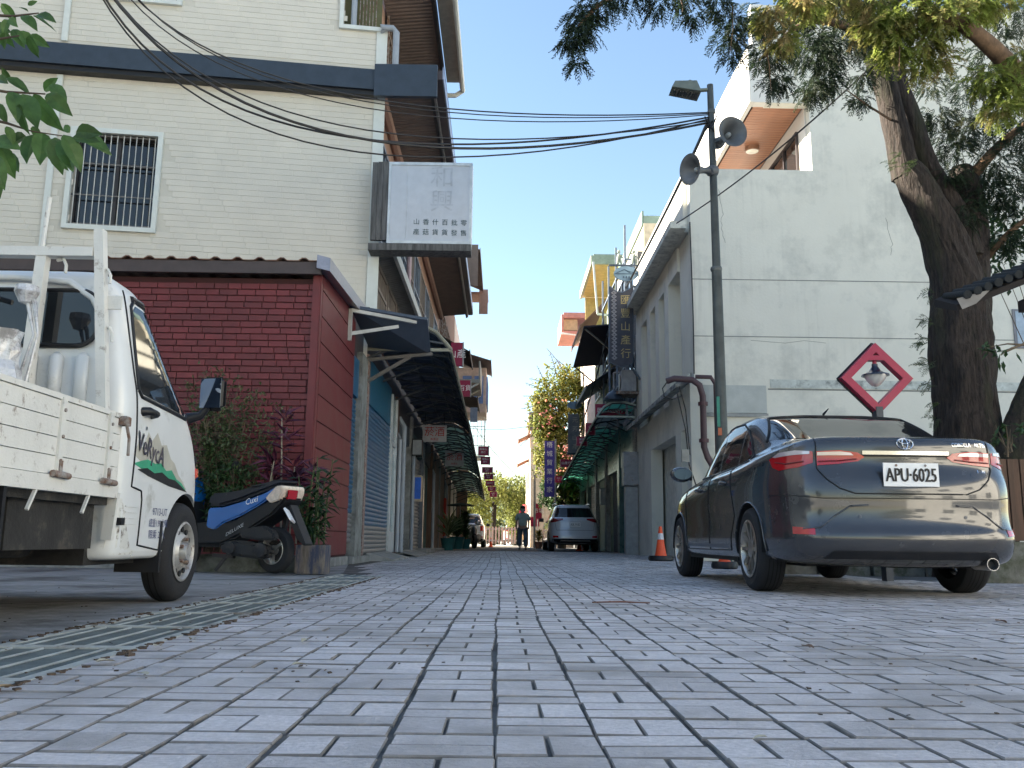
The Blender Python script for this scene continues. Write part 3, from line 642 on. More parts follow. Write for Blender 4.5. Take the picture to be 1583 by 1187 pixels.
b = thing('small_grey_sign', 'small blue grey sign box above the left awning', 'sign', (-.8, 30, 4.9)); q = MB(); q.box(at(727, 640, 30).x, 29.95, at(727, 652, 30).z, at(738, 640, 30).x, 30.05, at(727, 630, 30).z); q.build('board', M('bluegrey_board', (.20, .24, .32), .5), b)
rr_ = M('bright_red_sign', (.50, .02, .07), .45)
for i, (px0, px1, py0, py1, Y, m) in enumerate(((739, 755, 690, 704, 31, signred), (743, 757, 706, 718, 33, signred), (745, 761, 722, 731, 36, signred), (748, 762, 732, 741, 38.5, signred), (751, 764, 743, 751, 41, rr_), (754, 766, 752, 759, 43.5, rr_), (757, 768, 760, 768, 46, rr_))):
    a = at(px0, py1, Y); c = at(px1, py0, Y)
    blade(a.x, c.x, Y, a.z, c.z, ['風味山', '產行'] if i != 4 else ['雜貨行'], 'crimson blade sign under the far left awning edge, %s from the camera' % words[i])

# ================================================================== RIGHT SIDE
XR = 3.85
wb = thing('white_building', 'tall pale rendered building with a wood lined balcony behind the grey sedan', 'building', (8, 20, 0))
FY = 18.0
def fbox(mb, x0, x1, z0, z1, o0=0, o1=.25): mb.box(x0, FY+o0, z0, x1, FY+o1, z1)
b = MB(); fbox(b, XR+.12, 16, 0, 8.36); fbox(b, 6.66, 16, 8.361, 9.93); fbox(b, 5.72, 16, 9.931, 12.3)
b.build('front_wall', whitewall, wb)
for (x0, x1, zz, dp) in ((3.98, 9.2, 5.86, .018), (3.98, 16, 4.62, .018), (5.5, 16, 3.50, .03)):
    q = MB(); q.box(x0, FY-.004, zz, x1, FY-.0005, zz+dp); q.build('joint', M('joint_shadow', (.20, .21, .20), .9), wb)
q = MB(); q.box(5.55, FY-.012, 3.54, 16, FY-.003, 3.72); q.build('stain_band', M('stain_band', (.50, .53, .50), .9, col2=(.20, .21, .20), c2=.56, c2s=4, bump=.2), wb)
q = MB(); q.box(4.05, FY-.05, 3.0, 5.45, FY-.001, 3.58); q.build('stained_panel', wallstain, wb)
q = MB(); q.box(4.05, FY-.07, 2.92, 5.47, FY-.001, 2.99); q.build('panel_sill', M('panel_sill', (.30, .31, .30), .9), wb)
q = MB(); q.box(XR, FY-.12, 0, XR+.25, FY+.3, 3.62); q.build('corner_pier', whitewall, wb)
for pts in (((4.6, 7.9), (4.68, 7.4), (4.63, 7.0), (4.75, 6.6)), ((5.2, 4.55), (5.9, 4.5), (6.3, 4.56), (6.9, 4.5)), ((8.2, 7.3), (8.3, 6.7), (8.22, 6.4)), ((5.0, 2.8), (5.08, 2.2), (5.0, 1.7), (5.12, 1.2))):
    q = MB(); P_ = []
    for i in range(len(pts)-1):
        for k in range(5): u = k/5; P_.append((pts[i][0]+(pts[i+1][0]-pts[i][0])*u+random.uniform(-.02, .02), FY-.001, pts[i][1]+(pts[i+1][1]-pts[i][1])*u))
    q.tube(P_, .0045, 4); q.build('crack', M('crack_dark', (.22, .22, .2), .9), wb)
# street side: parapet, cornice, slot windows and doorway recess
q = MB(); q.box(XR+.02, FY+.255, 7.0, XR+.3, 25.4, 8.36); q.box(XR+.12, FY+.251, 3.9, XR+.36, 19.2, 6.98)
for yy in (20.3, 21.6, 22.9, 24.4): q.box(XR+.05, yy, 3.9, XR+.36, yy+.5, 6.98)
q.box(XR+.06, 19.2, 6.4, XR+.36, 25.4, 6.97); q.box(XR+.05, 24.9, 0, XR+.3, 25.4, 6.39); q.build('street_wall', whitewall, wb)
q = MB(); q.box(XR+.37, FY+.3, 0, XR+.45, 25.4, 8.2); q.build('recess_wall', M('shaded_render', (.66, .65, .58), .85, streak=.2), wb)
q = MB(); q.box(XR-.32, FY-.05, 6.98, XR+.019, 25.4, 7.14); q.build('cornice', M('cornice_render', (.60, .60, .54), .85, streak=.5, col2=(.3, .3, .29), c2=.56, c2s=4), wb)
q = MB(); q.add([(XR-.30, FY-.1, 3.50), (XR+.02, FY-.1, 3.62), (XR+.02, 25.3, 3.62), (XR-.30, 25.3, 3.50), (XR-.30, FY-.1, 3.60), (XR+.02, FY-.1, 3.82), (XR+.02, 25.3, 3.82), (XR-.30, 25.3, 3.60)], [(0, 1, 2, 3), (4, 5, 6, 7), (0, 1, 5, 4), (2, 3, 7, 6), (0, 3, 7, 4)])
q.build('canopy', M('canopy_render', (.36, .38, .36), .85, streak=.8, col2=(.12, .12, .12), c2s=4), wb)
q = MB(); q.box(XR+.02, FY+.3, 2.72, XR+.33, 25.2, 3.5); q.box(XR, FY+.9, 0, XR+.3, 19.5, 2.72); q.box(XR, 22.8, 0, XR+.3, 24.9, 2.72); q.build('doorway_wall', whitewall, wb)
# tall rear block with the balcony
q = MB(); q.box(5.45, FY-.02, 9.93, 5.72, FY+.2, 12.3)
q.add([(5.35, FY-.02, 9.94), (5.45, FY-.02, 9.94), (5.45, 26, 9.94), (5.35, 26, 9.94), (5.35, FY-.02, 11.3), (5.45, FY-.02, 11.3), (5.45, 26, 11.3), (5.35, 26, 11.3)], [(0, 1, 2, 3), (4, 5, 6, 7), (0, 1, 5, 4), (1, 2, 6, 5), (2, 3, 7, 6), (3, 0, 4, 7)])
q.box(5.45, FY+.2, 11.2, 9, 26, 11.4); q.build('balcony_fascia', M('bright_render', (.72, .70, .66), .8, bump=.2, var=.03), wb)
ws_ = M('soffit_wood', (.36, .17, .10), .45, bump=.2, bs=30, stretch=(.15, 1, 1), var=.25, scale=20, rnd=.06)
lx = []
sof = MB(); sof.box(5.5, FY+.22, 9.99, 6.62, 26, 10.02); sof = sof.build('soffit', M('soffit_back', (.06, .03, .02), .8), wb)
lx = [((6.06, FY+.30+i*.125, 9.975), (1.10, .117, .02), Matrix.Rotation(R(180), 3, 'Y')) for i in range(60)]
pieces(sof, 'soffit_board', lx, ws_, ch=.004)
q = MB(); q.lathe([(0, 0), (.17, 0), (.17, .11), (0, .11)], (6.05, 20.3, 9.855), n=20); cl_ = q.build('ceiling_lamp', M('lamp_case', (.35, .2, .13), .4), wb, smooth=40)
q = MB(); q.lathe([(0, 0), (.15, 0)], (6.05, 20.3, 9.850), n=20); q.build('diffuser', M('lamp_diffuser', (.8, .75, .65), .4), cl_)
q = MB(); q.box(6.64, FY+.26, 8.37, 6.78, 26, 9.985); q.build('balcony_wall', M('bright_render', (.72, .70, .66), .8), wb)
win(wb, -1, 6.64, 18.7, 21.5, 8.5, 9.6, M('dark_frame', (.04, .03, .03), .5), 3)
q = MB(); q.box(XR+.3, FY+.26, 8.2, 6.64, 25.4, 8.3); q.box(7, FY+.3, 0, 16, 30, 12.28); q.build('terrace', concrete, wb)
q = MB(); q.box(10.75, FY-.03, 4.45, 12, FY-.002, 5.3); wn_ = q.build('window', M('window_frame_grey', (.2, .2, .22), .5), wb); q = MB(); q.box(10.80, FY-.04, 4.50, 11.95, FY-.031, 5.25); q.build('pane', M('sky_pane', (.35, .42, .5), .1), wn_)

# pipes on the corner pier
t = thing('maroon_pipe', 'thick maroon pipe bending over the white building corner', 'pipe', (XR+.1, 17.7, 0))
q = MB(); q.tube([(3.36, 17.8, 3.62), (3.50, 17.72, 3.66), (3.86, 17.68, 3.63), (4.0, 17.66, 3.52), (4.06, 17.66, 3.3), (4.06, 17.66, 2.25), (4.12, 17.64, 2.05), (4.45, 17.6, 1.45), (4.5, 17.6, 1.2), (4.5, 17.6, .1)], .066, 12); q.build('main_pipe', maroonp, t, smooth=50)
q = MB(); q.tube([(3.95, 17.8, 3.72), (4.25, 17.72, 3.70), (4.34, 17.72, 3.55), (4.34, 17.72, .1)], .045, 10); q.build('thin_pipe', maroonp, t, smooth=50)
q = MB()
for zz in (3.1, 2.35): q.lathe([(.10, 0), (.10, .07)], (4.06, 17.66, zz), n=12)
q.build('collar', M('collar', (.09, .04, .045), .5), t)
t = thing('loose_cables', 'tangle of loose black cables at the maroon pipe end', 'cable', (3.5, 17.7, 3.4))
for k, pts in enumerate((((3.36, 17.7, 3.6), (3.25, 17.7, 3.45), (3.28, 17.7, 3.28), (3.45, 17.7, 3.22), (3.65, 17.7, 3.3)), ((3.55, 17.7, 3.35), (3.7, 17.68, 2.6), (3.75, 17.66, 1.9), (3.95, 17.6, 1.2), (4.1, 17.6, .8)), ((3.6, 17.72, 3.5), (3.72, 17.72, 3.0), (3.78, 17.7, 2.1)), ((3.95, 17.9, 3.8), (3.96, 17.9, 5), (3.94, 17.9, 7.1)))):
    q = MB(); q.tube(pts, .014, 6); q.build('cable', black, t)
q = MB(); q.box(3.60, 17.62, 1.95, 3.75, 17.7, 2.2); q.build('junction_box', M('beige_box', (.3, .29, .26), .6), t)

# right row houses beyond the white building
r1 = thing('right_corner_house', 'grey framed house with an air conditioner and tall hanging sign next to the white building', 'house', (7, 28.5, 0))
q = MB(); q.box(XR+.15, 25.45, 0, 12, 31.9, 9.0); q.build('wall', M('speckled_render', (.10, .105, .11), .9, bump=1, bs=30, col2=(.18, .18, .18), c2s=14), r1)
q = MB(); q.add([(3.45, 25.6, 9.3), (3.9, 25.6, 9.3), (5.2, 25.6, 11.2), (3.9, 25.6, 11.2)], [(0, 1, 2, 3)]); 
q = MB(); q.box(4.2, 25.5, 9.9, 8, 31, 10.15); q.box(4.15, 25.5, 9.85, 4.21, 31, 10.3); q.build('roof_canopy', M('greenish_roof', (.16, .24, .21), .5), r1)
q = MB(); q.box(4.2, 25.46, 9.0, 12, 31.9, 9.89); q.build('attic_wall', M('cream_attic', (.5, .46, .36), .8, streak=.5), r1)
for yy in (25.7, 27.8, 29.8, 31.6): q = MB(); q.bar((3.65, yy, 3.9), (3.65, yy, 9.9), .06); q.build('post', M('bluegrey_post', (.18, .22, .28), .5), r1)
for zz in (5.2, 6.4, 7.6, 8.8):
    q = MB(); q.bar((3.65, 25.6, zz), (3.65, 31.8, zz), .05); q.bar((3.65, 25.65, zz), (4.0, 25.65, zz), .05); q.build('rail', M('bluegrey_post', (.18, .22, .28), .5), r1)
for k in range(3): win(r1, -1, XR+.15, 25.9+k*2, 27.6+k*2, 7.7, 9.0, M('bluegrey_post', (.18, .22, .28), .5), 2); win(r1, -1, XR+.15, 25.9+k*2, 27.6+k*2, 4.5, 6.0, M('bluegrey_post', (.18, .22, .28), .5), 2)
t = thing('air_conditioner', 'weathered boxy air conditioner unit on a shelf beside the white building', 'air conditioner', (3.55, 25.2, 4.6))
q = MB(); q.obox((3.62, 25.35, 4.95), (.42, .75, .62), None, .02); q.build('case', M('ac_grey', (.30, .31, .33), .6, streak=.6), t)
q = MB(); q.lathe([(.22, 0), (.24, .012), (.22, .02), (.03, .02), (0, .02)], (3.41, 25.35, 4.95), (-1, 0, 0), 18); q.build('fan_grille', black, t)
q = MB(); q.box(3.25, 24.95, 4.55, 3.9, 25.75, 4.62); q.build('shelf', rust, t)
# tall hanging sign with gold characters
t = thing('tall_hanging_sign', 'tall dark blue banner-shaped sign with gold characters hung beside the white building', 'sign', (3.3, 24.6, 6.3))
SY = 24.6
def W_(px, py, Y=SY): v = at(px, py, Y); return (v.x, v.z)
poly = [W_(943, 443), W_(952, 451), W_(962, 453), W_(972, 448), W_(978, 443), W_(978, 560), W_(970, 565), W_(960, 567), W_(950, 563), W_(942, 559)]
q = MB(); q.prism(poly, SY-.04, .08); q.build('board', M('sign_slate', (.055, .06, .085), .5, bump=.3), t)
zt, zb = poly[0][1], poly[5][1]; xa, xb = poly[0][0], poly[4][0]
q = MB()
for i in range(len(poly)): a, c = poly[i], poly[(i+1) % len(poly)]; q.tube([(a[0], SY, a[1]), (c[0], SY, c[1])], .028, 6)
q.build('rim', M('sign_rim', (.10, .14, .20), .4, .4), t)
q = MB()
n = 18; xs = xa+.03; xw_ = .15
for i in range(n):
    z0 = zt-.14-(zt-zb-.2)*i/n; hgt = (zt-zb-.2)/n
    for s_ in (1, .55):
        cx, cz = xs+xw_/2, z0-hgt/2; a = xw_/2*s_; c = hgt/2*s_
        for p1, p2 in (((cx-a, cz), (cx, cz+c)), ((cx, cz+c), (cx+a, cz)), ((cx+a, cz), (cx, cz-c)), ((cx, cz-c), (cx-a, cz))): q.bar((p1[0], SY-.045, p1[1]), (p2[0], SY-.045, p2[1]), .012, .012)
q.build('fretwork', M('fret_silver', (.38, .38, .42), .5, .3), t)
gold = M('gold_lettering', (.42, .34, .17), .4, .5)
for i, ch_ in enumerate('匯豐山產行'): text(ch_, .30, gold, t, 'lettering', ((xa+xb)/2+.10, SY-.045, zt-.42-i*(zt-zb-.65)/4), (1, 0, 0), (0, 0, 1))
q = MB(); c_ = W_(968, 423); q.lathe([(0, 0), (.36, 0), (.36, .05), (0, .05)], (0, 0, 0), (0, 1, 0), 28); q.v = [(c_[0]+x*1.0, SY-.02+y_, c_[1]+z_*.62) for x, y_, z_ in q.v]; q.build('oval_plate', M('oval_blue', (.16, .26, .36), .5), t)
q = MB(); q.bar((c_[0]-.3, SY-.03, c_[1]), (c_[0]-.05, SY-.03, c_[1]+.12), .02); q.bar((c_[0]-.05, SY-.03, c_[1]+.12), (c_[0]+.12, SY-.03, c_[1]+.02), .02); q.bar((c_[0]+.02, SY-.03, c_[1]+.08), (c_[0]+.3, SY-.03, c_[1]), .02); q.bar((c_[0]-.33, SY-.03, c_[1]-.01), (c_[0]+.33, SY-.03, c_[1]-.01), .02)
for k in range(3): q.box(c_[0]-.10+k*.08, SY-.035, c_[1]-.14, c_[0]-.06+k*.08, SY-.022, c_[1]-.08)
q.build('emblem', M('emblem_dark', (.05, .10, .16), .5), t)
q = MB(); a = W_(944, 410); q.bar((a[0]-.05, SY, a[1]), (XR+.1, SY, a[1]), .05); a = W_(980, 446); q.bar((xb-.05, SY, zt), (XR+.1, SY, zt+.05), .05); q.bar((xb-.2, SY, zb+.02), (XR+.05, SY, zb-.5), .05)
q.build('bracket', M('bracket_dark', (.06, .08, .11), .5, .4), t)
for px in (957, 980):      # two little figures perched on the bracket
    q = MB()
    f0 = W_(px, 408); q.tube([(f0[0]-.05, SY, f0[1]), (f0[0]-.03, SY, f0[1]+.16), (f0[0], SY, f0[1]+.30)], [.03, .045, .05], 6); q.tube([(f0[0]+.07, SY, f0[1]), (f0[0]+.03, SY, f0[1]+.16)], [.03, .04], 6); q.lathe([(0, .0), (.045, .03), (.05, .07), (.03, .11), (0, .12)], (f0[0], SY, f0[1]+.31), n=8); q.tube([(f0[0], SY, f0[1]+.28), (f0[0]+.12, SY, f0[1]+.18)], .02, 5); q.tube([(f0[0], SY, f0[1]+.28), (f0[0]-.10, SY, f0[1]+.34)], .02, 5)
    q.build('figure_ornament', M('ornament', (.22, .27, .24), .6), t)
# hood lamp on its rod below the tall sign
def hoodlamp(label, px, py, Y, s=1):
    v = at(px, py, Y); t = thing('hood_lamp', label, 'street lamp', v, 0, 'hood lamps on the right row')
    q = MB(); q.lathe([(.03, .30), (.06, .27), (.20, .17), (.29, .03), (.30, -.02), (.0, -.02)], v, n=18); q.v = [(v.x+(a-v.x)*s, v.y+(b_-v.y)*s, v.z+(c-v.z)*s) for a, b_, c in q.v]; q.build('shade', darkblue, t, smooth=40)
    q = MB(); q.tube([(v.x, v.y, v.z+.28*s), (v.x, v.y, v.z+.8*s)], .025, 6); q.tube([(v.x, v.y, v.z+.8*s), (v.x+.9, v.y, v.z+.85*s)], .025, 6); q.build('rod', M('pale_rod', (.3, .31, .33), .5), t)
hoodlamp('dark hood lamp hanging above the green awning near the white building', 949, 618, 25.3)
hoodlamp('small dark hood lamp farther along the green awning edge', 885, 702, 36, .8)
blade(at(920, 640, 26.8).x, at(966, 640, 26.8).x, 26.8, at(940, 645, 26.8).z, at(940, 625, 26.8).z, ['匯豐山產行'], 'wide crimson sign above the green awning, beside the air conditioner', grp='crimson signs on the right row')
blade(at(905, 640, 29).x, at(919, 640, 29).x, 29, at(910, 672, 29).z, at(910, 654, 29).z, ['山', '產'], 'small crimson sign above the green awning, second from the right', grp='crimson signs on the right row')
blade(at(891, 690, 31).x, at(907, 690, 31).x, 31, at(900, 689, 31).z, at(900, 675, 31).z, ['風味', '餐廳'], 'small crimson sign above the green awning, third from the right', grp='crimson signs on the right row')
blade(at(866, 720, 37).x, at(884, 720, 37).x, 37, at(870, 722, 37).z, at(870, 710, 37).z, ['山產行'], 'dark red sign at the far lip of the green awning', grp='crimson signs on the right row')
blade(at(858, 740, 41).x, at(869, 740, 41).x, 41, at(862, 746, 41).z, at(862, 736, 41).z, ['雜貨', '行'], 'bright red sign under the far end of the green awning', m=rr_, grp='crimson signs on the right row')
# second dark hanging sign
v0, v1 = at(878, 640, 35), at(892, 700, 35)
t = thing('hanging_sign', 'weathered grey vertical sign with pale characters in front of the flowering vine', 'sign', (v0.x, 35, v1.z))
q = MB(); q.box(v0.x, 34.96, v1.z, v1.x+.1, 35.04, v0.z); q.build('board', M('weathered_sign', (.17, .17, .18), .7, bump=.5, streak=.4), t)
for i, ch_ in enumerate('元芳山產'): text(ch_, .24, M('pale_gold', (.45, .42, .33), .5), t, 'lettering', ((v0.x+v1.x)/2+.1, 34.955, v0.z-.25-i*.36), (1, 0, 0), (0, 0, 1))
q = MB(); q.lathe([(0, 0), (.3, 0), (.3, .05), (0, .05)], (0, 0, 0), (0, 1, 0), 20); q.v = [((v0.x+v1.x)/2+.08+x, 34.97+y_, v0.z+.36+z_*.5) for x, y_, z_ in q.v]; q.build('oval_plate', M('oval_blue', (.16, .26, .36), .5), t)
# green awning over the right shops
gp_d = M('weathered_polycarbonate', (.20, .24, .22), .5, var=.2, transl=.35, streak=.5)
barrel_awning('green_awning', 'translucent green curved awning over the right row of shops', -1, XR+.05, 2.75,
    [(25.55, 27.4, 4.30, 4.22, greenpc, .1), (27.4, 29.6, 4.22, 4.08, gp_d, .1), (29.6, 38, 4.08, 3.62, greenpc, .1), (38, 47, 3.62, 3.1, greenpc, .1)], None, None, M('pale_green_lip', (.42, .50, .46), .5), M('awning_steel', (.07, .075, .08), .5, .5))
rs = thing('right_shop_front', 'row of dark green tiled shop fronts behind the white SUV', 'shop front', (XR, 36, 0))
q = MB(); q.box(XR+.5, 25.45, 0, XR+.9, 52, 4.3); q.build('back_wall', black, rs)
tg = M('green_tile', (.07, .15, .145), .3, bump=.1); y = 25.5; i = 0
while y < 50:
    q = MB(); q.box(XR, y, 0, XR+.45, y+.5, 4.2); q.build('pillar', [M('speckle_pillar', (.14, .15, .16), .6, col2=(.3, .3, .3), c2s=30), tg, concrete][i % 3], rs)
    q = MB(); q.box(XR+.05, y+.5, 2.75, XR+.4, y+3.6, 4.0); q.build('fascia', tg, rs)
    if i % 3 != 1: shutter(rs, XR+.16, y+.55, y+3.55, .1, 2.74, M('brown_shutter', (.13, .11, .10), .5, .3), -1, .1)
    else: q = MB(); q.box(XR+.2, y+.55, .1, XR+.26, y+3.55, 2.7); q.build('glass_door', M('green_dark_panel', (.03, .06, .06), .3), rs)
    y += 3.6; i += 1
t = thing('utility_cabinet', 'tall rusty grey utility cabinet standing against the white building end', 'cabinet', (3.62, 25.1, 0))
q = MB(); q.obox((3.66, 25.15, .95), (.34, .4, 1.9), None, .01); q.build('lower_case', M('stone_case', (.33, .34, .34), .6, streak=.5), t)
q = MB(); q.obox((3.64, 25.12, 2.40), (.42, .44, .95), None, .01); q.build('upper_case', M('grey_case', (.27, .28, .30), .5, .2, streak=.5, col2=(.2, .10, .05), c2=.62, c2s=6), t)
wallbox('wall_meter', 'grey meter box on the green tiled pillar behind the white SUV', 'meter box', XR-.1, 33.0, 2.0, (.2, .3, .6), M('grey_cover', (.3, .32, .33), .5))

r2 = thing('yellow_balcony_house', 'house with green framed roof canopy and yellow lined balcony catching the sun', 'house', (7, 35, 0))
q = MB(); q.box(XR+.15, 32.1, 0, 12, 38, 9.2); q.build('wall', M('green_render', (.36, .42, .30), .8, streak=.3), r2)
q = MB(); q.box(3.4, 33.2, 11.1, 9, 38.2, 11.2); q.box(3.37, 33.1, 11.05, 3.47, 38.2, 11.4); q.box(3.47, 33.1, 11.05, 7, 33.2, 11.45); q.build('roof_canopy', M('pale_green_metal', (.30, .36, .27), .5), r2)
pl = [((3.2, 33.4+i*.2, 11.085), (1.0, .19, .02), Matrix.Rotation(R(180), 3, 'Y')) for i in range(24)]
q = MB(); q.box(3.48, 33.3, 11.09, 4.6, 38.1, 11.097); sf2 = q.build('yellow_soffit', M('yellow_boards', (.62, .50, .20), .6), r2)
q = MB()
for i in range(26): zz = 9.4+i*.064; q.box(3.6, 38.0, zz, 5, 38.05, zz+.058)
q.build('yellow_boarding', M('yellow_boards', (.62, .50, .20), .6), r2, kind='stuff')
q = MB(); q.bar((3.45, 33.0, 11.1), (3.6, 33.0, 9.0), .07); q.bar((3.6, 33.0, 9.0), (4.1, 33.0, 8.95), .08); q.build('white_strut', trimw, r2)
hood(r2, XR+.2, 2.95, 33.4, 37.8, 9.75, 8.6, M('wooden_slat_hood', (.24, .13, .10), .7), 'slatted_hood')
for k in range(2): win(r2, -1, XR+.15, 32.8+k*2.6, 34.8+k*2.6, 6.2, 7.8, trimw, 2)
zn, zf = at(900, 506, 29.5).z, at(888, 568, 34).z
q = MB(); q.add([(2.74, 29.5, zn), (XR+.1, 29.5, zn+.12), (XR+.1, 34, zf+.12), (2.74, 34, zf), (2.74, 29.5, zn+.05), (XR+.1, 29.5, zn+.17), (XR+.1, 34, zf+.17), (2.74, 34, zf+.05)], [(0, 1, 2, 3), (4, 5, 6, 7), (0, 1, 5, 4), (1, 2, 6, 5), (2, 3, 7, 6), (3, 0, 4, 7)]); q.build('black_awning', M('black_awning_cloth', (.012, .014, .03), .7), r2)
q = MB(); q.bar((2.8, 29.6, zn-.03), (XR, 29.6, zn-.9), .05); q.bar((2.8, 33.8, zf-.03), (XR, 33.8, zf-.9), .05); q.build('awning_frame', black, r2, kind='stuff')
hood(r2, XR+.2, 2.9, 30.5, 35.5, 6.5, 5.7, M('slate_corrugated', (.10, .11, .14), .5), 'slate_awning')
r3 = thing('pink_balcony_house', 'house with a salmon box balcony projecting over the far right side of the street', 'house', (7, 43, 0))
q = MB(); q.box(XR+.2, 38.2, 0, 12, 46, 10.6); q.build('wall', M('pinkwhite_render', (.60, .50, .46), .8, streak=.3), r3)
a, c = at(868, 522, 42), at(893, 487, 42)
q = MB(); q.box(a.x, 42, a.z+.25, XR+.2, 45, a.z+.35); q.box(a.x, 41.9, a.z+.35, a.x+.1, 45, c.z); q.box(a.x+.1, 41.9, c.z-.15, XR+.2, 45, c.z+.1); q.build('box_balcony', M('salmon_box', (.48, .20, .16), .6), r3)
q = MB(); q.box(a.x+.12, 42.1, a.z+.4, c.x, 42.2, c.z-.2); q.build('balcony_board', M('tan_board', (.45, .30, .17), .6), r3)
q = MB(); q.tube([(a.x, 41.9, a.z+.2), (a.x+.9, 41.9, a.z+.1), (a.x+1.0, 41.9, a.z-2.4)], .05, 6); q.build('downpipe', trimw, r3)
r4 = thing('sunlit_far_house', 'sunlit orange and cream house behind the purple banner at the street end', 'house', (6, 54, 0))
q = MB(); q.box(1.6, 50, 0, 9, 60, 6.6); q.build('wall', M('sunny_render', (.60, .50, .40), .8, streak=.5, col2=(.55, .35, .10), c2=.62, c2s=1.2), r4)
for (yv, zz) in ((50, 6.0), (52.5, 4.8)): hood(r4, 1.9, .9, yv, yv+2.2, zz+.5, zz, M('terracotta_hood', (.30, .13, .08), .8), 'hood')
q = MB(); q.box(1.5, 49.9, 6.6, 3.2, 55, 7.6); q.build('dark_penthouse', M('dark_timber', (.12, .09, .08), .8), r4)
for k in range(3): win(r4, -1, 1.6, 50.6+k*2.6, 52.4+k*2.6, 3.2, 4.4, trimw, 2)
a, c = at(842, 685, 42.4), at(857, 768, 42.4)
t = thing('purple_banner', 'tall purple vertical banner sign with white characters at the street end', 'sign', (a.x, 42.4, c.z))
q = MB(); q.box(a.x, 42.35, c.z, c.x, 42.45, a.z+.1); q.build('board', M('purple_cloth', (.07, .055, .33), .6), t)
for i, ch_ in enumerate('梧城貿業行家'): text(ch_, .30, wht, t, 'lettering', ((a.x+c.x)/2, 42.34, a.z-.1-i*.43), (1, 0, 0), (0, 0, 1))
q = MB(); q.bar((c.x+.05, 42.4, 0), (c.x+.05, 42.4, a.z+.2), .07); q.build('pole', M('pale_rod', (.3, .31, .33), .5), t)
# pale post at the far end and far small building
v = at(826, 845, 42); t = thing('signpost_pole', 'slim pale pole beside the walking person at the street end', 'pole', (v.x, 42, 0)); q = MB(); q.tube([(v.x, 42, 0), (v.x, 42, 3.4)], .055, 8); q.build('shaft', M('sunlit_pole', (.55, .5, .42), .6), t); q = MB(); q.lathe([(.07, 0), (.07, .04), (0, .06)], (v.x, 42, 3.4), n=10); q.build('cap', M('grey_cap', (.4, .4, .4), .5), t)
fh = box_house('far_grey_house', 'low pale house with grey gable roof seen beyond the far tree', 6, 16, 105, 115, 6, M('pale_far_wall', (.6, .58, .55), .8))
q = MB(); q.prism([(5.4, 6), (16.6, 6), (11, 9.6)], 104.5, 11); q.build('roof', M('grey_roof', (.38, .40, .44), .8), fh)
# ================================================================== VEHICLES
BX = [0, .42, .67, .80, .862, .885, .89, .89, .885, .875, .83, .68, .38, 0]
BY = [0, .012, .06, .20, .52, .98, 1.6, 2.25, 2.95, 3.66, 4.15, 4.40, 4.56, 4.62]
def ring(w, yr, yf, z, bx=BX, by=BY, L_=4.62, W_=.89):
    z = z if isinstance(z, (list, tuple)) else [z]*14
    if len(z) == 3: z = [z[0]+(z[1]-z[0])*min(1, i/6) if i <= 6 else z[1]+(z[2]-z[1])*(i-6)/7 for i in range(14)]
    return [(bx[i]/W_*w, yr+by[i]/L_*(yf-yr), z[i]) for i in range(14)]
def ring_body(rings, levels=3):
    """subdivided closed body from half rings, mirrored"""
    rings = [[(0, p[1], p[2]) for p in rings[0]]] + rings + [[(0, p[1], p[2]+.004) for p in rings[-1]]]
    bm = bmesh.new(); n = len(rings); k = len(rings[0]); V = {}
    for s in (1, -1):
        for i, r_ in enumerate(rings):
            for j, p in enumerate(r_):
                key = (round(p[0]*s, 5), round(p[1], 5), round(p[2], 5))
                V[(s, i, j)] = V.get(key) or bm.verts.new((p[0]*s, p[1], p[2])); V[key] = V[(s, i, j)]
    for s in (1, -1):
        for i in range(n-1):
            for j in range(k-1):
                q = [V[(s, i, j)], V[(s, i, j+1)], V[(s, i+1, j+1)], V[(s, i+1, j)]]
                u = []
                for v in q:
                    if v not in u: u.append(v)
                if len(u) > 2:
                    try: bm.faces.new(u)
                    except ValueError: pass
    bmesh.ops.recalc_face_normals(bm, faces=bm.faces)
    me = bpy.data.meshes.new('cage'); bm.to_mesh(me); bm.free()
    return me
def cylmesh(r, x0, x1, y, z, n=48):
    q = MB(); q.lathe([(0, 0), (r, 0), (r, x1-x0), (0, x1-x0)], (x0, y, z), (1, 0, 0), n)
    bm = bmesh.new(); me = bpy.data.meshes.new('c'); me.from_pydata(q.v, [], q.f); bm.from_mesh(me); bmesh.ops.remove_doubles(bm, verts=bm.verts, dist=1e-5)
    bmesh.ops.recalc_face_normals(bm, faces=bm.faces); bm.to_mesh(me); bm.free(); return me
def evaluated(me, mods, cutters=()):
    o = bpy.data.objects.new('tmp', me); C.objects.link(o); tmp = [o]
    if mods:
        m_ = o.modifiers.new('s', 'SUBSURF'); m_.levels = m_.render_levels = mods
    for c in cutters:
        co = bpy.data.objects.new('cut', c); C.objects.link(co); tmp.append(co)
        b = o.modifiers.new('b', 'BOOLEAN'); b.operation = 'DIFFERENCE'; b.object = co; b.solver = 'EXACT'
    dg = bpy.context.evaluated_depsgraph_get(); dg.update(); r_ = bpy.data.meshes.new_from_object(o.evaluated_get(dg))
    for t_ in tmp: bpy.data.objects.remove(t_)
    return r_
def bvh_of(me):
    return BVHTree.FromPolygons([v.co.copy() for v in me.vertices], [tuple(p.vertices) for p in me.polygons])
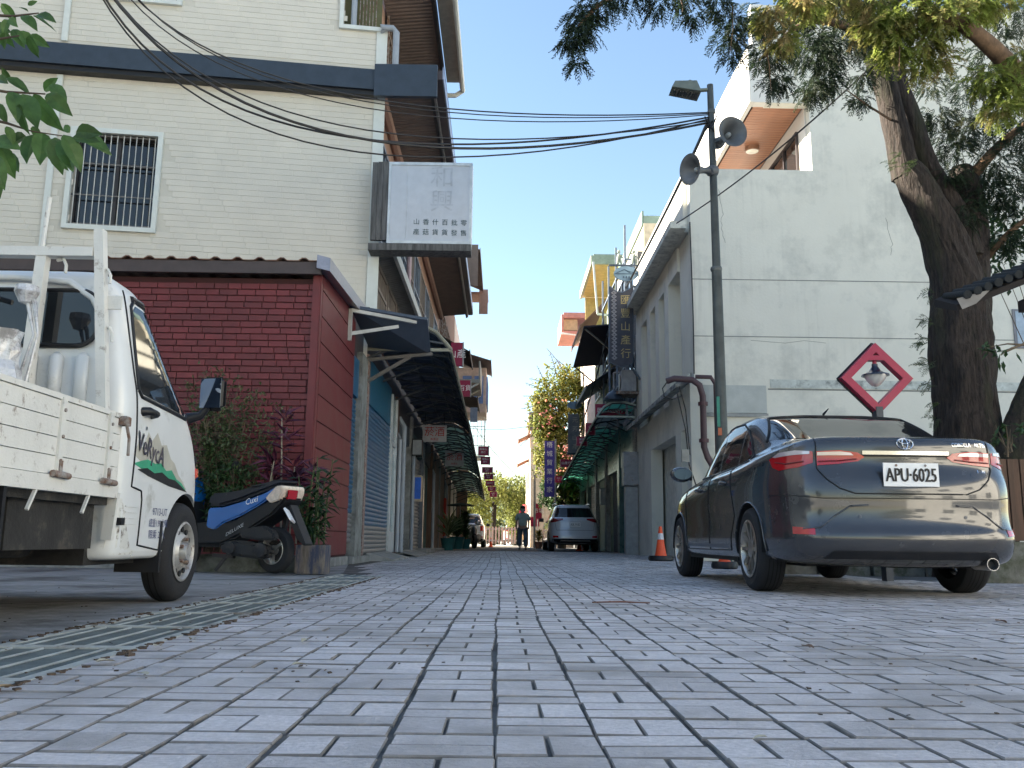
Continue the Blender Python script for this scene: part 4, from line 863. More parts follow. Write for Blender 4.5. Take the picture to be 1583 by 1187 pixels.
class Skin:
    def __init__(s, bvh): s.b = bvh
    def hit(s, u, v, d, off):
        """d: 'L','R' (u=y,v=z), 'B' rear, 'F' front (u=x,v=z), or 'T' top (u=x,v=y)"""
        o, dr_ = {'L': (Vector((-3, u, v)), Vector((1, 0, 0))), 'R': (Vector((3, u, v)), Vector((-1, 0, 0))), 'B': (Vector((u, -3, v)), Vector((0, 1, 0))),
                  'F': (Vector((u, 9, v)), Vector((0, -1, 0))), 'T': (Vector((u, v, 4)), Vector((0, 0, -1)))}[d] if isinstance(d, str) else (d[0](u, v), d[1])
        loc, n, i, ds = s.b.ray_cast(o, dr_)
        if loc is None: return None
        if n.dot(dr_) > 0: n = -n
        return loc + n*off
    def patch(s, poly, d, off=.003, th=.01, step=.04, name='patch', m=None, parent=None, smooth=40):
        bm = bmesh.new(); f = bm.faces.new([bm.verts.new((u, v, 0)) for u, v in poly])
        us = [p[0] for p in poly]; vs = [p[1] for p in poly]
        for ax, lo, hi in ((0, min(us), max(us)), (1, min(vs), max(vs))):
            k = int((hi-lo)/step)
            for i in range(1, k+1):
                c = [0, 0, 0]; c[ax] = lo+(hi-lo)*i/(k+1); nn = [0, 0, 0]; nn[ax] = 1
                bmesh.ops.bisect_plane(bm, geom=bm.verts[:]+bm.edges[:]+bm.faces[:], plane_co=c, plane_no=nn)
        bm.verts.ensure_lookup_table(); pos = []; ok = []
        for v in bm.verts: h = s.hit(v.co.x, v.co.y, d, off); pos.append(h)
        good = [p for p in pos if p is not None]
        if not good: bm.free(); return None
        for i, p in enumerate(pos):
            if p is None:
                c = bm.verts[i].co; j = min((j for j in range(len(pos)) if pos[j] is not None), key=lambda j: (bm.verts[j].co-c).length); pos[i] = pos[j].copy()
        uv = [v.co.copy() for v in bm.verts]
        for v, p in zip(bm.verts, pos): v.co = p
        r_ = bmesh.ops.extrude_face_region(bm, geom=bm.faces[:]) if th else None
        if r_:
            nv = [g_ for g_ in r_['geom'] if isinstance(g_, bmesh.types.BMVert)]
            dd = {'L': Vector((1, 0, 0)), 'R': Vector((-1, 0, 0)), 'B': Vector((0, 1, 0)), 'F': Vector((0, -1, 0)), 'T': Vector((0, 0, -1))}[d] if isinstance(d, str) else d[1]
            old = [v for v in bm.verts if v not in set(nv)]
            for v in old: v.co += dd*th
        bmesh.ops.recalc_face_normals(bm, faces=bm.faces)
        me = bpy.data.meshes.new(name); bm.to_mesh(me); bm.free(); me.materials.append(m)
        me.polygons.foreach_set('use_smooth', [True]*len(me.polygons)); me.set_sharp_from_angle(angle=R(smooth))
        o = bpy.data.objects.new(name, me); C.objects.link(o); o.parent = parent; return o
    def line(s, pts, d, w_=.008, name='seam', m=None, parent=None, off=.0015, step=.03, h=.004):
        P = []
        for i in range(len(pts)-1):
            a, b = pts[i], pts[i+1]; n = max(1, int(math.hypot(b[0]-a[0], b[1]-a[1])/step))
            P += [(a[0]+(b[0]-a[0])*k/n, a[1]+(b[1]-a[1])*k/n) for k in range(n)]
        P.append(pts[-1]); W3_ = [s.hit(u, v, d, off) for u, v in P]; W3_ = [p for p in W3_ if p is not None]
        q = MB(); q.tube(W3_, w_/2, 6)
        return q.build(name, m, parent, local=True, smooth=60)
def set_mat_smooth(me, m, ang=35):
    me.materials.clear(); me.materials.append(m); me.polygons.foreach_set('material_index', [0]*len(me.polygons))
    me.polygons.foreach_set('use_smooth', [True]*len(me.polygons)); me.set_sharp_from_angle(angle=R(ang))
def wheel(parent, x, y, z, r, rr, w_, side, style='multi', name='wheel', rimm=None, lean=0):
    """x = outer face; side +1 outer face towards +x"""
    T = MB(); s = side
    T.lathe([(rr, 0), (rr+.012, -.006), (r-.045, .004), (r-.018, -.008), (r-.004, -.030), (r, -.05), (r, -w_+.05), (r-.004, -w_+.03), (r-.018, -w_+.008), (rr, -w_), (rr, 0)], (x, y, z), (s, 0, 0), 56)
    ty = T.build(name, rubber, parent, local=True, smooth=35)
    gq = MB()
    for g_ in (.065, .095, .125, .15):
        if g_ < w_-.04: gq.lathe([(r+.0015, -g_), (r+.0015, -g_-.007)], (x, y, z), (s, 0, 0), 56)
    gq.build('tread_groove', M('tread_black', (.005, .005, .005), .9), ty, local=True)
    rm = rimm or silver; q = MB()
    q.lathe([(rr+.004, .002), (rr-.008, .008), (rr-.016, -.004), (rr-.022, -.05), (rr-.03, -w_*.7)], (x, y, z), (s, 0, 0), 48)
    ri = q.build('rim', rm, ty, local=True, smooth=35)
    q = MB(); q.lathe([(rr-.03, -.075), (0, -.075)], (x, y, z), (s, 0, 0), 32); q.build('brake_disc', M('dark_iron', (.05, .045, .045), .5, .6), ty, local=True)
    if style == 'multi':
        for k in range(10):
            a = 2*math.pi*k/10; da = .07 if k % 2 else -.07
            o_ = Vector((x-.012*s, y+math.cos(a)*(rr-.015), z+math.sin(a)*(rr-.015))); a2 = a+da*1.9
            i_ = Vector((x-.03*s, y+math.cos(a2)*.055, z+math.sin(a2)*.055)); q = MB(); q.bar(i_, o_, .030, .020, up=(1, 0, 0)); q.build('spoke', rm, ty, local=True)
        q = MB(); q.lathe([(.07, -.045), (.068, -.012), (.03, -.004), (0, -.004)], (x, y, z), (s, 0, 0), 24); q.build('hub', rm, ty, local=True, smooth=40)
    else:
        q = MB(); q.lathe([(rr-.022, -.02), (rr-.045, -.03), (rr*.62, -.012), (rr*.5, .004), (rr*.42, -.01), (rr*.34, -.03), (rr*.3, .02), (rr*.28, .028), (0, .03)], (x, y, z), (s, 0, 0), 40); q.build('disc', rm, ty, local=True, smooth=40)
        q = MB()
        for k in range(12):
            a = 2*math.pi*k/12; c = Vector((x-.014*s, y+math.cos(a)*rr*.76, z+math.sin(a)*rr*.76)); q.lathe([(0, .004), (.016, .004), (.016, -.006)], c, (s, 0, 0), 10)
        q.build('vent_holes', black, ty, local=True, kind='stuff')
        q = MB()
        for k in range(5): a = 2*math.pi*k/5+.2; q.lathe([(.012, -.01), (.012, .02), (0, .022)], (x, y+math.cos(a)*rr*.42, z+math.sin(a)*rr*.42), (s, 0, 0), 6)
        q.build('lug_nuts', rust, ty, local=True)
    return ty
def well(parent, x, y, z, r, dp, s):
    q = MB(); n = 22; vs = []
    for i in range(n+1):
        a = R(-4+188*i/n); vs += [(x, y+r*math.cos(a), z+r*math.sin(a)), (x-s*dp, y+r*math.cos(a), z+r*math.sin(a))]
    q.add(vs, [(2*i, 2*i+2, 2*i+3, 2*i+1) for i in range(n)] + [tuple(2*i+1 for i in range(n+1))]); q.build('wheel_well', M('well_black', (.006, .006, .006), .9, bump=0), parent, local=True)
paint = M('graphite_paint', (.050, .051, .056), .24, .35, var=.06, bump=.0, coat=1, rnd=0)
seam = M('seam_black', (.004, .004, .005), .6, var=0, bump=0)
redlens = M('red_lens', (.42, .006, .012), .12, var=.1, bump=0, coat=1)
clearlens = M('clear_lens', (.55, .48, .50), .08, .3, var=.1, bump=0, coat=1)
carglass = M('tinted_glass', (.014, .016, .019), .03, var=0, bump=0, spec=.7)

# ------------------------------------------------------------------ the grey sedan
sed = thing('parked_sedan', 'dark grey sedan with number plate APU-6025 parked on the right', 'car', (2.79, 5.95, 0))
zz = lambda a, b, c: [a, a, a*.5+b*.5 if False else a, (a*2+b)/3, (a+b)/2, (a+2*b)/3, b, b, (2*b+c)/3, (b+c)/2, (b+2*c)/3, c, c, c]
rings = [
 ring(.80, .16, 4.50, .21), ring(.862, .055, 4.60, .255), ring(.876, .012, 4.62, .335), ring(.884, .000, 4.63, .43),
 ring(.880, .040, 4.62, .475), ring(.876, .055, 4.61, .58), ring(.884, .045, 4.59, .70), ring(.886, .065, 4.52, zz(.81, .80, .74)),
 ring(.876, .120, 4.45, zz(.90, .88, .78)), ring(.862, .105, 4.38, zz(1.0, .935, .82)), ring(.835, .115, 4.28, zz(1.085, .965, .86)),
 ring(.800, .175, 4.15, zz(1.115, .985, .885)), ring(.765, .60, 3.52, zz(1.125, 1.0, .975)), ring(.765, .70, 3.42, zz(1.15, 1.03, 1.02)),
 ring(.685, 1.22, 2.85, zz(1.36, 1.33, 1.34)), ring(.630, 1.40, 2.60, zz(1.42, 1.425, 1.41)), ring(.54, 1.56, 2.45, zz(1.448, 1.462, 1.44)), ring(.25, 1.75, 2.3, zz(1.462, 1.475, 1.46))]
cage = ring_body(rings)
full = evaluated(cage.copy(), 3); skin = Skin(bvh_of(full))
cuts = [cylmesh(.352, x0, x1, yy, .318) for yy in (.98, 3.68) for x0, x1 in ((-1.2, -.60), (.60, 1.2))]
bodym = evaluated(cage, 3, cuts); set_mat_smooth(bodym, paint, 32)
bo = bpy.data.objects.new('body', bodym); C.objects.link(bo); bo.parent = sed
for yy in (.98, 3.68):
    for s in (-1, 1):
        well(sed, s*.872, yy, .318, .349, .28, s)
        pts = [(yy+.356*math.cos(a), .318+.356*math.sin(a)) for a in [R(-14+208*k/24) for k in range(25)]]
        skin.line(pts, 'L' if s < 0 else 'R', .014, 'arch_lip', paint, bo, off=.001)
        wheel(sed, s*.872, yy, .318, .318, .215, .205, s, rimm=M('alloy_bronze_silver', (.42, .38, .33), .3, .85, bump=.03))
# side glass
for s, d in ((-1, 'L'), (1, 'R')):
    for nm, pl_ in (('rear_door_window', [(1.60, 1.015), (1.60, 1.335), (1.80, 1.375), (2.20, 1.395), (2.20, 1.005)]),
                    ('front_door_window', [(2.27, 1.005), (2.27, 1.395), (2.45, 1.385), (2.75, 1.315), (3.05, 1.17), (3.28, 1.035), (3.25, 1.01)]),
                    ('quarter_window', [(1.17, 1.045), (1.36, 1.20), (1.55, 1.305), (1.55, 1.018)])):
        skin.patch(pl_, d, .002, .006, .05, nm, carglass, bo)
    skin.line([(1.10, 1.022), (1.30, 1.185), (1.50, 1.305), (1.75, 1.385), (2.2, 1.418), (2.5, 1.40), (2.8, 1.32), (3.1, 1.17), (3.33, 1.02)], d, .018, 'window_trim', seam, bo)
    skin.line([(1.08, 1.005), (1.6, .995), (2.3, .985), (3.3, .995)], d, .014, 'belt_trim', seam, bo)
    skin.line([(1.36, .58), (1.40, .72), (1.46, .86), (1.54, 1.0)], d, .009, 'door_seam', seam, bo); skin.line([(1.36, .58), (1.47, .40), (1.50, .30)], d, .009, 'door_seam', seam, bo)
    skin.line([(2.24, .98), (2.25, .30)], d, .009, 'door_seam', seam, bo); skin.line([(3.22, .99), (3.30, .85), (3.30, .45), (3.22, .30)], d, .009, 'door_seam', seam, bo)
    skin.line([(1.50, .30), (3.22, .30)], d, .009, 'sill_seam', seam, bo)
    skin.patch([(1.50, .315), (1.50, .345), (3.2, .36), (3.2, .33)], d, .008, .012, .1, 'side_trim', M('grey_trim', (.14, .15, .17), .35, .5), bo)
    for yh in (1.66, 2.62):
        c = skin.hit(yh, .86 if yh < 2 else .85, d, .0); q = MB(); q.tube([(c.x, yh-.09, c.z), (c.x+s*.028, yh-.07, c.z+.002), (c.x+s*.034, yh, c.z+.004), (c.x+s*.028, yh+.07, c.z+.002), (c.x, yh+.09, c.z)], [.008, .014, .015, .014, .008], 8); q.build('door_handle', paint, bo, local=True, smooth=60)
        q = MB(); q.lathe([(0, .001), (.045, .001)], (c.x+s*.001, yh+.02, c.z), (s, 0, 0), 14); q.build('handle_cup', seam, bo, local=True)
    # mirror
    q = MB(); q.lathe([(0, -.06), (.055, -.055), (.085, -.03), (.095, .0), (.085, .04), (.05, .075), (0, .085)], (s*.945, 3.12, 1.045), (0, 1, 0), 18)
    q.v = [(s*.945+(x-s*.945)*1.25, y_, 1.045+(z_-1.045)*.85) for x, y_, z_ in q.v]; mi_ = q.build('door_mirror', paint, sed, local=True, smooth=50)
    q = MB(); q.bar((s*.84, 3.14, 1.0), (s*.92, 3.13, 1.01), .05, .03); q.build('mirror_arm', black, mi_, local=True)
    q = MB(); q.lathe([(0, -.064), (.07, -.064)], (s*.945, 3.12, 1.045), (0, 1, 0), 18); q.v = [(s*.945+(x-s*.945)*1.3, y_, 1.045+(z_-1.045)*.8) for x, y_, z_ in q.v]; q.build('mirror_glass', M('dim_mirror', (.16, .18, .20), .05, 1, var=0, bump=0), mi_, local=True)
# rear glass
skin.patch([(-.68, 1.155), (-.66, 1.19), (-.55, 1.385), (-.25, 1.408), (.25, 1.408), (.55, 1.385), (.66, 1.19), (.68, 1.155), (.3, 1.143), (-.3, 1.143)], 'B', .003, .008, .05, 'rear_window', carglass, bo)
skin.line([(-.695, 1.148), (-.665, 1.20), (-.56, 1.39), (-.25, 1.418), (.25, 1.418), (.56, 1.39), (.665, 1.20), (.695, 1.148)], 'B', .022, 'glass_seal', seam, bo)
# oblique frames for the lamps that wrap round the corners
def obl(s, ang_):
    d = Vector((-s*math.sin(ang_), math.cos(ang_), 0)); u_ = Vector((math.cos(ang_), s*math.sin(ang_), 0))
    return (lambda u, v: u_*u + Vector((0, 0, v)) - d*3, d)
for s in (-1, 1):
    od = obl(s, R(38)); F_ = lambda pts: [(s*u, v) for u, v in pts]
    # u runs outwards; lamp outline: slim inner tip, deep outer lobe running round to the side
    skin.patch(F_([(.70, .885), (.86, .872), (.93, .90), (.975, .965), (.88, 1.0), (.72, 1.005), (.60, .995), (.60, .915)]), od, .004, .012, .03, 'tail_lamp', redlens, bo)
    skin.patch(F_([(.62, .978), (.90, .968), (.93, .976), (.86, 1.0), (.72, 1.006), (.62, .996)]), od, .010, .010, .03, 'lamp_lens', clearlens, bo)
    skin.patch(F_([(.285, .955), (.33, .925), (.47, .905), (.60, .895), (.60, .995), (.45, 1.0), (.33, .985)]), 'B', .006, .012, .03, 'tail_lamp', redlens, bo)
    skin.patch(F_([(.36, .966), (.45, .966), (.595, .966), (.595, .988), (.45, .992), (.38, .984)]), 'B', .011, .010, .03, 'lamp_lens', clearlens, bo)
    skin.line(F_([(.34, .940), (.45, .928), (.59, .922)]), 'B', .010, 'lamp_strip', M('lamp_dark_red', (.16, .004, .008), .3), bo, off=.010)
    skin.line(F_([(.66, .925), (.80, .915), (.90, .935)]), od, .010, 'lamp_strip', M('lamp_dark_red', (.16, .004, .008), .3), bo, off=.008)
    skin.line(F_([(.605, 1.02), (.602, .89)]), 'B', .007, 'lamp_gap', seam, bo)
    skin.patch(F_([(.66, .42), (.66, .46), (.80, .475), (.80, .425)]), obl(s, R(15)), .004, .01, .03, 'reflector', redlens, bo)
skin.line([(-.60, 1.09), (-.605, .87), (-.56, .80), (-.48, .735), (-.38, .70), (.38, .70), (.48, .735), (.56, .80), (.605, .87), (.60, 1.09)], 'B', .010, 'boot_seam', seam, bo)
skin.patch([(-.30, .972), (-.30, .998), (.30, .998), (.30, .972)], 'B', .010, .02, .04, 'garnish', M('dark_chrome', (.42, .43, .45), .12, 1, var=.03, bump=0), bo)
skin.patch([(-.31, .958), (-.31, .974), (.31, .974), (.31, .958)], 'B', .006, .01, .05, 'garnish_shadow', seam, bo)
skin.patch([(-.60, .262), (-.55, .315), (.55, .315), (.60, .262)], 'B', .004, .01, .05, 'rear_valance', black, bo)
skin.line([(-.72, .46), (-.62, .47), (-.52, .55), (-.42, .615), (-.30, .622)], 'B', .012, 'bumper_crease', paint, bo); skin.line([(.72, .46), (.62, .47), (.52, .55), (.42, .615), (.30, .622)], 'B', .012, 'bumper_crease', paint, bo)
skin.line([(-.84, .70), (-.60, .668), (.60, .668), (.84, .70)], 'B', .006, 'bumper_seam', seam, bo)
for xx in (-.36, .36): skin.patch([(xx+.012*math.cos(a), .545+.012*math.sin(a)) for a in [k*.785 for k in range(8)]], 'B', .003, .004, .05, 'parking_sensor', M('sensor_grey', (.09, .1, .12), .4), bo)
# plate with its writing
pc = skin.hit(0, .83, 'B', .012); yp = min(pc.y, skin.hit(0, .75, 'B', .0).y)-.012
pl_ = MB(); pl_.box(-.19, yp, .750, .19, yp+.006, .910); plate = pl_.build('number_plate', M('plate_white', (.80, .80, .80), .4, var=.02, bump=0), sed, local=True)
ink = M('plate_ink', (.008, .008, .010), .5, bump=0)
pt = text('APU·6025', .118, ink, plate, 'plate_lettering', (0, yp, .823), (1, 0, 0), (0, 0, 1), .003, squash=.345, local=True)
# heavier and taller digits
for v in pt.data.vertices: v.co.z = .823+(v.co.z-.823)*1.12
for dx_ in (.0035, -.0035):
    o2 = pt.copy(); o2.data = pt.data.copy(); C.objects.link(o2)
    for v in o2.data.vertices: v.co.x += dx_; v.co.y -= .0006*(1+dx_*100)
for xx in (-.10, .10):
    q = MB(); q.lathe([(0, .003), (.009, .003), (.009, 0)], (xx, yp, .893), (0, -1, 0), 8); q.build('plate_screw', rust, plate, local=True)
# round emblem: three overlapping ellipses, and the script on the boot lid
ec = Vector((0, 0, 1.05))
def ell(a, b, cx, cz, rr_w, nm):
    pts = [skin.hit(cx+a*math.cos(t), 1.048+cz+b*math.sin(t), 'B', .006) for t in [2*math.pi*k/26 for k in range(27)]]
    q = MB(); q.tube([p for p in pts if p], rr_w, 6, cap=False); q.build(nm, chrome, bo, local=True, smooth=60)
ell(.056, .037, 0, 0, .0048, 'emblem_ring'); ell(.019, .034, 0, 0, .0042, 'emblem_ring'); ell(.038, .015, 0, .016, .0042, 'emblem_ring')
pj = lambda v: skin.hit(v.x, v.z, 'B', .004) or v
text('COROLLA', .036, chrome, bo, 'badge_lettering', (.40, 0, 1.045), (1, 0, 0), (0, 0, 1), 0, local=True, proj=pj, squash=.14); text('ALTIS', .036, chrome, bo, 'badge_lettering', (.54, 0, 1.045), (1, 0, 0), (0, 0, 1), 0, local=True, proj=pj, squash=.09)
text('1.8', .03, chrome, bo, 'badge_lettering', (.52, 0, .86), (1, 0, 0), (0, 0, 1), 0, local=True, proj=pj, squash=.06)
# underside and exhaust
q = MB(); q.box(-.60, .5, .20, .60, 4.2, .32); q.box(-.84, 1.42, .215, -.60, 3.26, .27); q.box(.60, 1.42, .215, .84, 3.26, .27); q.build('underbody', M('under_black', (.01, .01, .01), .9), sed, local=True)
q = MB(); q.tube([(-.68, .98, .30), (.68, .98, .30)], .035, 8); q.tube([(.40, .3, .27), (.40, 1.4, .24)], .07, 10); q.build('axle', M('under_black', (.01, .01, .01), .9), sed, local=True)
q = MB(); q.lathe([(.038, 0), (.042, 0), (.042, .22), (.038, .22), (.038, .0)], (.52, .06, .235), (0, 1, 0), 18); ex = q.build('exhaust_pipe', steel, sed, local=True, smooth=40)
q = MB(); q.lathe([(0, .05), (.038, .05)], (.52, .06, .235), (0, 1, 0), 14); q.build('pipe_bore', black, ex, local=True)
q = MB(); q.tube([(0, 1.62, 1.47), (.0, 1.50, 1.50)], [.012, .004], 6); q.build('antenna', black, sed, local=True)

# ------------------------------------------------------------------ the small white truck
TX, TY = -2.56, 5.19
trk = thing('white_truck', 'small white flatbed truck with scuffed side boards parked by the red shed', 'truck', (TX, TY, 0))
TBX = [0, .35, .60, .705, .73, .73, .73, .73, .73, .73, .715, .66, .40, 0]; TBY = [0, 0, .004, .025, .10, .25, .42, .62, .80, .98, 1.12, 1.20, 1.30, 1.33]
def tr(w_, yr, yf, z): return ring(w_, yr, yf, z, TBX, TBY, 1.33, .73)
trings = [tr(.66, -.86, .28, .24), tr(.715, -.925, .36, .245), tr(.728, -.93, .39, .30), tr(.728, -.93, .41, .48), tr(.73, -.93, .40, .66), tr(.728, -.93, .37, .80), tr(.722, -.93, .28, .94),
          tr(.714, -.93, .14, 1.06), tr(.700, -.928, .06, 1.12), tr(.650, -.925, -.20, 1.36), tr(.612, -.92, -.40, 1.56), tr(.585, -.905, -.50, 1.64), tr(.50, -.86, -.58, 1.685), tr(.25, -.75, -.66, 1.70)]
tcage = ring_body(trings)
tfull = evaluated(tcage.copy(), 3); ts = Skin(bvh_of(tfull))
wp = M('scuffed_white_paint', (.66, .67, .665), .33, var=.05, scale=3, col2=(.40, .40, .37), c2=.66, c2s=5, bump=.05, coat=.4)
wps = M('chipped_white_paint', (.66, .65, .61), .5, var=.07, scale=3, col2=(.16, .11, .08), c2=.64, c2s=16, bump=.2, streak=.25)
tb = evaluated(tcage, 3, [cylmesh(.335, x0, x1, .0, .27) for x0, x1 in ((.44, 1.2), (-1.2, -.44))]); set_mat_smooth(tb, wp, 32)
cab = bpy.data.objects.new('cab', tb); C.objects.link(cab); cab.parent = trk
for s in (-1, 1):
    well(trk, s*.70, 0, .27, .333, .28, s)
    wheel(trk, s*.73, 0, .275, .278, .165, .15, s, 'steel', rimm=M('steel_rim', (.46, .45, .43), .45, .5, col2=(.22, .16, .12), c2=.6, c2s=20))
    wheel(trk, s*.70, -2.35, .275, .278, .165, .15, s, 'steel', rimm=M('steel_rim', (.46, .45, .43), .45, .5))
    d = 'L' if s < 0 else 'R'
    ts.patch([(-.735, 1.10), (-.70, 1.515), (-.66, 1.55), (-.47, 1.545), (-.30, 1.39), (-.06, 1.075), (-.10, 1.045), (-.70, 1.075)], d, .003, .006, .04, 'side_window', carglass, cab)
    ts.line([(-.755, 1.09), (-.725, 1.53), (-.67, 1.575), (-.45, 1.57), (-.26, 1.40), (-.02, 1.075), (-.08, 1.03), (-.72, 1.06), (-.755, 1.09)], d, .022, 'window_rubber', black, cab)
    ts.line([(-.70, 1.58), (-.45, 1.585), (-.27, 1.43), (-.06, 1.13)], d, .035, 'rain_visor', M('visor_smoke', (.02, .018, .022), .15), cab)
    ts.line([(-.79, 1.60), (-.785, 1.2), (-.775, .86), (-.79, .60), (-.67, .585), (-.655, .54), (-.66, .315), (-.35, .285)], d, .010, 'door_seam', seam, cab)
    ts.line([(.12, 1.03), (.20, .90), (.24, .72), (.22, .63)], d, .007, 'wing_seam', M('soft_seam', (.20, .20, .20), .7), cab)
    for k in range(4): ts.patch([(-.83, .50-k*.028), (-.83, .506-k*.028), (-.70, .506-k*.028), (-.70, .50-k*.028)], d, .006, .008, .05, 'vent_rib', wp, cab)
    c = ts.hit(-.66, .985, d, 0); q = MB(); q.tube([(c.x-s*.01, -.71, .985), (c.x+s*.03, -.69, .99), (c.x+s*.033, -.61, .985), (c.x-s*.01, -.585, .975)], [.025, .022, .02, .015], 8); q.build('door_handle', black, cab, local=True, smooth=50)
    q = MB(); c = ts.hit(-.66, .905, d, 0); q.lathe([(0, .006), (.011, .006), (.011, 0)], c, (s, 0, 0), 10); q.build('key_lock', chrome, cab, local=True)
    c = ts.hit(.17, .735, d, 0); q = MB(); q.lathe([(.026, 0), (.022, .012), (0, .016)], c, (s, 0, 0), 14); q.v = [(a, b_, .735+(e-.735)*1.25) for a, b_, e in q.v]; q.build('turn_signal', M('amber_red_lens', (.6, .06, .02), .2, coat=1), cab, local=True, smooth=40)
    ts.patch([(-.22, .10), (-.30, .0)] and [(.20, .62), (.30, .60), (.37, .50), (.385, .38), (.34, .30), (.335, .45), (.27, .55)], d, .010, .02, .05, 'bumper_corner', black, cab)
    q = MB(); q.box(s*.735-.02, -.405, .16, s*.735+.02, -.33, .46) if False else q.box(min(s*.50, s*.735), -.375, .17, max(s*.50, s*.735), -.355, .44); q.build('mud_flap', black, trk, local=True)
ts.patch([(-.50, .30), (-.48, .60), (.48, .60), (.5, .30)], 'F', .01, .01, .1, 'front_bumper', black, cab)
ts.patch([(-.56, 1.13), (-.48, 1.5), (.48, 1.5), (.56, 1.13)], 'F', .004, .006, .06, 'windscreen', carglass, cab)
ts.patch([(-.905, .27), (-.90, .52), (-.86, .54), (-.80, .40), (-.74, .30), (-.60, .27)], 'R', .0012, .002, .04, 'rust_patch', M('rust_spotted_paint', (.60, .60, .57), .5, col2=(.12, .09, .07), c2=.56, c2s=22, var=.1), cab)
ts.patch([(-.70, .262), (-.70, .285), (-.32, .285), (-.34, .262)], 'R', .004, .006, .05, 'sill_step', wp, cab)
# artwork and writing on the door (side facing the street)
def dpoly(pts): return [(y_, z_) for y_, z_ in pts]
ts.patch(dpoly([(-.79, .76), (-.74, .83), (-.69, .80), (-.62, .89), (-.57, .85), (-.50, .90), (-.44, .84), (-.37, .85), (-.30, .78), (-.24, .76), (-.17, .70), (-.10, .67), (-.03, .628), (-.3, .66), (-.6, .70)]), 'R', .0012, .002, .04, 'mountain_decal', M('decal_beige', (.42, .40, .34), .5), cab)
ts.patch(dpoly([(-.79, .715), (-.70, .735), (-.62, .75), (-.52, .735), (-.44, .745), (-.36, .71), (-.28, .72), (-.20, .675), (-.12, .66), (-.04, .622), (-.3, .645), (-.6, .68)]), 'R', .0024, .002, .04, 'mountain_decal', M('decal_green', (.04, .30, .17), .5), cab)
ts.patch(dpoly([(-.74, .690), (-.62, .705), (-.52, .685), (-.42, .698), (-.32, .672), (-.22, .668), (-.10, .635), (-.02, .612), (-.3, .630), (-.6, .665)]), 'R', .0036, .002, .04, 'mountain_decal', M('decal_black', (.01, .01, .012), .5), cab)
pr = lambda off: (lambda v: ts.hit(v.y, v.z, 'R', off) or v)
for off, sz, mm in ((.0050, .150, M('decal_outline', (.012, .012, .014), .5)), (.0062, .135, M('decal_purplish', (.09, .08, .11), .5))):
    text('VeRycA', sz, mm, cab, 'door_lettering', (.9, -.585, .800), (0, 1, -.16), (0, .10, 1), 0, local=True, proj=pr(off), squash=.36 if sz > .14 else .345, shear=.1)
bl = M('stencil_blue', (.05, .06, .16), .6)
text('9713-UT', .055, bl, cab, 'door_lettering', (.9, -.40, .485), (0, 1, 0), (0, 0, 1), 0, local=True, proj=pr(.003), squash=.20)
text('總重1.90公噸', .050, bl, cab, 'door_lettering', (.9, -.41, .425), (0, 1, 0), (0, 0, 1), 0, local=True, proj=pr(.003), squash=.25)
text('限乘 2 人', .050, bl, cab, 'door_lettering', (.9, -.42, .365), (0, 1, 0), (0, 0, 1), 0, local=True, proj=pr(.003), squash=.22)
# mirror on the street side
q = MB(); q.tube([(.69, .02, 1.05), (.76, .03, 1.07), (.80, .03, 1.12)], [.035, .025, .02], 8); q.build('mirror_arm', black, trk, local=True, smooth=50)
q = MB(); q.obox((.83, .03, 1.20), (.165, .06, .205), Matrix.Rotation(R(-14), 3, 'Z')); mb_ = bmesh.new(); 
mir = q.build('door_mirror', black, trk, local=True); bm = bmesh.new(); bm.from_mesh(mir.data); bmesh.ops.bevel(bm, geom=bm.edges[:], offset=.028, segments=3, affect='EDGES'); bm.to_mesh(mir.data); bm.free()
q = MB(); q.obox((.822, -.005, 1.20), (.135, .004, .175), Matrix.Rotation(R(-14), 3, 'Z')); q.build('mirror_glass', M('mirror_glass', (.35, .38, .42), .03, 1, var=0, bump=0), mir, local=True)
# rear wall of the cab: window and pressed ribs
yb_ = -.935
q = MB(); pts = []
def rrect(x0, x1, z0, z1, r_, n=6):
    o_ = []
    for cx, cz, a0 in ((x1-r_, z1-r_, 0), (x0+r_, z1-r_, 90), (x0+r_, z0+r_, 180), (x1-r_, z0+r_, 270)):
        for k in range(n+1): a = R(a0+90*k/n); o_.append((cx+r_*math.cos(a), cz+r_*math.sin(a)))
    return o_
q.prism(rrect(-.55, .55, 1.285, 1.545, .09), yb_-.006, .012); rw = q.build('rear_window', carglass, cab, local=True)
q = MB(); P_ = rrect(-.56, .56, 1.275, 1.555, .10); q.tube([(a, yb_-.004, b_) for a, b_ in P_]+[(P_[0][0], yb_-.004, P_[0][1])], .012, 6); q.build('window_rubber', black, rw, local=True, smooth=60)
for k in range(9): x = -.50+k*.125; q = MB(); q.tube([(x, yb_, .98), (x, yb_-.006, 1.0), (x, yb_-.006, 1.22), (x, yb_, 1.24)], [.012, .032, .032, .012], 8); q.build('pressed_rib', wp, cab, local=True, smooth=60)
q = MB(); q.tube([(-.6, yb_, 1.58), (-.2, yb_, 1.62), (.15, yb_, 1.62), (.40, yb_, 1.60), (.52, yb_, 1.52), (.56, yb_, 1.45)], .018, 8); q.build('pressed_rib', wp, cab, local=True, smooth=60)
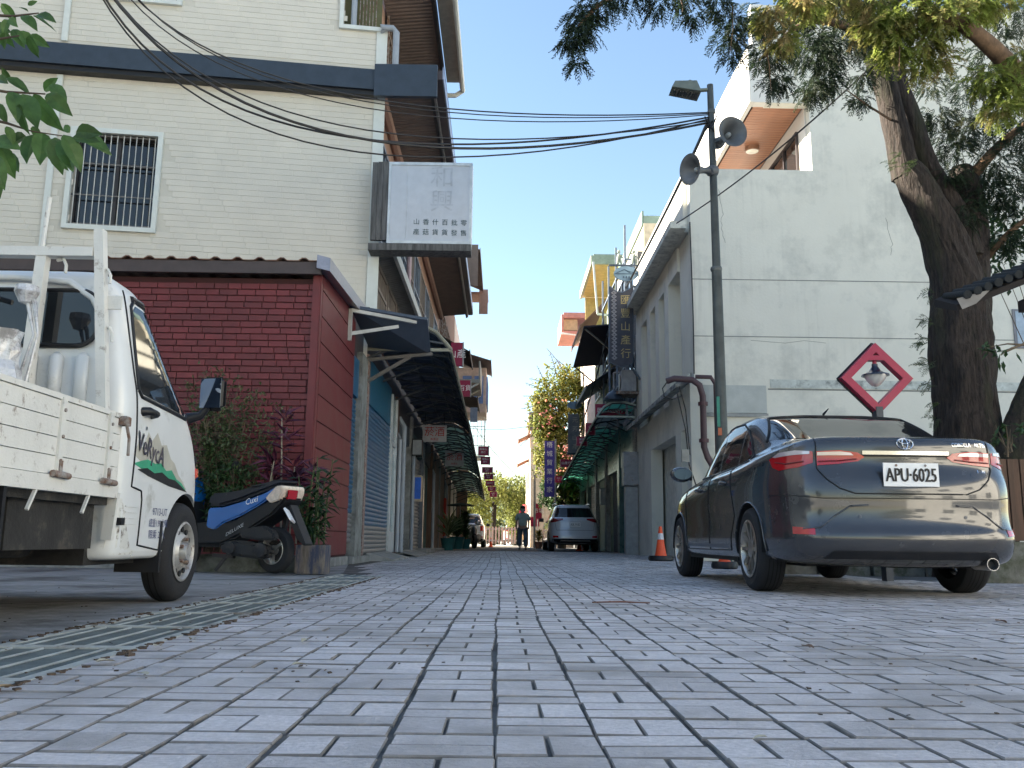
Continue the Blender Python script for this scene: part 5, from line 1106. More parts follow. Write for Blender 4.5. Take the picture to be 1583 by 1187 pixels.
# chassis, bed and its boards
dk_ = M('chassis_grime', (.028, .027, .026), .85, bump=.5, bs=40, var=.4, col2=(.09, .075, .06), c2=.6, c2s=6)
q = MB()
for s in (-1, 1): q.box(s*.36-.04, -3.3, .40, s*.36+.04, .1, .52)
for yy in (-1.1, -1.5, -2.3, -3.0): q.box(-.66, yy, .50, .66, yy+.06, .56)
q.box(.40, -1.75, .30, .66, -1.02, .54); q.box(-.66, -1.9, .26, .30, -.95, .53); q.box(-.6, -.95, .22, .6, .3, .36); q.box(-.7, -3.1, .50, .7, -.98, .54); q.build('chassis', dk_, trk, local=True)
q = MB(); q.tube([(.62, -1.10, .60), (.50, -1.2, .50), (.42, -1.35, .36), (.40, -1.6, .33)], [.045, .04, .05, .05], 10); q.tube([(-.6, -2.35, .275), (.6, -2.35, .275)], .05, 10); q.tube([(.45, -1.2, .30), (.35, -1.7, .30), (.35, -2.4, .30)], .04, 8); q.build('filler_pipe', dk_, trk, local=True, smooth=50)
q = MB(); q.lathe([(.05, 0), (.058, .005), (.058, .04), (.03, .05), (0, .05)], (.635, -1.085, .615), (.7, .3, .45), 14); q.build('filler_cap', dk_, trk, local=True)
q = MB(); q.box(.42, -2.30, .12, .74, -2.27, .46) if False else q.box(.44, -1.93, .10, .74, -1.91, .60); q.build('mud_flap', black, trk, local=True)
q = MB(); q.box(-.72, -3.2, .56, .72, -.99, .60); q.build('bed_floor', dk_, trk, local=True)
ZB0, ZB1 = .545, .915
q = MB(); q.box(.700, -3.2, .535, .742, -.965, .600); q.box(-.742, -3.2, .535, -.700, -.965, .600); q.box(-.7, -.985, .535, .7, -.965, .6); q.build('bed_rail', wps, trk, local=True)
for s in (1, -1):
    for k in range(4):
        q = MB(); q.obox((s*.722, -2.08, .603+.037+k*.0775), (.022, 2.22, .0735), None, .0); q.build('side_board', wps, trk, local=True)
    q = MB(); q.box(s*.722-.017, -3.19, .913, s*.722+.017, -.97, .935); q.build('top_rail', wps, trk, local=True)
    for yy in (-1.10, -1.55, -2.35):
        q = MB(); q.obox((s*.738, yy, .76), (.014, .035, .33), None, .002); h_ = q.build('board_strap', wps, trk, local=True)
        for zz_ in (.66, .76, .87): q = MB(); q.lathe([(.008, 0), (.008, .006), (0, .008)], (s*.745, yy, zz_), (s, 0, 0), 8); q.build('bolt', rust, h_, local=True)
        q = MB(); q.tube([(s*.755, yy-.07, .605), (s*.757, yy+.06, .600)], .014, 8); q.tube([(s*.75, yy, .60), (s*.75, yy, .66)], .008, 6); q.build('latch', rust, h_, local=True, smooth=50)
        q = MB(); q.bar((s*.735, yy-.15, .535), (s*.735, yy-.20, .455), .012, .012); q.build('rope_hook', wps, trk, local=True)
q = MB(); q.obox((.748, -.985, .90), (.05, .05, .045), None, .006); q.tube([(.76, -.99, .90), (.765, -.95, .82), (.758, -.93, .74)], .008, 6); q.build('corner_latch', rust, trk, local=True)
q = MB(); q.bar((.72, -.96, .56), (.70, -.945, .34), .05, .03); q.build('bed_bracket', wps, trk, local=True)
q = MB(); q.box(.70, -.91, .41, .745, -.87, .445); q.build('rubber_stop', black, trk, local=True)
# head frame behind the cab
hf = []
q = MB(); q.bar((.695, -1.02, .60), (.565, -1.02, 1.84), .045, .05, up=(0, 1, 0)); q.build('frame_post', wps, trk, local=True)
for x, xt, zt_ in ((.27, .30, 1.72),): q = MB(); q.bar((x, -1.02, .60), (xt, -1.02, zt_), .05, .05, up=(0, 1, 0)); q.build('frame_post', wps, trk, local=True)
q = MB(); q.bar((-.70, -1.02, .60), (-.62, -1.02, 1.83), .045, .05, up=(0, 1, 0)); q.build('frame_post', wps, trk, local=True)
q = MB(); q.box(-.62, -1.05, 1.70, .55, -.99, 1.745); q.build('frame_bar', wps, trk, local=True)
q = MB(); q.tube([(.30, -1.04, 1.745), (.31, -1.04, 2.0)], .011, 8); q.build('frame_pin', wps, trk, local=True)
q = MB(); q.tube([(-.7, -1.06, 1.62), (-.05, -1.05, 1.55), (.06, -1.06, 1.52)], .014, 8); q.build('loose_tube', steel, trk, local=True)
for x, z_ in ((.39, 1.67), (.61, 1.62), (.645, 1.33)):
    q = MB(); q.tube([(x-.03, -1.0, z_+.02), (x+.01, -1.02, z_+.02), (x+.025, -1.02, z_-.01), (x+.025, -1.02, z_-.05)], .008, 6); q.build('rope_hook', wps, trk, local=True, smooth=50)
q = MB(); q.obox((.645, -1.0, 1.48), (.10, .012, .07), None, .003); q.lathe([(0, 0), (.013, 0)], (.665, -1.008, 1.48), (0, -1, 0), 10); q.build('eye_plate', wps, trk, local=True)
# wrapped goods on the bed
t = thing('wrapped_bundle', 'bundle wrapped in clear crinkled plastic standing on the truck bed', 'bundle', (TX+.27, TY-1.35, .6))
film = M('crinkled_film', (.62, .62, .64), .18, var=.25, scale=9, bump=1, bs=14, spec=.9, coat=.6, col2=(.25, .24, .24), c2=.52, c2s=9)
q = MB(); n = 26; hh = []
for i in range(15):
    z_ = .62+i*.045; rr_2 = .155+.03*noise.noise(Vector((i*.6, 0, 0)))-(.02 if i > 10 else 0); hh.append((rr_2, z_))
vs = []
for i, (r_, z_) in enumerate(hh):
    for j in range(n): a = 2*math.pi*j/n; k = r_+.03*noise.noise(Vector((math.cos(a)*3, math.sin(a)*3, z_*9))); vs.append((TX+.27+k*math.cos(a), TY-1.35+k*.8*math.sin(a), z_))
q.add(vs, [(i*n+j, i*n+(j+1) % n, (i+1)*n+(j+1) % n, (i+1)*n+j) for i in range(len(hh)-1) for j in range(n)] + [tuple((len(hh)-1)*n+j for j in range(n))])
q.build('wrap', film, t)
q = MB()
for k in range(2): x = TX+.34+.03*k; q.tube([(x-.03, TY-1.22, 1.50-.01*k), (x+.01, TY-1.20, 1.42), (x+.05-.01*k, TY-1.2, 1.27), (x+.01, TY-1.21, 1.06-.03*k)], [.010, .012, .005, .008], 6)
q.lathe([(0, .04), (.05, .03), (.055, 0), (.03, -.05), (0, -.06)], (TX+.34, TY-1.2, 1.47), n=9); q.build('knotted_tail', film, t)

# ------------------------------------------------------------------ the blue scooter, tail to the right
sct = thing('blue_scooter', 'blue and black scooter parked between the truck and the potted bamboo', 'scooter', (-2.22, 8.85, .01), R(-28))
SX, SY_ = -2.22, 8.85
blue = M('scooter_blue', (.008, .12, .42), .2, .3, var=.08, bump=0, coat=1)
def sp(pts, a, t_, nm, m_, par=sct, bev=.02):
    q = MB(); q.prism([(SX+u, v) for u, v in pts], SY_+a, t_, 'xz'); o = q.build(nm, m_, par)
    if bev:
        bm = bmesh.new(); bm.from_mesh(o.data); bmesh.ops.bevel(bm, geom=[e for e in bm.edges if e.calc_length() > .0], offset=bev, segments=2, affect='EDGES', clamp_overlap=True); bm.to_mesh(o.data); bm.free()
        o.data.polygons.foreach_set('use_smooth', [True]*len(o.data.polygons)); o.data.set_sharp_from_angle(angle=R(50))
    return o
def swheel(cx):
    q = MB(); q.lathe([(.135, -.045), (.16, -.052), (.20, -.048), (.222, -.025), (.227, 0), (.222, .025), (.20, .048), (.16, .052), (.135, .045)], (cx, SY_, .24), (0, 1, 0), 40); w_ = q.build('wheel', rubber, sct, smooth=40)
    q = MB(); q.lathe([(.140, -.05), (.132, -.052), (.122, -.03), (.122, .03), (.132, .052)], (cx, SY_, .24), (0, 1, 0), 36)
    for k in range(3):
        a = 2*math.pi*k/3+.5; q.bar((cx, SY_-.03, .24), (cx+.128*math.cos(a), SY_-.035, .24+.128*math.sin(a)), .03, .035, up=(0, 1, 0))
    q.lathe([(0, -.05), (.045, -.045), (.05, .03)], (cx, SY_, .24), (0, 1, 0), 16); q.build('rim', silver, w_, smooth=40)
    q = MB(); q.lathe([(.05, .0), (.10, .0)], (cx, SY_-.01, .24), (0, 1, 0), 24); q.build('brake_disc', M('dark_iron', (.05, .045, .045), .5, .6), w_)
swheel(SX); swheel(SX-1.25)
sp([(-1.0, .28), (-.62, .28), (-.34, .38), (.05, .58), (.17, .68), (.21, .74), (.12, .76), (-.1, .68), (-.45, .52), (-1.0, .50)], -.14, .28, 'lower_cowl', black)
sp([(-.80, .46), (-.78, .65), (-.58, .655), (-.32, .71), (-.05, .785), (.11, .855), (.17, .85), (.03, .745), (-.12, .665), (-.34, .57), (-.56, .50), (-.68, .43)], -.16, .32, 'side_panel', blue, bev=.015)
sp([(-.84, .68), (-.80, .80), (-.60, .805), (-.38, .83), (-.16, .88), (.06, .925), (.16, .92), (.13, .865), (-.1, .805), (-.38, .725), (-.66, .665)], -.13, .26, 'seat', M('seat_vinyl', (.02, .021, .028), .55, bump=.2), bev=.028)
sp([(-.02, .74), (.11, .855), (.185, .86), (.19, .80), (.155, .72), (.05, .69)], -.17, .34, 'tail_lamp', M('smoked_clear', (.65, .52, .42), .15, var=.2, scale=30, coat=1), bev=.01)
sp([(.17, .74), (.20, .76), (.20, .82), (.22, .82), (.20, .73)], -.10, .14, 'brake_lens', redlens, bev=.006)
sp([(.14, .66), (.20, .68), (.42, .30), (.40, .285), (.30, .36)], -.06, .12, 'rear_mudguard', black, bev=.006)
for a, dm in ((-.176, .004),): pass
q = MB(); q.obox((SX+.245, SY_-.085, .565), (.02, .18, .145), Matrix.Rotation(R(-38), 3, 'Y') @ Matrix.Rotation(R(24), 3, 'Z')); q.build('number_plate', M('plate_white', (.80, .80, .80), .4), sct)
sp([(-.30, .36), (-.28, .44), (.02, .475), (.14, .42), (.17, .34), (-.02, .33)], -.21, .09, 'air_box', M('matt_black', (.022, .022, .024), .6, bump=.2), bev=.02)
sp([(-.58, .24), (-.55, .31), (-.35, .335), (-.10, .31), (.06, .27), (.08, .19), (-.02, .15), (-.30, .17), (-.5, .19)], -.19, .12, 'transmission_case', M('matt_black', (.022, .022, .024), .6, bump=.2), bev=.03)
q = MB(); q.lathe([(.075, 0), (.07, -.02), (.03, -.03), (0, -.03)], (SX-.02, SY_-.19, .24), (0, 1, 0), 20); q.build('case_cover', M('matt_black', (.022, .022, .024), .6), sct, smooth=40)
q = MB(); q.lathe([(.06, 0), (.055, -.02), (0, -.025)], (SX-.40, SY_-.19, .255), (0, 1, 0), 20); q.build('case_cover', M('matt_black', (.022, .022, .024), .6), sct, smooth=40)
q = MB(); q.bar((SX-.52, SY_-.10, .20), (SX-.62, SY_-.16, .03), .03); q.bar((SX-.70, SY_-.12, .18), (SX-.42, SY_-.12, .17), .035); q.build('stand', M('dark_iron', (.05, .045, .045), .5, .6), sct)
q = MB(); q.bar((SX+.06, SY_+.08, .60), (SX-.01, SY_+.08, .26), .04); q.build('shock_absorber', M('dark_iron', (.05, .045, .045), .5, .6), sct)
sp([(-1.45, .26), (-.62, .26), (-.60, .32), (-.95, .36), (-1.1, .60), (-1.2, .98), (-1.30, 1.0), (-1.22, .55)], -.12, .24, 'footboard', black)
sp([(-1.38, .42), (-1.18, .48), (-1.12, .80), (-1.16, .98), (-1.30, .98), (-1.36, .7)], -.15, .3, 'front_shield', blue)
q = MB(); q.tube([(SX-1.22, SY_-.30, 1.02), (SX-1.18, SY_, 1.05), (SX-1.22, SY_+.3, 1.02)], .016, 8); q.tube([(SX-1.22, SY_, .95), (SX-1.45, SY_, .3)], .03, 8); q.build('handlebar', black, sct)
for s in (-1, 1): q = MB(); q.tube([(SX-1.18, SY_+s*.24, 1.03), (SX-1.02, SY_+s*.30, 1.13)], .008, 6); q.lathe([(0, -.012), (.06, -.01), (.062, .004), (0, .01)], (SX-.90, SY_+s*.30, 1.11), (0, 1, 0), 16); q.build('mirror', black, sct, smooth=40)
text('Cuxi', .085, wht, sct, 'script', (SX-.20, SY_-.163, .715), (1, 0, .22), (-.22, 0, 1), .002, shear=.3); text('DELUXE', .045, M('silver_script', (.5, .5, .5), .4), sct, 'script', (SX-.42, SY_-.143, .43), (1, 0, .45), (-.4, 0, 1), .002, shear=.3, squash=.26)
q = MB(); q.tube([(SX-.26, SY_-.1, .86), (SX+.12, SY_-.11, .895), (SX+.22, SY_, .90), (SX+.12, SY_+.11, .895), (SX-.26, SY_+.1, .86)], .012, 8); q.build('grab_rail', black, sct, smooth=60)

# ------------------------------------------------------------------ the white SUV seen from behind
def simple_car(loc, label, cat, name, bodycol, L_=4.57, W_=.92, H=1.68, rings_=None, rz=0, plate_txt='', lamps='wide'):
    t = thing(name, label, cat, loc, rz)
    rg = lambda w_, yr, yf, z: ring(w_, yr, yf, z)
    H_ = H
    rr_ = rings_ or [rg(.82, .2, 4.4, .26), rg(.90, .05, 4.52, .32), rg(.92, .0, 4.57, .45), rg(.92, .03, 4.57, .60), rg(.92, .10, 4.53, .80), rg(.91, .13, 4.48, zz(1.0, .95, .9)), rg(.89, .16, 4.40, zz(1.12, 1.08, 1.0)),
          rg(.85, .28, 3.5, zz(1.18, 1.12, 1.08)), rg(.80, .38, 3.3, zz(1.26, 1.18, 1.14)), rg(.68, .62, 2.75, zz(1.56, 1.52, 1.50)), rg(.62, .62, 2.6, zz(1.64, 1.62, 1.58)), rg(.50, .75, 2.4, zz(1.665, 1.67, 1.63)), rg(.25, .9, 2.2, zz(1.675, 1.68, 1.65))]
    cg = ring_body(rr_); fu = evaluated(cg.copy(), 3); sk = Skin(bvh_of(fu)); bd = evaluated(cg, 3, [cylmesh(.38, x0, x1, yy, .35) for yy in (.92, 3.58) for x0, x1 in ((-1.3, -.66), (.66, 1.3))]); set_mat_smooth(bd, bodycol, 32)
    b_ = bpy.data.objects.new('body', bd); C.objects.link(b_); b_.parent = t
    for yy in (.92, 3.58):
        for s in (-1, 1): wheel(t, s*.90, yy, .345, .345, .225, .22, s)
    sk.patch([(-.70, 1.20), (-.60, 1.54), (.60, 1.54), (.70, 1.20)], 'B', .004, .01, .06, 'rear_window', carglass, b_)
    for s, d in ((-1, 'L'), (1, 'R')):
        sk.patch([(.75, 1.22), (1.0, 1.50), (2.5, 1.52), (3.1, 1.20)], d, .003, .008, .08, 'side_window', carglass, b_)
        F_ = lambda pts: [(s*u, v) for u, v in pts]
        if lamps == 'wide':
            sk.patch(F_([(.42, 1.10), (.42, 1.15), (.86, 1.17), (.86, 1.02), (.70, 1.02)]), 'B', .01, .02, .04, 'tail_lamp', M('deep_red_lens', (.22, .008, .015), .15, coat=1), b_)
        else: sk.patch(F_([(.66, .80), (.66, 1.08), (.84, 1.08), (.84, .82)]), 'B', .01, .02, .04, 'tail_lamp', redlens, b_)
        sk.patch(F_([(.60, .48), (.60, .54), (.78, .55), (.78, .48)]), 'B', .008, .02, .05, 'reflector', redlens, b_)
        q = MB(); q.obox((s*1.0, 3.0, 1.15), (.18, .1, .14), None, .02); q.build('door_mirror', black, t, local=True)
    sk.patch([(-.80, .30), (-.80, .44), (.80, .44), (.80, .30)], 'B', .006, .01, .06, 'lower_bumper', black, b_)
    sk.patch([(-.55, .36), (-.50, .40), (.50, .40), (.55, .36)], 'B', .02, .01, .06, 'skid_plate', silver, b_)
    sk.line([(-.72, 1.08), (-.66, .74), (.66, .74), (.72, 1.08)], 'B', .01, 'tailgate_seam', seam, b_)
    y0 = sk.hit(0, .93, 'B', .02).y-.02
    q = MB(); q.box(-.19, y0, .86, .19, y0+.02, 1.02); p_ = q.build('number_plate', M('plate_white', (.80, .80, .80), .4), t, local=True)
    if plate_txt: text(plate_txt, .13, ink, p_, 'plate_lettering', (0, y0-.003, .935), (1, 0, 0), (0, 0, 1), 0, squash=.33, local=True)
    q = MB(); q.box(-.6, .5, .22, .6, 4.0, .34); q.build('underbody', black, t, local=True)
    return t, sk, b_
suvp = M('pearl_white_paint', (.60, .61, .64), .22, .1, var=.03, bump=0, coat=1)
su, sk_, sb_ = simple_car((2.62, 31.6, 0), 'white SUV seen from behind, parked by the green awning on the right', 'SUV', 'parked_suv', suvp, plate_txt='ASK-9100', rz=R(1.5))
for s in (-1, 1): q = MB(); q.tube([(s*.60, .8, 1.67), (s*.62, 1.3, 1.72), (s*.62, 2.3, 1.71), (s*.58, 2.7, 1.64)], .018, 6); q.build('roof_rail', silver, su, local=True)
ww, _, _ = simple_car((-1.72, 44.5, 0), 'white car with a square red tail lamp parked past the motorcycle at the left end', 'car', 'parked_car', M('white_car_paint', (.68, .68, .69), .25, var=.03, bump=0, coat=1), lamps='tall')
fc, _, _ = simple_car((1.05, 66, 0), 'small pale car in the distance behind the walking person', 'car', 'distant_car', suvp)
# ================================================================== STREET FURNITURE
pm = M('pole_paint', (.085, .095, .095), .55, .3, var=.3, scale=4, streak=.3)
t = thing('utility_pole', 'grey steel street pole with floodlight and loudspeakers, beside the white building', 'pole', (3.26, 13, 0))
q = MB(); q.tube([(3.26, 13, 0), (3.255, 13, 4.5)], [.095, .078], 16); q.tube([(3.255, 13, 4.5), (3.24, 13, 7.56)], [.066, .05], 14); q.build('shaft', pm, t, smooth=40)
q = MB()
for zz, rr_ in ((4.5, .084), (6.1, .063), (7.1, .06)): q.lathe([(rr_, -.03), (rr_+.006, 0), (rr_, .03)], (3.25, 13, zz), n=14)
q.build('collar', M('band_steel', (.14, .15, .15), .5, .5), t)
q = MB(); q.box(3.17, 12.895, 2.05, 3.215, 12.905, 2.5); q.build('green_notice', M('green_notice', (.03, .22, .16), .5), t); q = MB(); q.box(3.18, 12.895, 1.92, 3.235, 12.905, 2.03); q.build('orange_notice', M('orange_notice', (.45, .12, .05), .5), t)
lampm = M('lamp_olive_grey', (.20, .215, .175), .5, .3)
t = thing('floodlight', 'flat grey LED floodlight on top of the pole', 'street light', (3.0, 13, 7.5))
q = MB(); q.add([(2.60, 12.84, 7.44), (3.06, 12.82, 7.36), (3.06, 13.16, 7.36), (2.60, 13.14, 7.44), (2.66, 12.88, 7.56), (3.0, 12.86, 7.56), (3.04, 13.12, 7.50), (2.66, 13.10, 7.56)], [(3, 2, 1, 0), (4, 5, 6, 7), (0, 1, 5, 4), (1, 2, 6, 5), (2, 3, 7, 6), (3, 0, 4, 7)]); q.build('housing', lampm, t)
q = MB(); q.tube([(3.02, 13, 7.46), (3.24, 13, 7.48)], .03, 8); q.lathe([(.05, 0), (.05, .05), (.03, .08), (0, .085)], (2.92, 13, 7.55), n=12); q.build('arm', lampm, t, smooth=40)
for i in range(9): q = MB(); a = 2.64+i*.045; q.box(a, 12.9, 7.395-.006*i, a+.03, 13.08, 7.43-.0072*i); q.build('heat_fin', M('lamp_dark', (.06, .06, .06), .5), t)
def horn(label, c, d, grp):
    t = thing('loudspeaker', label, 'loudspeaker', c, 0, grp); c = Vector(c); d = Vector(d).normalized()
    hm = M('horn_grey', (.16, .165, .17), .5, .2)
    q = MB(); q.lathe([(.055, -.24), (.06, -.20), (.045, -.12), (.06, -.03), (.11, .06), (.175, .13), (.235, .165), (.242, .170), (.232, .172), (.17, .142), (.105, .07), (.05, -.02), (.0, -.05)], c, d, 28); q.build('horn', hm, t, smooth=50)
    q = MB(); q.lathe([(.045, -.06), (.038, .05), (.02, .07), (0, .075)], c, d, 14); q.build('phase_plug', M('horn_tip', (.40, .42, .42), .4), t, smooth=50)
    q = MB(); q.lathe([(0, -.36), (.085, -.35), (.095, -.30), (.085, -.23), (.05, -.22)], c, d, 16); q.build('driver', hm, t, smooth=50)
    q = MB(); q.bar(c-d*.15, (3.25, 13, c.z-.02), .03); q.build('bracket', pm, t)
grp = 'horn loudspeakers on the pole'
horn('grey horn loudspeaker facing the camera high on the pole', (3.44, 12.80, 6.60), (.25, -1, -.05), grp)
horn('grey horn loudspeaker on the left side of the pole, facing down left', (2.98, 12.85, 6.05), (-.85, -.45, -.15), grp)
# overhead cables: several strands sagging from the upper left to the pole head
def cable(label, pts3, r, n=24, grp='black overhead cables from the pole to the left'):
    t = MB(); P = [Vector(p) for p in pts3]; a, b = P[0], P[-1]; sag = P[1] if len(P) == 3 else None; out = []
    for i in range(n+1):
        u = i/n
        if sag: p = a*(1-u)*(1-2*u)+sag*4*u*(1-u)+b*u*(2*u-1)
        else: p = a.lerp(b, u)
        out.append(p)
    t.tube(out, r, 6); o = t.build('overhead_cable', black); tag(o, label, 'cable', grp); return o
ph = Vector((3.22, 12.98, 7.0))
for i, (x0, y0, xm, ym, rr_, lb) in enumerate(((133, 0, 440, 188, .014, 'black overhead cable, thick upper strand of the lower bundle'), (128, 0, 425, 195, .011, 'black overhead cable, lowest strand of the lower bundle'), (140, 0, 445, 181, .010, 'black overhead cable, topmost thin strand of the lower bundle'), (137, 0, 432, 186, .018, 'thickest black overhead cable in the lower bundle'))):
    cable(lb, (at(x0, y0-60, 9.2), at(500+12*i, (205, 228, 193, 210)[i], 11.1), ph+Vector((0, 0, -.03*i))), rr_)
for i, (x0, ym, rr_, lb) in enumerate(((196, 142, .010, 'black overhead cable, upper pair, top strand'), (202, 148, .008, 'black overhead cable, upper pair, lower strand'), (190, 158, .008, 'lone thin black overhead cable between the two bundles'))):
    cable(lb, (at(x0-30, -60, 9.2), at(520, ym, 11), ph+Vector((0, 0, .08-.02*i))), rr_)
cable('heavy black cable running down the street from the pole head', (ph, at(1020, 345, 19), at(955, 468, 28)), .03, grp='')
cable('heavy black cable going on along the right row', (at(955, 468, 28), at(905, 640, 32), at(868, 770, 46)), .025, grp='')
cable('thin cable from the tree crown to the white building corner', (at(1460, -10, 9), at(1210, 225, 13), at(1046, 345, 17.5)), .013, grp='')
cable('thin far cable crossing the sky above the street end', (at(700, 655, 40), at(770, 664, 44), at(860, 650, 44)), .012, grp='')
cable('thin cable slanting down behind the far red signs', (at(735, 660, 48), at(765, 700, 60), at(805, 742, 75)), .02, grp='')
q = MB()
for k in range(6): a = ph+rv(.09); q.tube([a, ph+rv(.1)+Vector((0, -.04, -.1)), ph+rv(.08)+Vector((0, -.05, -.25))], .012, 6)
tag(q.build('cable_knot', black), 'dark knot of cable ends tied to the pole head', 'cable')

# diamond lamp
dt = thing('diamond_lamp', 'crimson diamond framed street lamp standing behind the grey sedan', 'street lamp', (3.86, 9, 0))
DX, DZ, DY = 3.88, 2.06, 9.0; H_ = .375
dm = M('crimson_frame', (.36, .015, .06), .4, var=.06)
q = MB(); th = .062
outer = [(0, H_), (H_, 0), (0, -H_), (-H_, 0)]; inner = [(-.12, H_-.185), (.12, H_-.185), (H_-.105, 0), (0, -H_+.105), (-H_+.105, 0)]
# frame as bars of four sides plus gusset with its small triangular hole
O = [Vector((DX+x, 0, DZ+z)) for x, z in outer]
def quadp(pts, y0, y1): q.prism([(DX+x, DZ+z) for x, z in pts], y0, y1-y0)
k_ = .105
quadp([(0, -H_), (H_, 0), (H_-k_, 0), (0, -H_+k_)], DY-.05, DY+.05); quadp([(-H_, 0), (0, -H_), (0, -H_+k_), (-H_+k_, 0)], DY-.05, DY+.05)
quadp([(H_, 0), (.185+.0, H_-.185), (.08, H_-.185), (H_-k_, 0)], DY-.05, DY+.05); quadp([(-H_, 0), (-H_+k_, 0), (-.08, H_-.185), (-.185, H_-.185)], DY-.05, DY+.05)
quadp([(-.185, H_-.185), (.185, H_-.185), (.135, H_-.135), (-.135, H_-.135)], DY-.05, DY+.05)
quadp([(-.135, H_-.135), (-.035, H_-.135), (0, H_-.10), (0, H_)], DY-.05, DY+.05); quadp([(.135, H_-.135), (0, H_), (0, H_-.10), (.035, H_-.135)], DY-.05, DY+.05)
q.build('frame', dm, dt)
q = MB()
for i in range(4): a, b_ = outer[i], outer[(i+1) % 4]; q.bar((DX+a[0]*1.02, DY, DZ+a[1]*1.02), (DX+b_[0]*1.02, DY, DZ+b_[1]*1.02), .012, .13, up=(0, 1, 0)) if False else q.tube([(DX+a[0]*1.03, DY+.04, DZ+a[1]*1.03), (DX+b_[0]*1.03, DY+.04, DZ+b_[1]*1.03)], .012, 6)
q.build('edge_trim', black, dt)
q = MB(); q.box(DX-.035, DY-.06, 0, DX+.035, DY+.06, DZ-H_+.075); q.build('post', darkblue, dt)
q = MB(); q.lathe([(.022, .0), (.022, -.04)], (DX, DY, DZ+H_-.185), n=12); q.build('stem', dm, dt)
q = MB(); q.lathe([(0, 0), (.030, 0), (.030, -.03), (.042, -.045), (.06, -.075), (.10, -.10), (.135, -.112), (.14, -.125), (.12, -.122), (.03, -.05)], (DX, DY, DZ+H_-.218), n=28); q.build('lamp_shade', M('navy_enamel', (.02, .028, .05), .3, coat=.5), dt, smooth=40)
q = MB(); q.lathe([(.112, -.118), (.108, -.14), (.085, -.18), (.045, -.225), (.015, -.24), (0, -.243)], (DX, DY, DZ+H_-.218), n=26); q.build('globe', M('frosted_globe', (.72, .74, .74), .15, trans=.35, var=0, bump=0), dt, smooth=60)

# traffic cones
def cone(x, y, lab, h=.62, weight=True, grp='orange traffic cones'):
    t = thing('traffic_cone', lab, 'traffic cone', (x, y, 0), 0, grp)
    q = MB(); q.lathe([(h*.20, .03), (h*.155, h*.25), (h*.105, h*.55), (h*.048, h*.96), (h*.042, h), (0, h)], (x, y, 0), n=20); q.build('body', orange, t, smooth=40)
    q = MB(); q.lathe([(h*.098, h*.62), (h*.072, h*.80)], (x, y, 0), n=20); q.v = [(x+(a-x)*1.06, y+(b_-y)*1.06, c) for a, b_, c in q.v]; q.build('band', M('reflective_band', (.6, .6, .62), .3), t, smooth=40)
    if weight: q = MB(); q.lathe([(h*.20, .09), (h*.34, .10), (h*.37, .06), (h*.37, .02), (h*.33, 0), (0, 0)], (x, y, 0), n=20); q.build('base_weight', black, t, smooth=40)
    else: q = MB(); q.box(x-h*.26, y-h*.26, 0, x+h*.26, y+h*.26, .03); q.build('base', orange, t)
cone(3.10, 17.4, 'orange traffic cone with black base weight in front of the white building', .66)
cone(3.14, 12.6, 'orange traffic cone whose base shows under the grey sedan front', .5)
cone(3.95, 14.5, 'orange traffic cone half hidden behind the grey sedan', .5)
cone(-1.55, 39.0, 'small orange traffic cone by the motorcycle at the left end', .5, False)
cone(2.95, 33.9, 'orange traffic cone seen under the white SUV', .5, False)
cone(-.55, 47, 'small orange traffic cone behind the far white car', .5, False)

# dark tiled roof corner jutting in from the right
t = thing('tiled_roof_corner', 'dark tiled roof corner jutting in from the right edge', 'roof', (4.3, 7, 0))
rt_ = M('dark_roof_tile', (.012, .015, .017), .85, bump=.5, var=.4)
tl = []
A0, A1 = at(1478, 463, 7), at(1600, 415, 7.0); dv = (A1-A0).normalized()
for k in range(9):
    c = A0+dv*(.08+k*.095); q = MB(); q.tube([c+Vector((0, -.05, .0)), c+Vector((.0, .30, .08))], .036, 8); q.build('roof_tile', rt_, t, smooth=50)
q = MB(); e = Vector((0, 0, -.075)); q.add([A0+e*.6, A1+dv+e*.6, A1+dv+Vector((0, .35, .1)), A0+Vector((0, .35, .1)), A0+e*1.3, A1+dv+e*1.3, A1+dv+Vector((0, .35, .03)), A0+Vector((0, .35, .03))], [(0, 1, 2, 3), (4, 5, 6, 7), (0, 1, 5, 4), (1, 2, 6, 5), (2, 3, 7, 6), (3, 0, 4, 7)]); q.build('roof_deck', M('black_timber', (.018, .015, .015), .9), t)
q = MB(); c = at(1563, 475, 7.3); q.box(c.x+.12, 7.3, c.z-.02, c.x+1.2, 7.4, c.z+.08); q.box(5.2, 7.6, 0, 5.35, 7.75, 2.4); q.build('beam', M('dark_beam', (.03, .022, .02), .8), t)
q = MB(); q.add([A0+Vector((-.01, -.03, .0)), A0+dv*.30+Vector((0, -.03, -.03)), A0+dv*.16+Vector((0, -.03, -.10)), A0+Vector((.03, -.03, -.09))], [(0, 1, 2, 3)]); q.build('end_board', M('pale_board_end', (.20, .19, .18), .8), t)

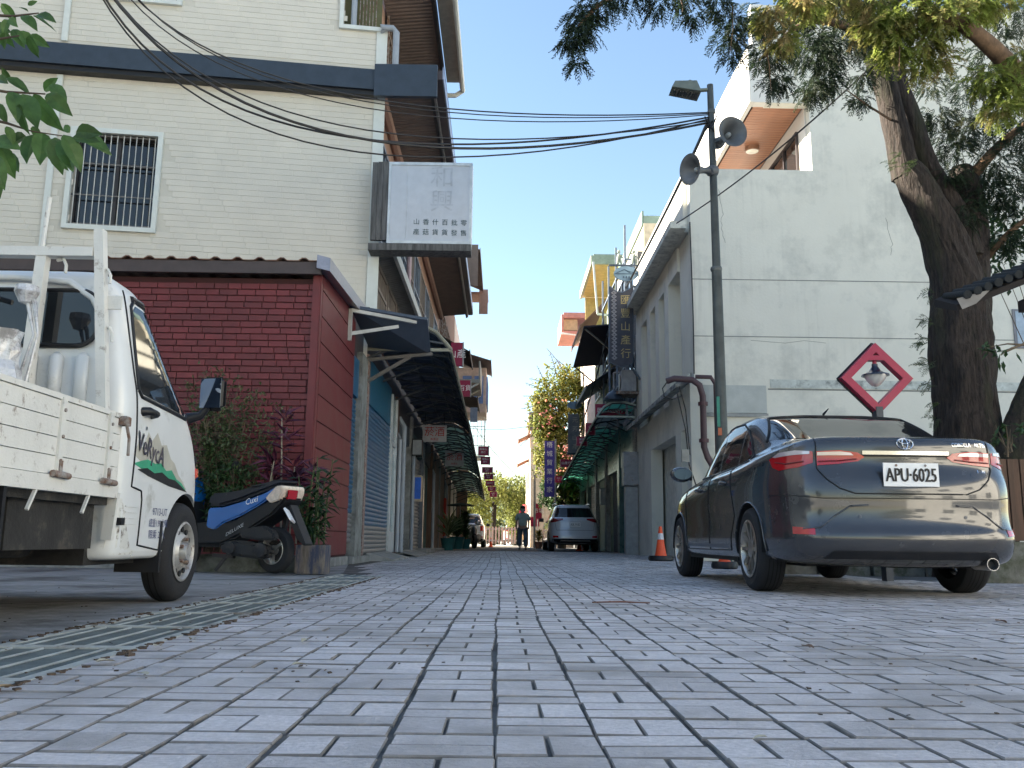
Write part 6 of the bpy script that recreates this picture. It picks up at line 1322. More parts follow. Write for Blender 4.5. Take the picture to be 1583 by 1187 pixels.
# stone planter kerb behind the car with the brown fence
q = MB()
for i in range(9):
    x = 3.15+i*.62; tone = .02*random.random(); q.obox((x+.3, 10.9-.05*i, .13), (.60, .5, .27+.04*random.random()), Matrix.Rotation(random.uniform(-.05, .05), 3, 'Z'), .03)
t = thing('planter_kerb', 'rough low concrete planter kerb around the big tree', 'kerb', (5, 10, 0)); q.build('kerb', M('mossy_concrete', (.17, .17, .15), .95, bump=1, bs=14, col2=(.07, .08, .05), c2=.5, c2s=4, var=.4), t)
q = MB(); q.box(4.75, 8.75, 0, 9, 9.0, .40); q.build('low_wall', M('mossy_concrete', (.17, .17, .15), .95), t)
t = thing('brown_fence', 'dark brown board fence behind the car boot at the right edge', 'fence', (5, 9, 0))
for k in range(16): q = MB(); q.box(4.95+k*.125, 8.8, .41, 5.06+k*.125, 8.84, 1.22); q.build('fence_board', brownw, t)
q = MB(); q.box(4.9, 8.84, 1.02, 7, 8.9, 1.09); q.box(4.9, 8.84, .5, 7, 8.9, .57); q.build('rail', brownw, t)

# ================================================================== TREES AND PLANTS
def limb(mb, pts, rs, n=14, rough=.12, seg=5, seed=0):
    """tapered limb with a furrowed surface"""
    P = []; Q = []
    pts = [Vector(p) for p in pts]; k = len(pts)
    for i in range(k-1):
        for j in range(seg):
            u = j/seg; p0 = pts[max(i-1, 0)]; p1 = pts[i]; p2 = pts[i+1]; p3 = pts[min(i+2, k-1)]
            P.append(.5*((2*p1)+(p2-p0)*u+(2*p0-5*p1+4*p2-p3)*u*u+(3*p1-p0-3*p2+p3)*u**3)); Q.append(rs[i]+(rs[i+1]-rs[i])*u)
    P.append(pts[-1]); Q.append(rs[-1]); fine = n > 30; base = len(mb.v); mb.tube(P, Q, n)
    for i in range(len(P)):
        for j in range(n):
            v = Vector(mb.v[base+i*n+j]); d = v-P[i]
            f = 1+rough*(noise.noise(Vector((math.cos(6.283*j/n)*2.2, math.sin(6.283*j/n)*2.2, v.z*.9+seed)))+.5*noise.noise(v*5+Vector((seed, 0, 0))))
            if fine: f += .07*(.5-abs(noise.noise(Vector((math.cos(6.283*j/n)*7+v.x, math.sin(6.283*j/n)*7+v.y, v.z*1.6+seed))))*2.2)+.03*noise.noise(Vector((v.x*22, v.y*22, v.z*7)))
            mb.v[base+i*n+j] = tuple(P[i]+d*f)
tree = thing('big_tree', 'big old tree with furrowed forked trunk and hanging feathery foliage beside the grey sedan', 'tree', (5.7, 10.6, 0))
TY_ = 10.6
def tp(x, y, Y=TY_): return at(x, y, Y)
q = MB()
limb(q, [tp(1500, 900), tp(1500, 760), tp(1492, 640), tp(1486, 520), tp(1480, 440), tp(1455, 360), tp(1415, 285), tp(1400, 262)], [.54, .44, .36, .345, .31, .25, .21, .18], 60, .16, 14)
limb(q, [tp(1402, 275), tp(1385, 200), tp(1365, 120), tp(1335, 50), tp(1300, -30), tp(1270, -120)], [.18, .150, .14, .13, .115, .09], 40, .12, 12, 3)
limb(q, [tp(1492, 400, 10.8), tp(1470, 330, 10.8), tp(1432, 260, 10.8), tp(1408, 190, 10.8), tp(1385, 120, 10.8), tp(1380, 40, 11), tp(1390, -60, 11.2)], [.24, .20, .165, .145, .125, .10, .07], 40, .14, 12, 5)
limb(q, [tp(1500, 580, 10.9), tp(1500, 450, 10.9), tp(1500, 360, 11), tp(1490, 285, 11), tp(1484, 258, 11)], [.24, .25, .22, .21, .12], 40, .16, 12, 9)
limb(q, [tp(1545, 800, 10.3), tp(1560, 720, 10.2), tp(1580, 650, 10.2), tp(1620, 560, 10.2), tp(1690, 430, 10.0), tp(1705, 300, 9.8), tp(1650, 190, 9.6)], [.24, .20, .17, .16, .155, .15, .14], 34, .16, 8, 11)
q.build('trunk', bark_m, tree, smooth=60)
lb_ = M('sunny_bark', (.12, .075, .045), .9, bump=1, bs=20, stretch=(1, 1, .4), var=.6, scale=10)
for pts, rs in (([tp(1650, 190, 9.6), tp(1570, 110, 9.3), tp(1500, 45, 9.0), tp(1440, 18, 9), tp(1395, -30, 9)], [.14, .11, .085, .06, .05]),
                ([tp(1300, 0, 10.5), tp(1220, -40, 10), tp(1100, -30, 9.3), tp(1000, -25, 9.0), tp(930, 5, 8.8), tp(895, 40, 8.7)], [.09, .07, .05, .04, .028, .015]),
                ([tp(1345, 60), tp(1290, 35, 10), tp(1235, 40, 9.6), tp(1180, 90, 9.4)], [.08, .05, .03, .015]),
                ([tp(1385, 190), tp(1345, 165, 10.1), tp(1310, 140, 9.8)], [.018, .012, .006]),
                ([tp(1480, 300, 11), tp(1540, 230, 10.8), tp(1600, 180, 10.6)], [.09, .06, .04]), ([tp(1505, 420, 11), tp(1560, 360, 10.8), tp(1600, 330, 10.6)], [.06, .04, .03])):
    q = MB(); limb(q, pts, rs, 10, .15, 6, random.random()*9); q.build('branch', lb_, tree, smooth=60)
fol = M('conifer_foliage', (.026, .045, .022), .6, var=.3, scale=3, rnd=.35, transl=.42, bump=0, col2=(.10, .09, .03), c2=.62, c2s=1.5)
fol2 = M('sunlit_foliage', (.22, .27, .06), .6, var=.3, scale=3, rnd=.3, transl=.5, bump=0, col2=(.34, .26, .12), c2=.52, c2s=2)  # paler copy of the crown leaves, sunlight put into the colour
def sprig(mb, p, d, L_, droop=.5, n=7, wd=.012, sd=None):
    """a feathery hanging spray: a thin curved axis with needle blades on both sides"""
    mb.rv = random.random(); d = d.normalized(); a = Vector(p); ax = d.cross(Vector((0, 0, 1)))
    ax = ax.normalized() if ax.length > .01 else Vector((1, 0, 0)); tw = random.uniform(-1, 1); ax = (ax+Vector((0, 0, tw))).normalized()
    st = L_/n
    for i in range(n):
        d = (d+Vector((0, 0, -droop*.22))+rv(.10)).normalized(); b = a+d*st; l = L_*(.42-.30*i/n)
        for s in (-1, 1):
            t_ = (d*1.0+ax*s*.75+rv(.25)).normalized()*l*random.uniform(.7, 1.2); c = a+t_; w_ = d*wd*1.1
            mb.add([a-w_, a+t_*.5+d.cross(t_).normalized()*wd*.6, c, a+w_+t_*.12], [(0, 1, 2), (0, 2, 3)])
        a = b
def cluster(mb, c, r, n, L_=.20, droop=.6, wd=.012, flat=.8, out=None):
    c = Vector(c)
    for _ in range(n):
        o = rv(); 
        while o.length > 1: o = rv()
        p = c+Vector((o.x*r, o.y*r, o.z*r*flat)); d = Vector((o.x, o.y, o.z*.4-droop*.6))+rv(.5)
        if out: d += Vector(out)
        sprig(mb, p, d, L_*random.uniform(.6, 1.25), droop, 6, wd)
# hanging sprays (pixel, depth, radius, count, sunny)
CL = [(900, 25, 8.8, .16, 60), (885, 60, 8.7, .12, 45), (893, 98, 8.7, .07, 22), (925, 8, 8.8, .16, 60), (905, 45, 8.7, .12, 35), (975, -8, 9, .18, 55), (1020, 5, 9, .15, 40), (1070, 25, 9, .10, 26), (1060, -12, 9.1, .18, 50), (1110, 8, 9.1, .14, 45), (1128, 60, 9.3, .14, 50), (1140, 30, 9.3, .15, 45),
      (1130, 85, 9.3, .09, 22), (1175, 35, 9.4, .16, 60), (1190, 85, 9.4, .20, 80), (1200, 125, 9.4, .14, 46), (1235, 20, 9.8, .26, 110), (1255, 75, 9.8, .28, 130), (1275, 120, 10, .24, 100), (1300, 65, 10.2, .28, 120), (1310, 10, 10.3, .30, 120), (1255, 140, 9.9, .14, 40), (1335, 120, 10.3, .13, 35), (1345, 60, 10.3, .2, 60), (1350, 0, 10.5, .30, 110),
      (1450, 180, 10.9, .22, 90), (1470, 225, 10.9, .26, 110), (1510, 195, 10.9, .28, 130), (1545, 250, 10.8, .32, 150), (1520, 300, 10.8, .30, 130), (1570, 300, 10.8, .35, 170), (1560, 370, 10.8, .22, 90), (1590, 200, 10.6, .3, 120), (1540, 80, 11.2, .35, 120), (1580, 20, 11, .35, 120), (1500, 140, 11.1, .2, 60), (1500, 110, 11.2, .3, 70), (1440, 130, 11.1, .18, 45), (1470, 270, 10.6, .16, 55), (1500, 330, 10.5, .2, 60), (1330, 150, 10.1, .09, 22)]
CL2 = [(1190, 25, 8.9, .14, 50), (1210, 60, 9.0, .13, 45), (1250, 5, 9, .16, 55), (1230, -10, 9.2, .2, 60), (1345, 40, 9.3, .16, 60), (1375, 45, 9.2, .22, 95), (1410, 20, 9.1, .24, 110), (1380, 85, 9.3, .16, 55), (1430, 70, 9.2, .18, 70), (1460, 25, 9, .26, 120), (1420, 105, 9.3, .12, 30), (1500, 15, 9.1, .24, 110), (1540, 0, 9.1, .22, 80), (1350, 10, 9.3, .2, 70), (1455, 90, 9.3, .14, 36), (1530, 120, 9.0, .17, 70), (1565, 140, 9.0, .2, 90), (1545, 170, 9.0, .13, 46), (1580, 90, 8.9, .12, 40), (1300, -10, 9.4, .25, 80)]
q = MB()
for x, y, Y, r_, n in CL: cluster(q, at(x, y, Y), r_*1.08, int(n*(1.45 if x < 1400 else 1.15)), .19, .7, .011)
# crown going on above the frame
for _ in range(30): a = random.uniform(0, 6.28); rr_ = random.uniform(.3, 2.0); cluster(q, (7.2+rr_*math.cos(a), 10.8+rr_*math.sin(a)*.8, random.uniform(7.9, 10.8)-.25*abs(rr_-2)), .5, 50, .32, .5, .02)
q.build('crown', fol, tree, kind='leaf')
q = MB()
for x, y, Y, r_, n in CL2: cluster(q, at(x, y, Y), r_*1.05, int(n*1.5), .20, .7, .014)
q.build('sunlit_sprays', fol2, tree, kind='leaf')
q = MB()
for pts in (((1128, 85), (1132, 5)), ((1192, 140), (1180, 60)), ((893, 100), (900, 10)), ((1390, 110), (1385, 40)), ((1055, 30), (1050, -10)), ((1003, 36), (1003, 0))): q.tube([at(*pts[1], 9.1), at((pts[0][0]+pts[1][0])/2+3, (pts[0][1]+pts[1][1])/2, 9.1), at(*pts[0], 9.1)], [.01, .007, .003], 5)
q.build('twigs', lb_, tree, kind='stuff')
# ferns and small epiphytes on the trunk
fern = thing('trunk_ferns', 'small ferns and epiphytes clinging to the left side of the big trunk', 'fern', tp(1430, 520, 10.3)); q = MB()
for (px, py, n) in ((1436, 500, 10), (1432, 530, 14), (1436, 560, 12), (1440, 590, 8), (1446, 630, 7), (1440, 455, 5), (1450, 650, 5), (1380, 255, 6), (1408, 262, 10), (1415, 250, 6), (1395, 240, 6)):
    for _ in range(n): sprig(q, tp(px, py, 10.3)+rv(.06), Vector((-1 if px < 1460 else 1, -.3, random.uniform(-.5, .7)))+rv(.4), random.uniform(.10, .22), .9, 6, .008)
q.build('fronds', M('fern_green', (.05, .075, .03), .6, var=.4, transl=.3, bump=0), fern, kind='leaf')
# broad-leaved shrub behind, at the right edge
def shrub(name, label, cat, c, rx, ry, rz, n, Lf, W_, m, stems=8, m2=None, seedd=0, base=None, part='foliage', lean=(0, 0, 0)):
    c = Vector(c); base = Vector(base) if base else Vector((c.x, c.y, 0)); t = thing(name, label, cat, base); q = MB(); ends = []
    for i in range(stems):
        o = rv(); e = c+Vector((o.x*rx*.8, o.y*ry*.8, o.z*rz*.7)); ends.append(e); mid = base.lerp(e, .5)+rv(.1*rx); q.tube([base+rv(.03), mid, e], [.014, .009, .004], 5)
    q.build('stems', M('stem_brown', (.12, .09, .06), .8), t, kind='stuff'); q = MB(); hubs = [c+Vector((o.x*rx, o.y*ry, o.z*rz)) for o in [rv() for _ in range(max(6, n//14))] if o.length < 1.25]
    for _ in range(n):
        h = random.choice(hubs); p = h+rv(.16*(rx+rz)/1.2); q.rv = random.random(); leafcard(q, p, rv()+Vector(lean)+Vector((0, 0, -.2)), Vector((0, 0, 1)), Lf*random.uniform(.6, 1.3), W_*random.uniform(.7, 1.2))
    q.build(part, m, t, kind='leaf'); return t
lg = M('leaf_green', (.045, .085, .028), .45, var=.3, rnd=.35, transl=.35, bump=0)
lol = M('leaf_olive', (.10, .13, .055), .55, var=.3, rnd=.35, transl=.3, bump=0, col2=(.10, .06, .04), c2=.6, c2s=4)
lpur = M('leaf_purple', (.09, .022, .045), .5, var=.3, rnd=.4, transl=.25, bump=0)
c = at(1560, 385, 12); shrub('broadleaf_tree', 'broad leaved tree behind the big trunk at the right edge', 'tree', (c.x+.5, 12, c.z), 1.0, .6, .62, 900, .16, .06, lg, 8, base=(c.x+1.2, 12.2, 0))
c = at(1556, 668, 9.6); shrub('seedling', 'little green seedling in the fork at the tree base', 'plant', c, .14, .1, .12, 26, .13, .05, lg, 5, base=(c.x, 9.6, c.z-.25))
c = at(1538, 540, 9.5); shrub('leafy_twig', 'thin leafy twig hanging right of the big trunk', 'plant', c, .22, .1, .10, 26, .13, .045, lg, 4, base=(c.x+.4, 9.6, c.z+.1))
# planting in front of the red shed
def arching_bush(label, base, ends, Lf, W_, m, per=42, spread=.07):
    t = thing('feathery_bush', label, 'bush', base); st = MB(); q = MB(); base = Vector(base)
    for e in ends:
        e = Vector(e); b0 = base+Vector((random.uniform(-.15, .15), random.uniform(-.05, .05), 0)); mid = b0.lerp(e, .55)+Vector((0, 0, .16*(e-b0).length)); P = []
        for i in range(9): u = i/8; P.append(b0*(1-u)*(1-u)+mid*2*u*(1-u)+e*u*u)
        st.tube(P, [.011-.001*i for i in range(9)], 5)
        for k in range(5):
            u = random.uniform(.35, .95); a = P[int(u*8)]; d = (rv()+Vector((0, -.2, .35))).normalized()*random.uniform(.12, .34); st.tube([a, a+d*.5+Vector((0, 0, .02)), a+d], [.005, .004, .002], 4)
            for _ in range(per//3): q.rv = random.random(); leafcard(q, a+d*random.uniform(.25, 1.05)+rv(spread*.55), rv()+d, Vector((0, 0, 1)), Lf*random.uniform(.6, 1.3), W_)
        for _ in range(per): u = random.uniform(.4, 1.0); q.rv = random.random(); leafcard(q, P[min(8, int(u*8.99))]+rv(spread), rv()+Vector((0, 0, -.2)), Vector((0, 0, 1)), Lf*random.uniform(.6, 1.3), W_)
    st.build('stems', M('stem_brown', (.12, .09, .06), .8), t, kind='stuff'); q.build('foliage', m, t, kind='leaf')
E_s = [at(x, y, 9.7+random.uniform(-.25, .2)) for x, y in ((300, 585), (315, 572), (330, 590), (345, 575), (355, 600), (370, 590), (385, 615), (405, 620), (425, 632), (448, 640), (400, 600), (350, 640), (330, 630), (310, 620), (380, 650), (365, 625), (300, 640), (420, 660), (340, 610))]
arching_bush('tall feathery olive green bush in front of the red shed wall', (-3.15, 9.72, .2), E_s, .058, .03, lol, 46, .075)
E_s = [at(x, y, 9.5+random.uniform(-.1, .1)) for x, y in ((305, 700), (325, 690), (345, 705), (360, 720), (380, 735), (335, 730), (310, 740), (395, 750), (370, 745))]
arching_bush('lower dark green bush behind the scooter seat', (-3.0, 9.6, .2), E_s, .07, .035, lg, 60, .08)
def rosette(t, base, h, n, Lf, Wf, m, q):
    for i in range(n):
        a = random.uniform(0, 6.28); u = random.uniform(.35, 1); d = Vector((math.cos(a), math.sin(a), random.uniform(-.2, 1.1))); q.rv = random.random(); leafcard(q, base+Vector((0, 0, h*u))+rv(.015), d, Vector((0, 0, 1)), Lf*random.uniform(.7, 1.2), Wf, .15)
t = thing('purple_cordyline', 'purple leaved cordyline behind the scooter tail', 'plant', (-2.35, 9.7, 0)); q = MB(); s_ = MB()
for k in range(6):
    b0 = Vector((-2.42+.09*k-.12, 9.6+random.uniform(-.1, .1), .3)); h = random.uniform(.5, 1.05) if k != 2 else 1.35; b1 = b0+Vector((random.uniform(-.12, .12), 0, h)); s_.tube([b0, b0.lerp(b1, .5)+rv(.03), b1], [.012, .010, .007], 6); rosette(t, b0.lerp(b1, .45), h*.6, 26, .24, .045, lpur, q)
q.build('leaves', lpur, t, kind='leaf'); s_.build('stems', M('pale_stem', (.3, .27, .2), .7), t, kind='stuff')
t = thing('potted_bamboo', 'dark green dracaena plant in a worn square planter at the shed corner', 'potted plant', (-1.93, 9.25, 0)); 
q = MB(); q.obox((-1.93, 9.25, .148), (.30, .30, .285), None, .004); q.build('planter', M('worn_planter', (.20, .17, .14), .85, bump=.8, bs=20, var=.5, scale=9, col2=(.05, .06, .10), c2=.48, c2s=5, stretch=(2.5, 2.5, .5)), t)
q = MB(); q.box(-2.06, 9.12, .292, -1.80, 9.38, .296); q.build('soil', M('soil', (.04, .03, .02), .95), t)
q = MB(); s_ = MB()
for k in range(13):
    b0 = Vector((-1.93+random.uniform(-.09, .09), 9.25+random.uniform(-.08, .08), .29)); h = random.choice((.95, .8, .7, .6, .5, .45, .9)); b1 = b0+Vector((random.uniform(-.16, .16), random.uniform(-.1, .1), h)); s_.tube([b0, b0.lerp(b1, .5)+rv(.02), b1], [.009, .008, .005], 6)
    for j in range(18):
        u = random.uniform(.15, 1.0); a = random.uniform(0, 6.28); q.rv = random.random(); leafcard(q, b0.lerp(b1, u), Vector((math.cos(a), math.sin(a), random.uniform(-.9, .8))), Vector((0, 0, 1)), random.uniform(.10, .19), .04, .15)
q.build('leaves', M('dracaena_green', (.022, .055, .020), .4, var=.3, rnd=.4, transl=.3, bump=0), t, kind='leaf'); s_.build('stems', M('stem_green', (.06, .09, .03), .6), t, kind='stuff')
q = MB(); q.obox((-2.55, 9.6, .09), (1.3, .22, .18), None, .02); tag(q.build('planter_wall', M('mossy_concrete', (.17, .17, .15), .95)), 'low dark masonry strip holding the shed planting', 'planter')
# near branch at the upper left
def bigleaf(q, p, d, up, L_, W_):
    d = d.normalized(); s_ = d.cross(up); s_ = s_.normalized() if s_.length > .05 else Vector((1, 0, 0)); n_ = s_.cross(d); q.rv = random.random()
    prof = [(0, .0), (.10, .30), (.28, .47), (.5, .48), (.7, .36), (.86, .17), (1.0, .0)]; vs = []; curl = random.uniform(.05, .3)
    for u, w_ in prof:
        m_ = p+d*L_*u-n_*L_*curl*u*u; wob_ = .015*L_*math.sin(u*19)
        vs += [m_+s_*W_*w_+n_*W_*(w_*.35)+n_*wob_, m_, m_-s_*W_*w_+n_*W_*(w_*.35)-n_*wob_]
    f = []
    for i in range(len(prof)-1): a = 3*i; f += [(a, a+1, a+4, a+3), (a+1, a+2, a+5, a+4)]
    q.add(vs, f)
nb = thing('near_branch', 'leafy green branch hanging in at the upper left corner', 'branch', at(-60, 120, 3.0))
BY_ = 3.0; q = MB(); s_ = MB()
for pts in (((-60, 20), (20, 25), (60, 20)), ((-60, 60), (0, 60), (30, 55)), ((-60, 130), (10, 142), (70, 145)), ((-60, 175), (10, 190), (50, 203), (110, 212)), ((-60, 20), (-80, 120), (-70, 240))): s_.tube([at(x, y, BY_) for x, y in pts], [.006, .005, .0025, .002][:len(pts)], 6)
for (x, y, dx, dy, l) in ((2, 5, 14, 17, 32), (12, 30, -8, 18, 26), (30, 12, 10, 2, 18), (43, 8, 6, -3, 16), (35, 24, 22, 18, 38), (50, 24, 25, 14, 40), (58, 22, 30, 8, 36), (15, 28, 15, 18, 26), (5, 45, 8, 16, 30), (-5, 40, 18, 8, 34), (20, 45, 14, 22, 36), (28, 48, 22, 20, 40), (45, 54, 10, 28, 36), (45, 55, 26, 14, 34), (0, 42, -2, 26, 30), (8, 50, -4, 20, 26),
                         (10, 120, 26, 14, 40), (15, 125, -6, -10, 22), (20, 142, 8, 40, 52), (35, 145, 20, 44, 64), (52, 145, 26, 40, 66), (68, 140, 22, -22, 34), (72, 145, 32, 26, 50), (0, 138, -10, 30, 40), (0, 160, 6, 24, 32), (30, 160, 6, 36, 48), (80, 130, 24, 30, 44), (-5, 120, 14, 6, 34),
                         (50, 208, -14, 50, 54), (40, 210, -30, 14, 48), (66, 205, -4, 44, 58), (85, 212, 6, 46, 58), (75, 215, 18, 40, 56), (98, 208, 24, 40, 60), (112, 212, 40, 6, 44), (120, 206, 46, 26, 58), (108, 205, -8, -12, 24), (118, 203, 38, 2, 50), (50, 195, 10, 16, 26), (0, 222, 18, 44, 56), (-10, 215, 36, 12, 52), (-8, 240, 10, 46, 56), (-10, 270, 8, 30, 38), (5, 235, 30, 36, 46), (98, 215, 14, 52, 62), (10, 195, 10, 20, 30)):
    a = at(x, y, BY_+random.uniform(-.12, .12)); b_ = at(x+dx*1.0, y+dy*1.0, a.y+random.uniform(-.05, .05)); d = b_-a; L_ = (at(x+l, y, a.y)-at(x, y, a.y)).length
    bigleaf(q, a, d, Vector((random.uniform(-.5, .5), -1, random.uniform(-.3, .9))), L_, L_*.50)
q.build('leaves', M('big_leaf', (.07, .14, .035), .38, var=.3, scale=20, rnd=.35, transl=.42, bump=.15, col2=(.16, .20, .05), c2=.66, c2s=6), nb, kind='leaf'); s_.build('twigs', M('twig_brown', (.09, .06, .04), .8), nb, kind='stuff')
# bougainvillea cascading from the right row
c = at(868, 650, 44)
bt = thing('flowering_vine', 'large sunlit flowering vine with pink blossom cascading over the right row', 'vine', (c.x, 40, 2)); q = MB(); fl = MB(); tw = MB()
BG = [(870, 590, 30), (850, 610, 26), (845, 640, 30), (870, 635, 34), (890, 610, 26), (860, 670, 34), (880, 690, 28), (850, 690, 24), (845, 715, 20), (865, 725, 24), (885, 590, 20), (900, 600, 14), (838, 625, 14), (870, 740, 16), (850, 665, 20), (875, 655, 28), (885, 730, 14), (838, 660, 12), (895, 640, 18), (880, 760, 14), (855, 745, 14)]
for x, y, r_ in BG:
    cc = at(x, y, 44.5); rr_ = r_/1362*44
    for _ in range(330): o = rv(); q.rv = random.random(); leafcard(q, cc+Vector((o.x*rr_, o.y*.9, o.z*rr_)), rv(), Vector((0, 0, 1)), .26, .15)
for x, y, r_, n in ((855, 640, 22, 22), (880, 700, 10, 45), (870, 735, 10, 15), (845, 650, 12, 20), (872, 668, 24, 14), (850, 735, 10, 14), (886, 690, 8, 40)):
    cc = at(x, y, 43.4); rr_ = r_/1362*44
    for _ in range(n): o = rv(); fl.rv = random.random(); leafcard(fl, cc+Vector((o.x*rr_, o.y*.7, o.z*rr_)), rv(), Vector((0, 0, 1)), .18, .14)
for (x0, y0, x1, y1) in ((850, 600, 818, 585), (845, 610, 812, 592), (845, 620, 808, 612), (845, 630, 806, 632), (845, 650, 820, 665), (850, 655, 803, 690), (862, 585, 850, 545), (875, 580, 845, 538), (880, 578, 860, 555), (846, 605, 830, 565), (840, 640, 815, 640)):
    a, b_ = at(x0, y0, 44.3), at(x1, y1, 44.0); m_ = a.lerp(b_, .5)+Vector((0, 0, .12)); tw.tube([a, m_, b_], [.03, .02, .01], 5)
    for k in range(14): p = a.lerp(b_, .3+.7*k/14)+rv(.05); leafcard(tw, p, rv(), Vector((0, 0, 1)), .10, .05)
q.build('foliage', M('sunny_vine', (.13, .17, .04), .6, var=.3, rnd=.4, transl=.4, bump=0, col2=(.30, .27, .07), c2=.5, c2s=1.4), bt, kind='leaf'); fl.build('blossom', M('pink_blossom', (.50, .18, .18), .6, rnd=.3, transl=.4, bump=0, col2=(.65, .30, .18), c2=.5, c2s=1), bt, kind='leaf'); tw.build('twigs', M('twig_grey', (.16, .13, .14), .8), bt, kind='stuff')
# far trees at the end of the street
def far_tree(label, c, r_, h, n, m, L_=.5, hh=1.0):
    c = Vector(c); t = thing('leafy_tree', label, 'tree', (c.x, c.y, 0)); q = MB(); q.tube([(c.x, c.y, 0), (c.x+.1, c.y, h*.5), (c.x, c.y, h*.8)], [.22, .16, .08], 8)
    for k in range(5): a = k*1.3; q.tube([(c.x, c.y, h*.45), (c.x+r_*.5*math.cos(a), c.y+r_*.5*math.sin(a), h*.75)], [.09, .03], 5)
    q.build('trunk', bark_m, t); q = MB(); hubs = []
    for _ in range(30):
        o = rv(); 
        if o.length < 1.1: hubs.append(c+Vector((o.x*r_, o.y*r_, h*.62+o.z*h*.36*hh)))
    for _ in range(n): hb = random.choice(hubs); q.rv = random.random(); leafcard(q, hb+rv(r_*.30), rv(), Vector((0, 0, 1)), L_*random.uniform(.6, 1.2), L_*.5)
    q.build('crown', m, t, kind='leaf'); return t
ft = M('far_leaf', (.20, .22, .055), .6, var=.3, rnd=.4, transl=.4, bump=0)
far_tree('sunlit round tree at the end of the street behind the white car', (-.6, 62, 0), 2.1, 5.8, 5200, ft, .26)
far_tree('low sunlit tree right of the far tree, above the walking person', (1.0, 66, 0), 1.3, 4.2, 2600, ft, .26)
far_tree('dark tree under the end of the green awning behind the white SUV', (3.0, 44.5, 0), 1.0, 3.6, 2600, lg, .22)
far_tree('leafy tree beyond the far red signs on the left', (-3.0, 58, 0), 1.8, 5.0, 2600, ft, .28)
q = MB()
for _ in range(2600): 
    x = random.uniform(-9, 12); q.rv = random.random(); leafcard(q, Vector((x, 82+random.uniform(-3, 3), random.uniform(0, 2.8+.8*math.sin(x)))), rv(), Vector((0, 0, 1)), .7, .35)
o = q.build('far_hedge', M('far_hedge_leaf', (.16, .17, .06), .7, rnd=.4, transl=.3, bump=0), kind='leaf'); tag(o, kind='stuff')
# plants and motorcycle by the far left shop
def pot_plant(x, y, lab, h, potm, rr_=.22, n=40, L_=.4, m=lg):
    t = thing('potted_plant', lab, 'potted plant', (x, y, 0)); q = MB(); q.lathe([(rr_*.7, 0), (rr_, rr_*1.5), (rr_*1.08, rr_*1.6), (rr_*.9, rr_*1.55), (0, rr_*1.5)], (x, y, 0), n=16); q.build('pot', potm, t, smooth=40); q = MB()
    for _ in range(n): a = random.uniform(0, 6.28); q.rv = random.random(); leafcard(q, Vector((x, y, rr_*1.5+random.uniform(0, h*.5))), Vector((math.cos(a), math.sin(a), random.uniform(.3, 1.8))), Vector((0, 0, 1)), L_*random.uniform(.6, 1.2), .05, .1)
    q.build('leaves', m, t, kind='leaf')
tp_ = M('teal_pot', (.04, .16, .16), .5)
pot_plant(-1.85, 31.0, 'spiky pale palm in a teal pot by the left shops', 1.0, tp_, .26, 60, .75, M('pale_palm', (.16, .19, .09), .6, rnd=.3, transl=.3, bump=0))
pot_plant(-1.75, 35.5, 'dense dark potted plant beside the spiky palm', 1.3, tp_, .3, 260, .38)
pot_plant(-1.5, 37.0, 'taller leafy potted plant next to the motorcycle', 2.1, tp_, .25, 300, .36)
pot_plant(1.75, 42, 'yellow leaved potted plant beside the slim pole', .9, M('clay_pot', (.35, .16, .1), .7), .2, 120, .3, M('yellow_leaf', (.35, .28, .04), .6, rnd=.3, transl=.3, bump=0))
pot_plant(2.15, 40.5, 'orange flowering potted plant at the front of the white SUV', .8, M('clay_pot', (.35, .16, .1), .7), .2, 100, .28, M('orange_leaf', (.40, .18, .05), .6, rnd=.3, transl=.3, bump=0))
mt = thing('motorcycle', 'muddy motorcycle seen from behind at the end of the left shops', 'motorcycle', (-1.2, 38.3, 0))
q = MB(); q.lathe([(.20, -.06), (.27, -.06), (.29, 0), (.27, .06), (.20, .06)], (-1.15, 38.2, .29), (1, .35, 0), 24); q.build('wheel', rubber, mt)
q = MB(); q.tube([(-1.15, 38.2, .55), (-1.18, 38.5, .75), (-1.2, 39.0, .80), (-1.2, 39.4, .95)], [.10, .14, .13, .06], 10); q.build('seat', black, mt, smooth=50)
q = MB(); q.tube([(-1.35, 38.3, .35), (-1.38, 38.6, .6), (-1.3, 39.2, .45)], [.12, .15, .1], 8); q.tube([(-1.0, 38.3, .35), (-.98, 38.6, .5), (-1.05, 39.2, .45)], [.09, .12, .1], 8); q.build('engine', M('muddy_metal', (.20, .17, .13), .7), mt, smooth=50)
q = MB(); q.tube([(-1.55, 39.4, 1.05), (-1.2, 39.5, 1.0), (-.88, 39.4, 1.05)], .02, 6); q.lathe([(0, 0), (.11, .03), (.12, .12), (.07, .2), (0, .22)], (-1.05, 39.2, 1.02), n=12); q.build('handlebar', steel, mt, smooth=50)
# umbrella-like black canopy and red post by the shops
t = thing('black_parasol', 'flat black parasol over the potted plants', 'parasol', (-1.7, 36.6, 0)); q = MB(); q.lathe([(0, .12), (.45, .05), (.62, 0), (.60, -.02), (0, .08)], (-1.7, 36.6, 1.75), n=12); q.build('canopy', black, t); q = MB(); q.tube([(-1.7, 36.6, 0), (-1.7, 36.6, 1.85)], .02, 6); q.build('pole', steel, t)
q = MB(); q.box(-2.18, 33.4, .5, -2.1, 33.9, 1.9); tag(q.build('red_banner', M('red_cloth', (.5, .03, .02), .7)), 'narrow bright red banner on the left shop wall', 'banner')
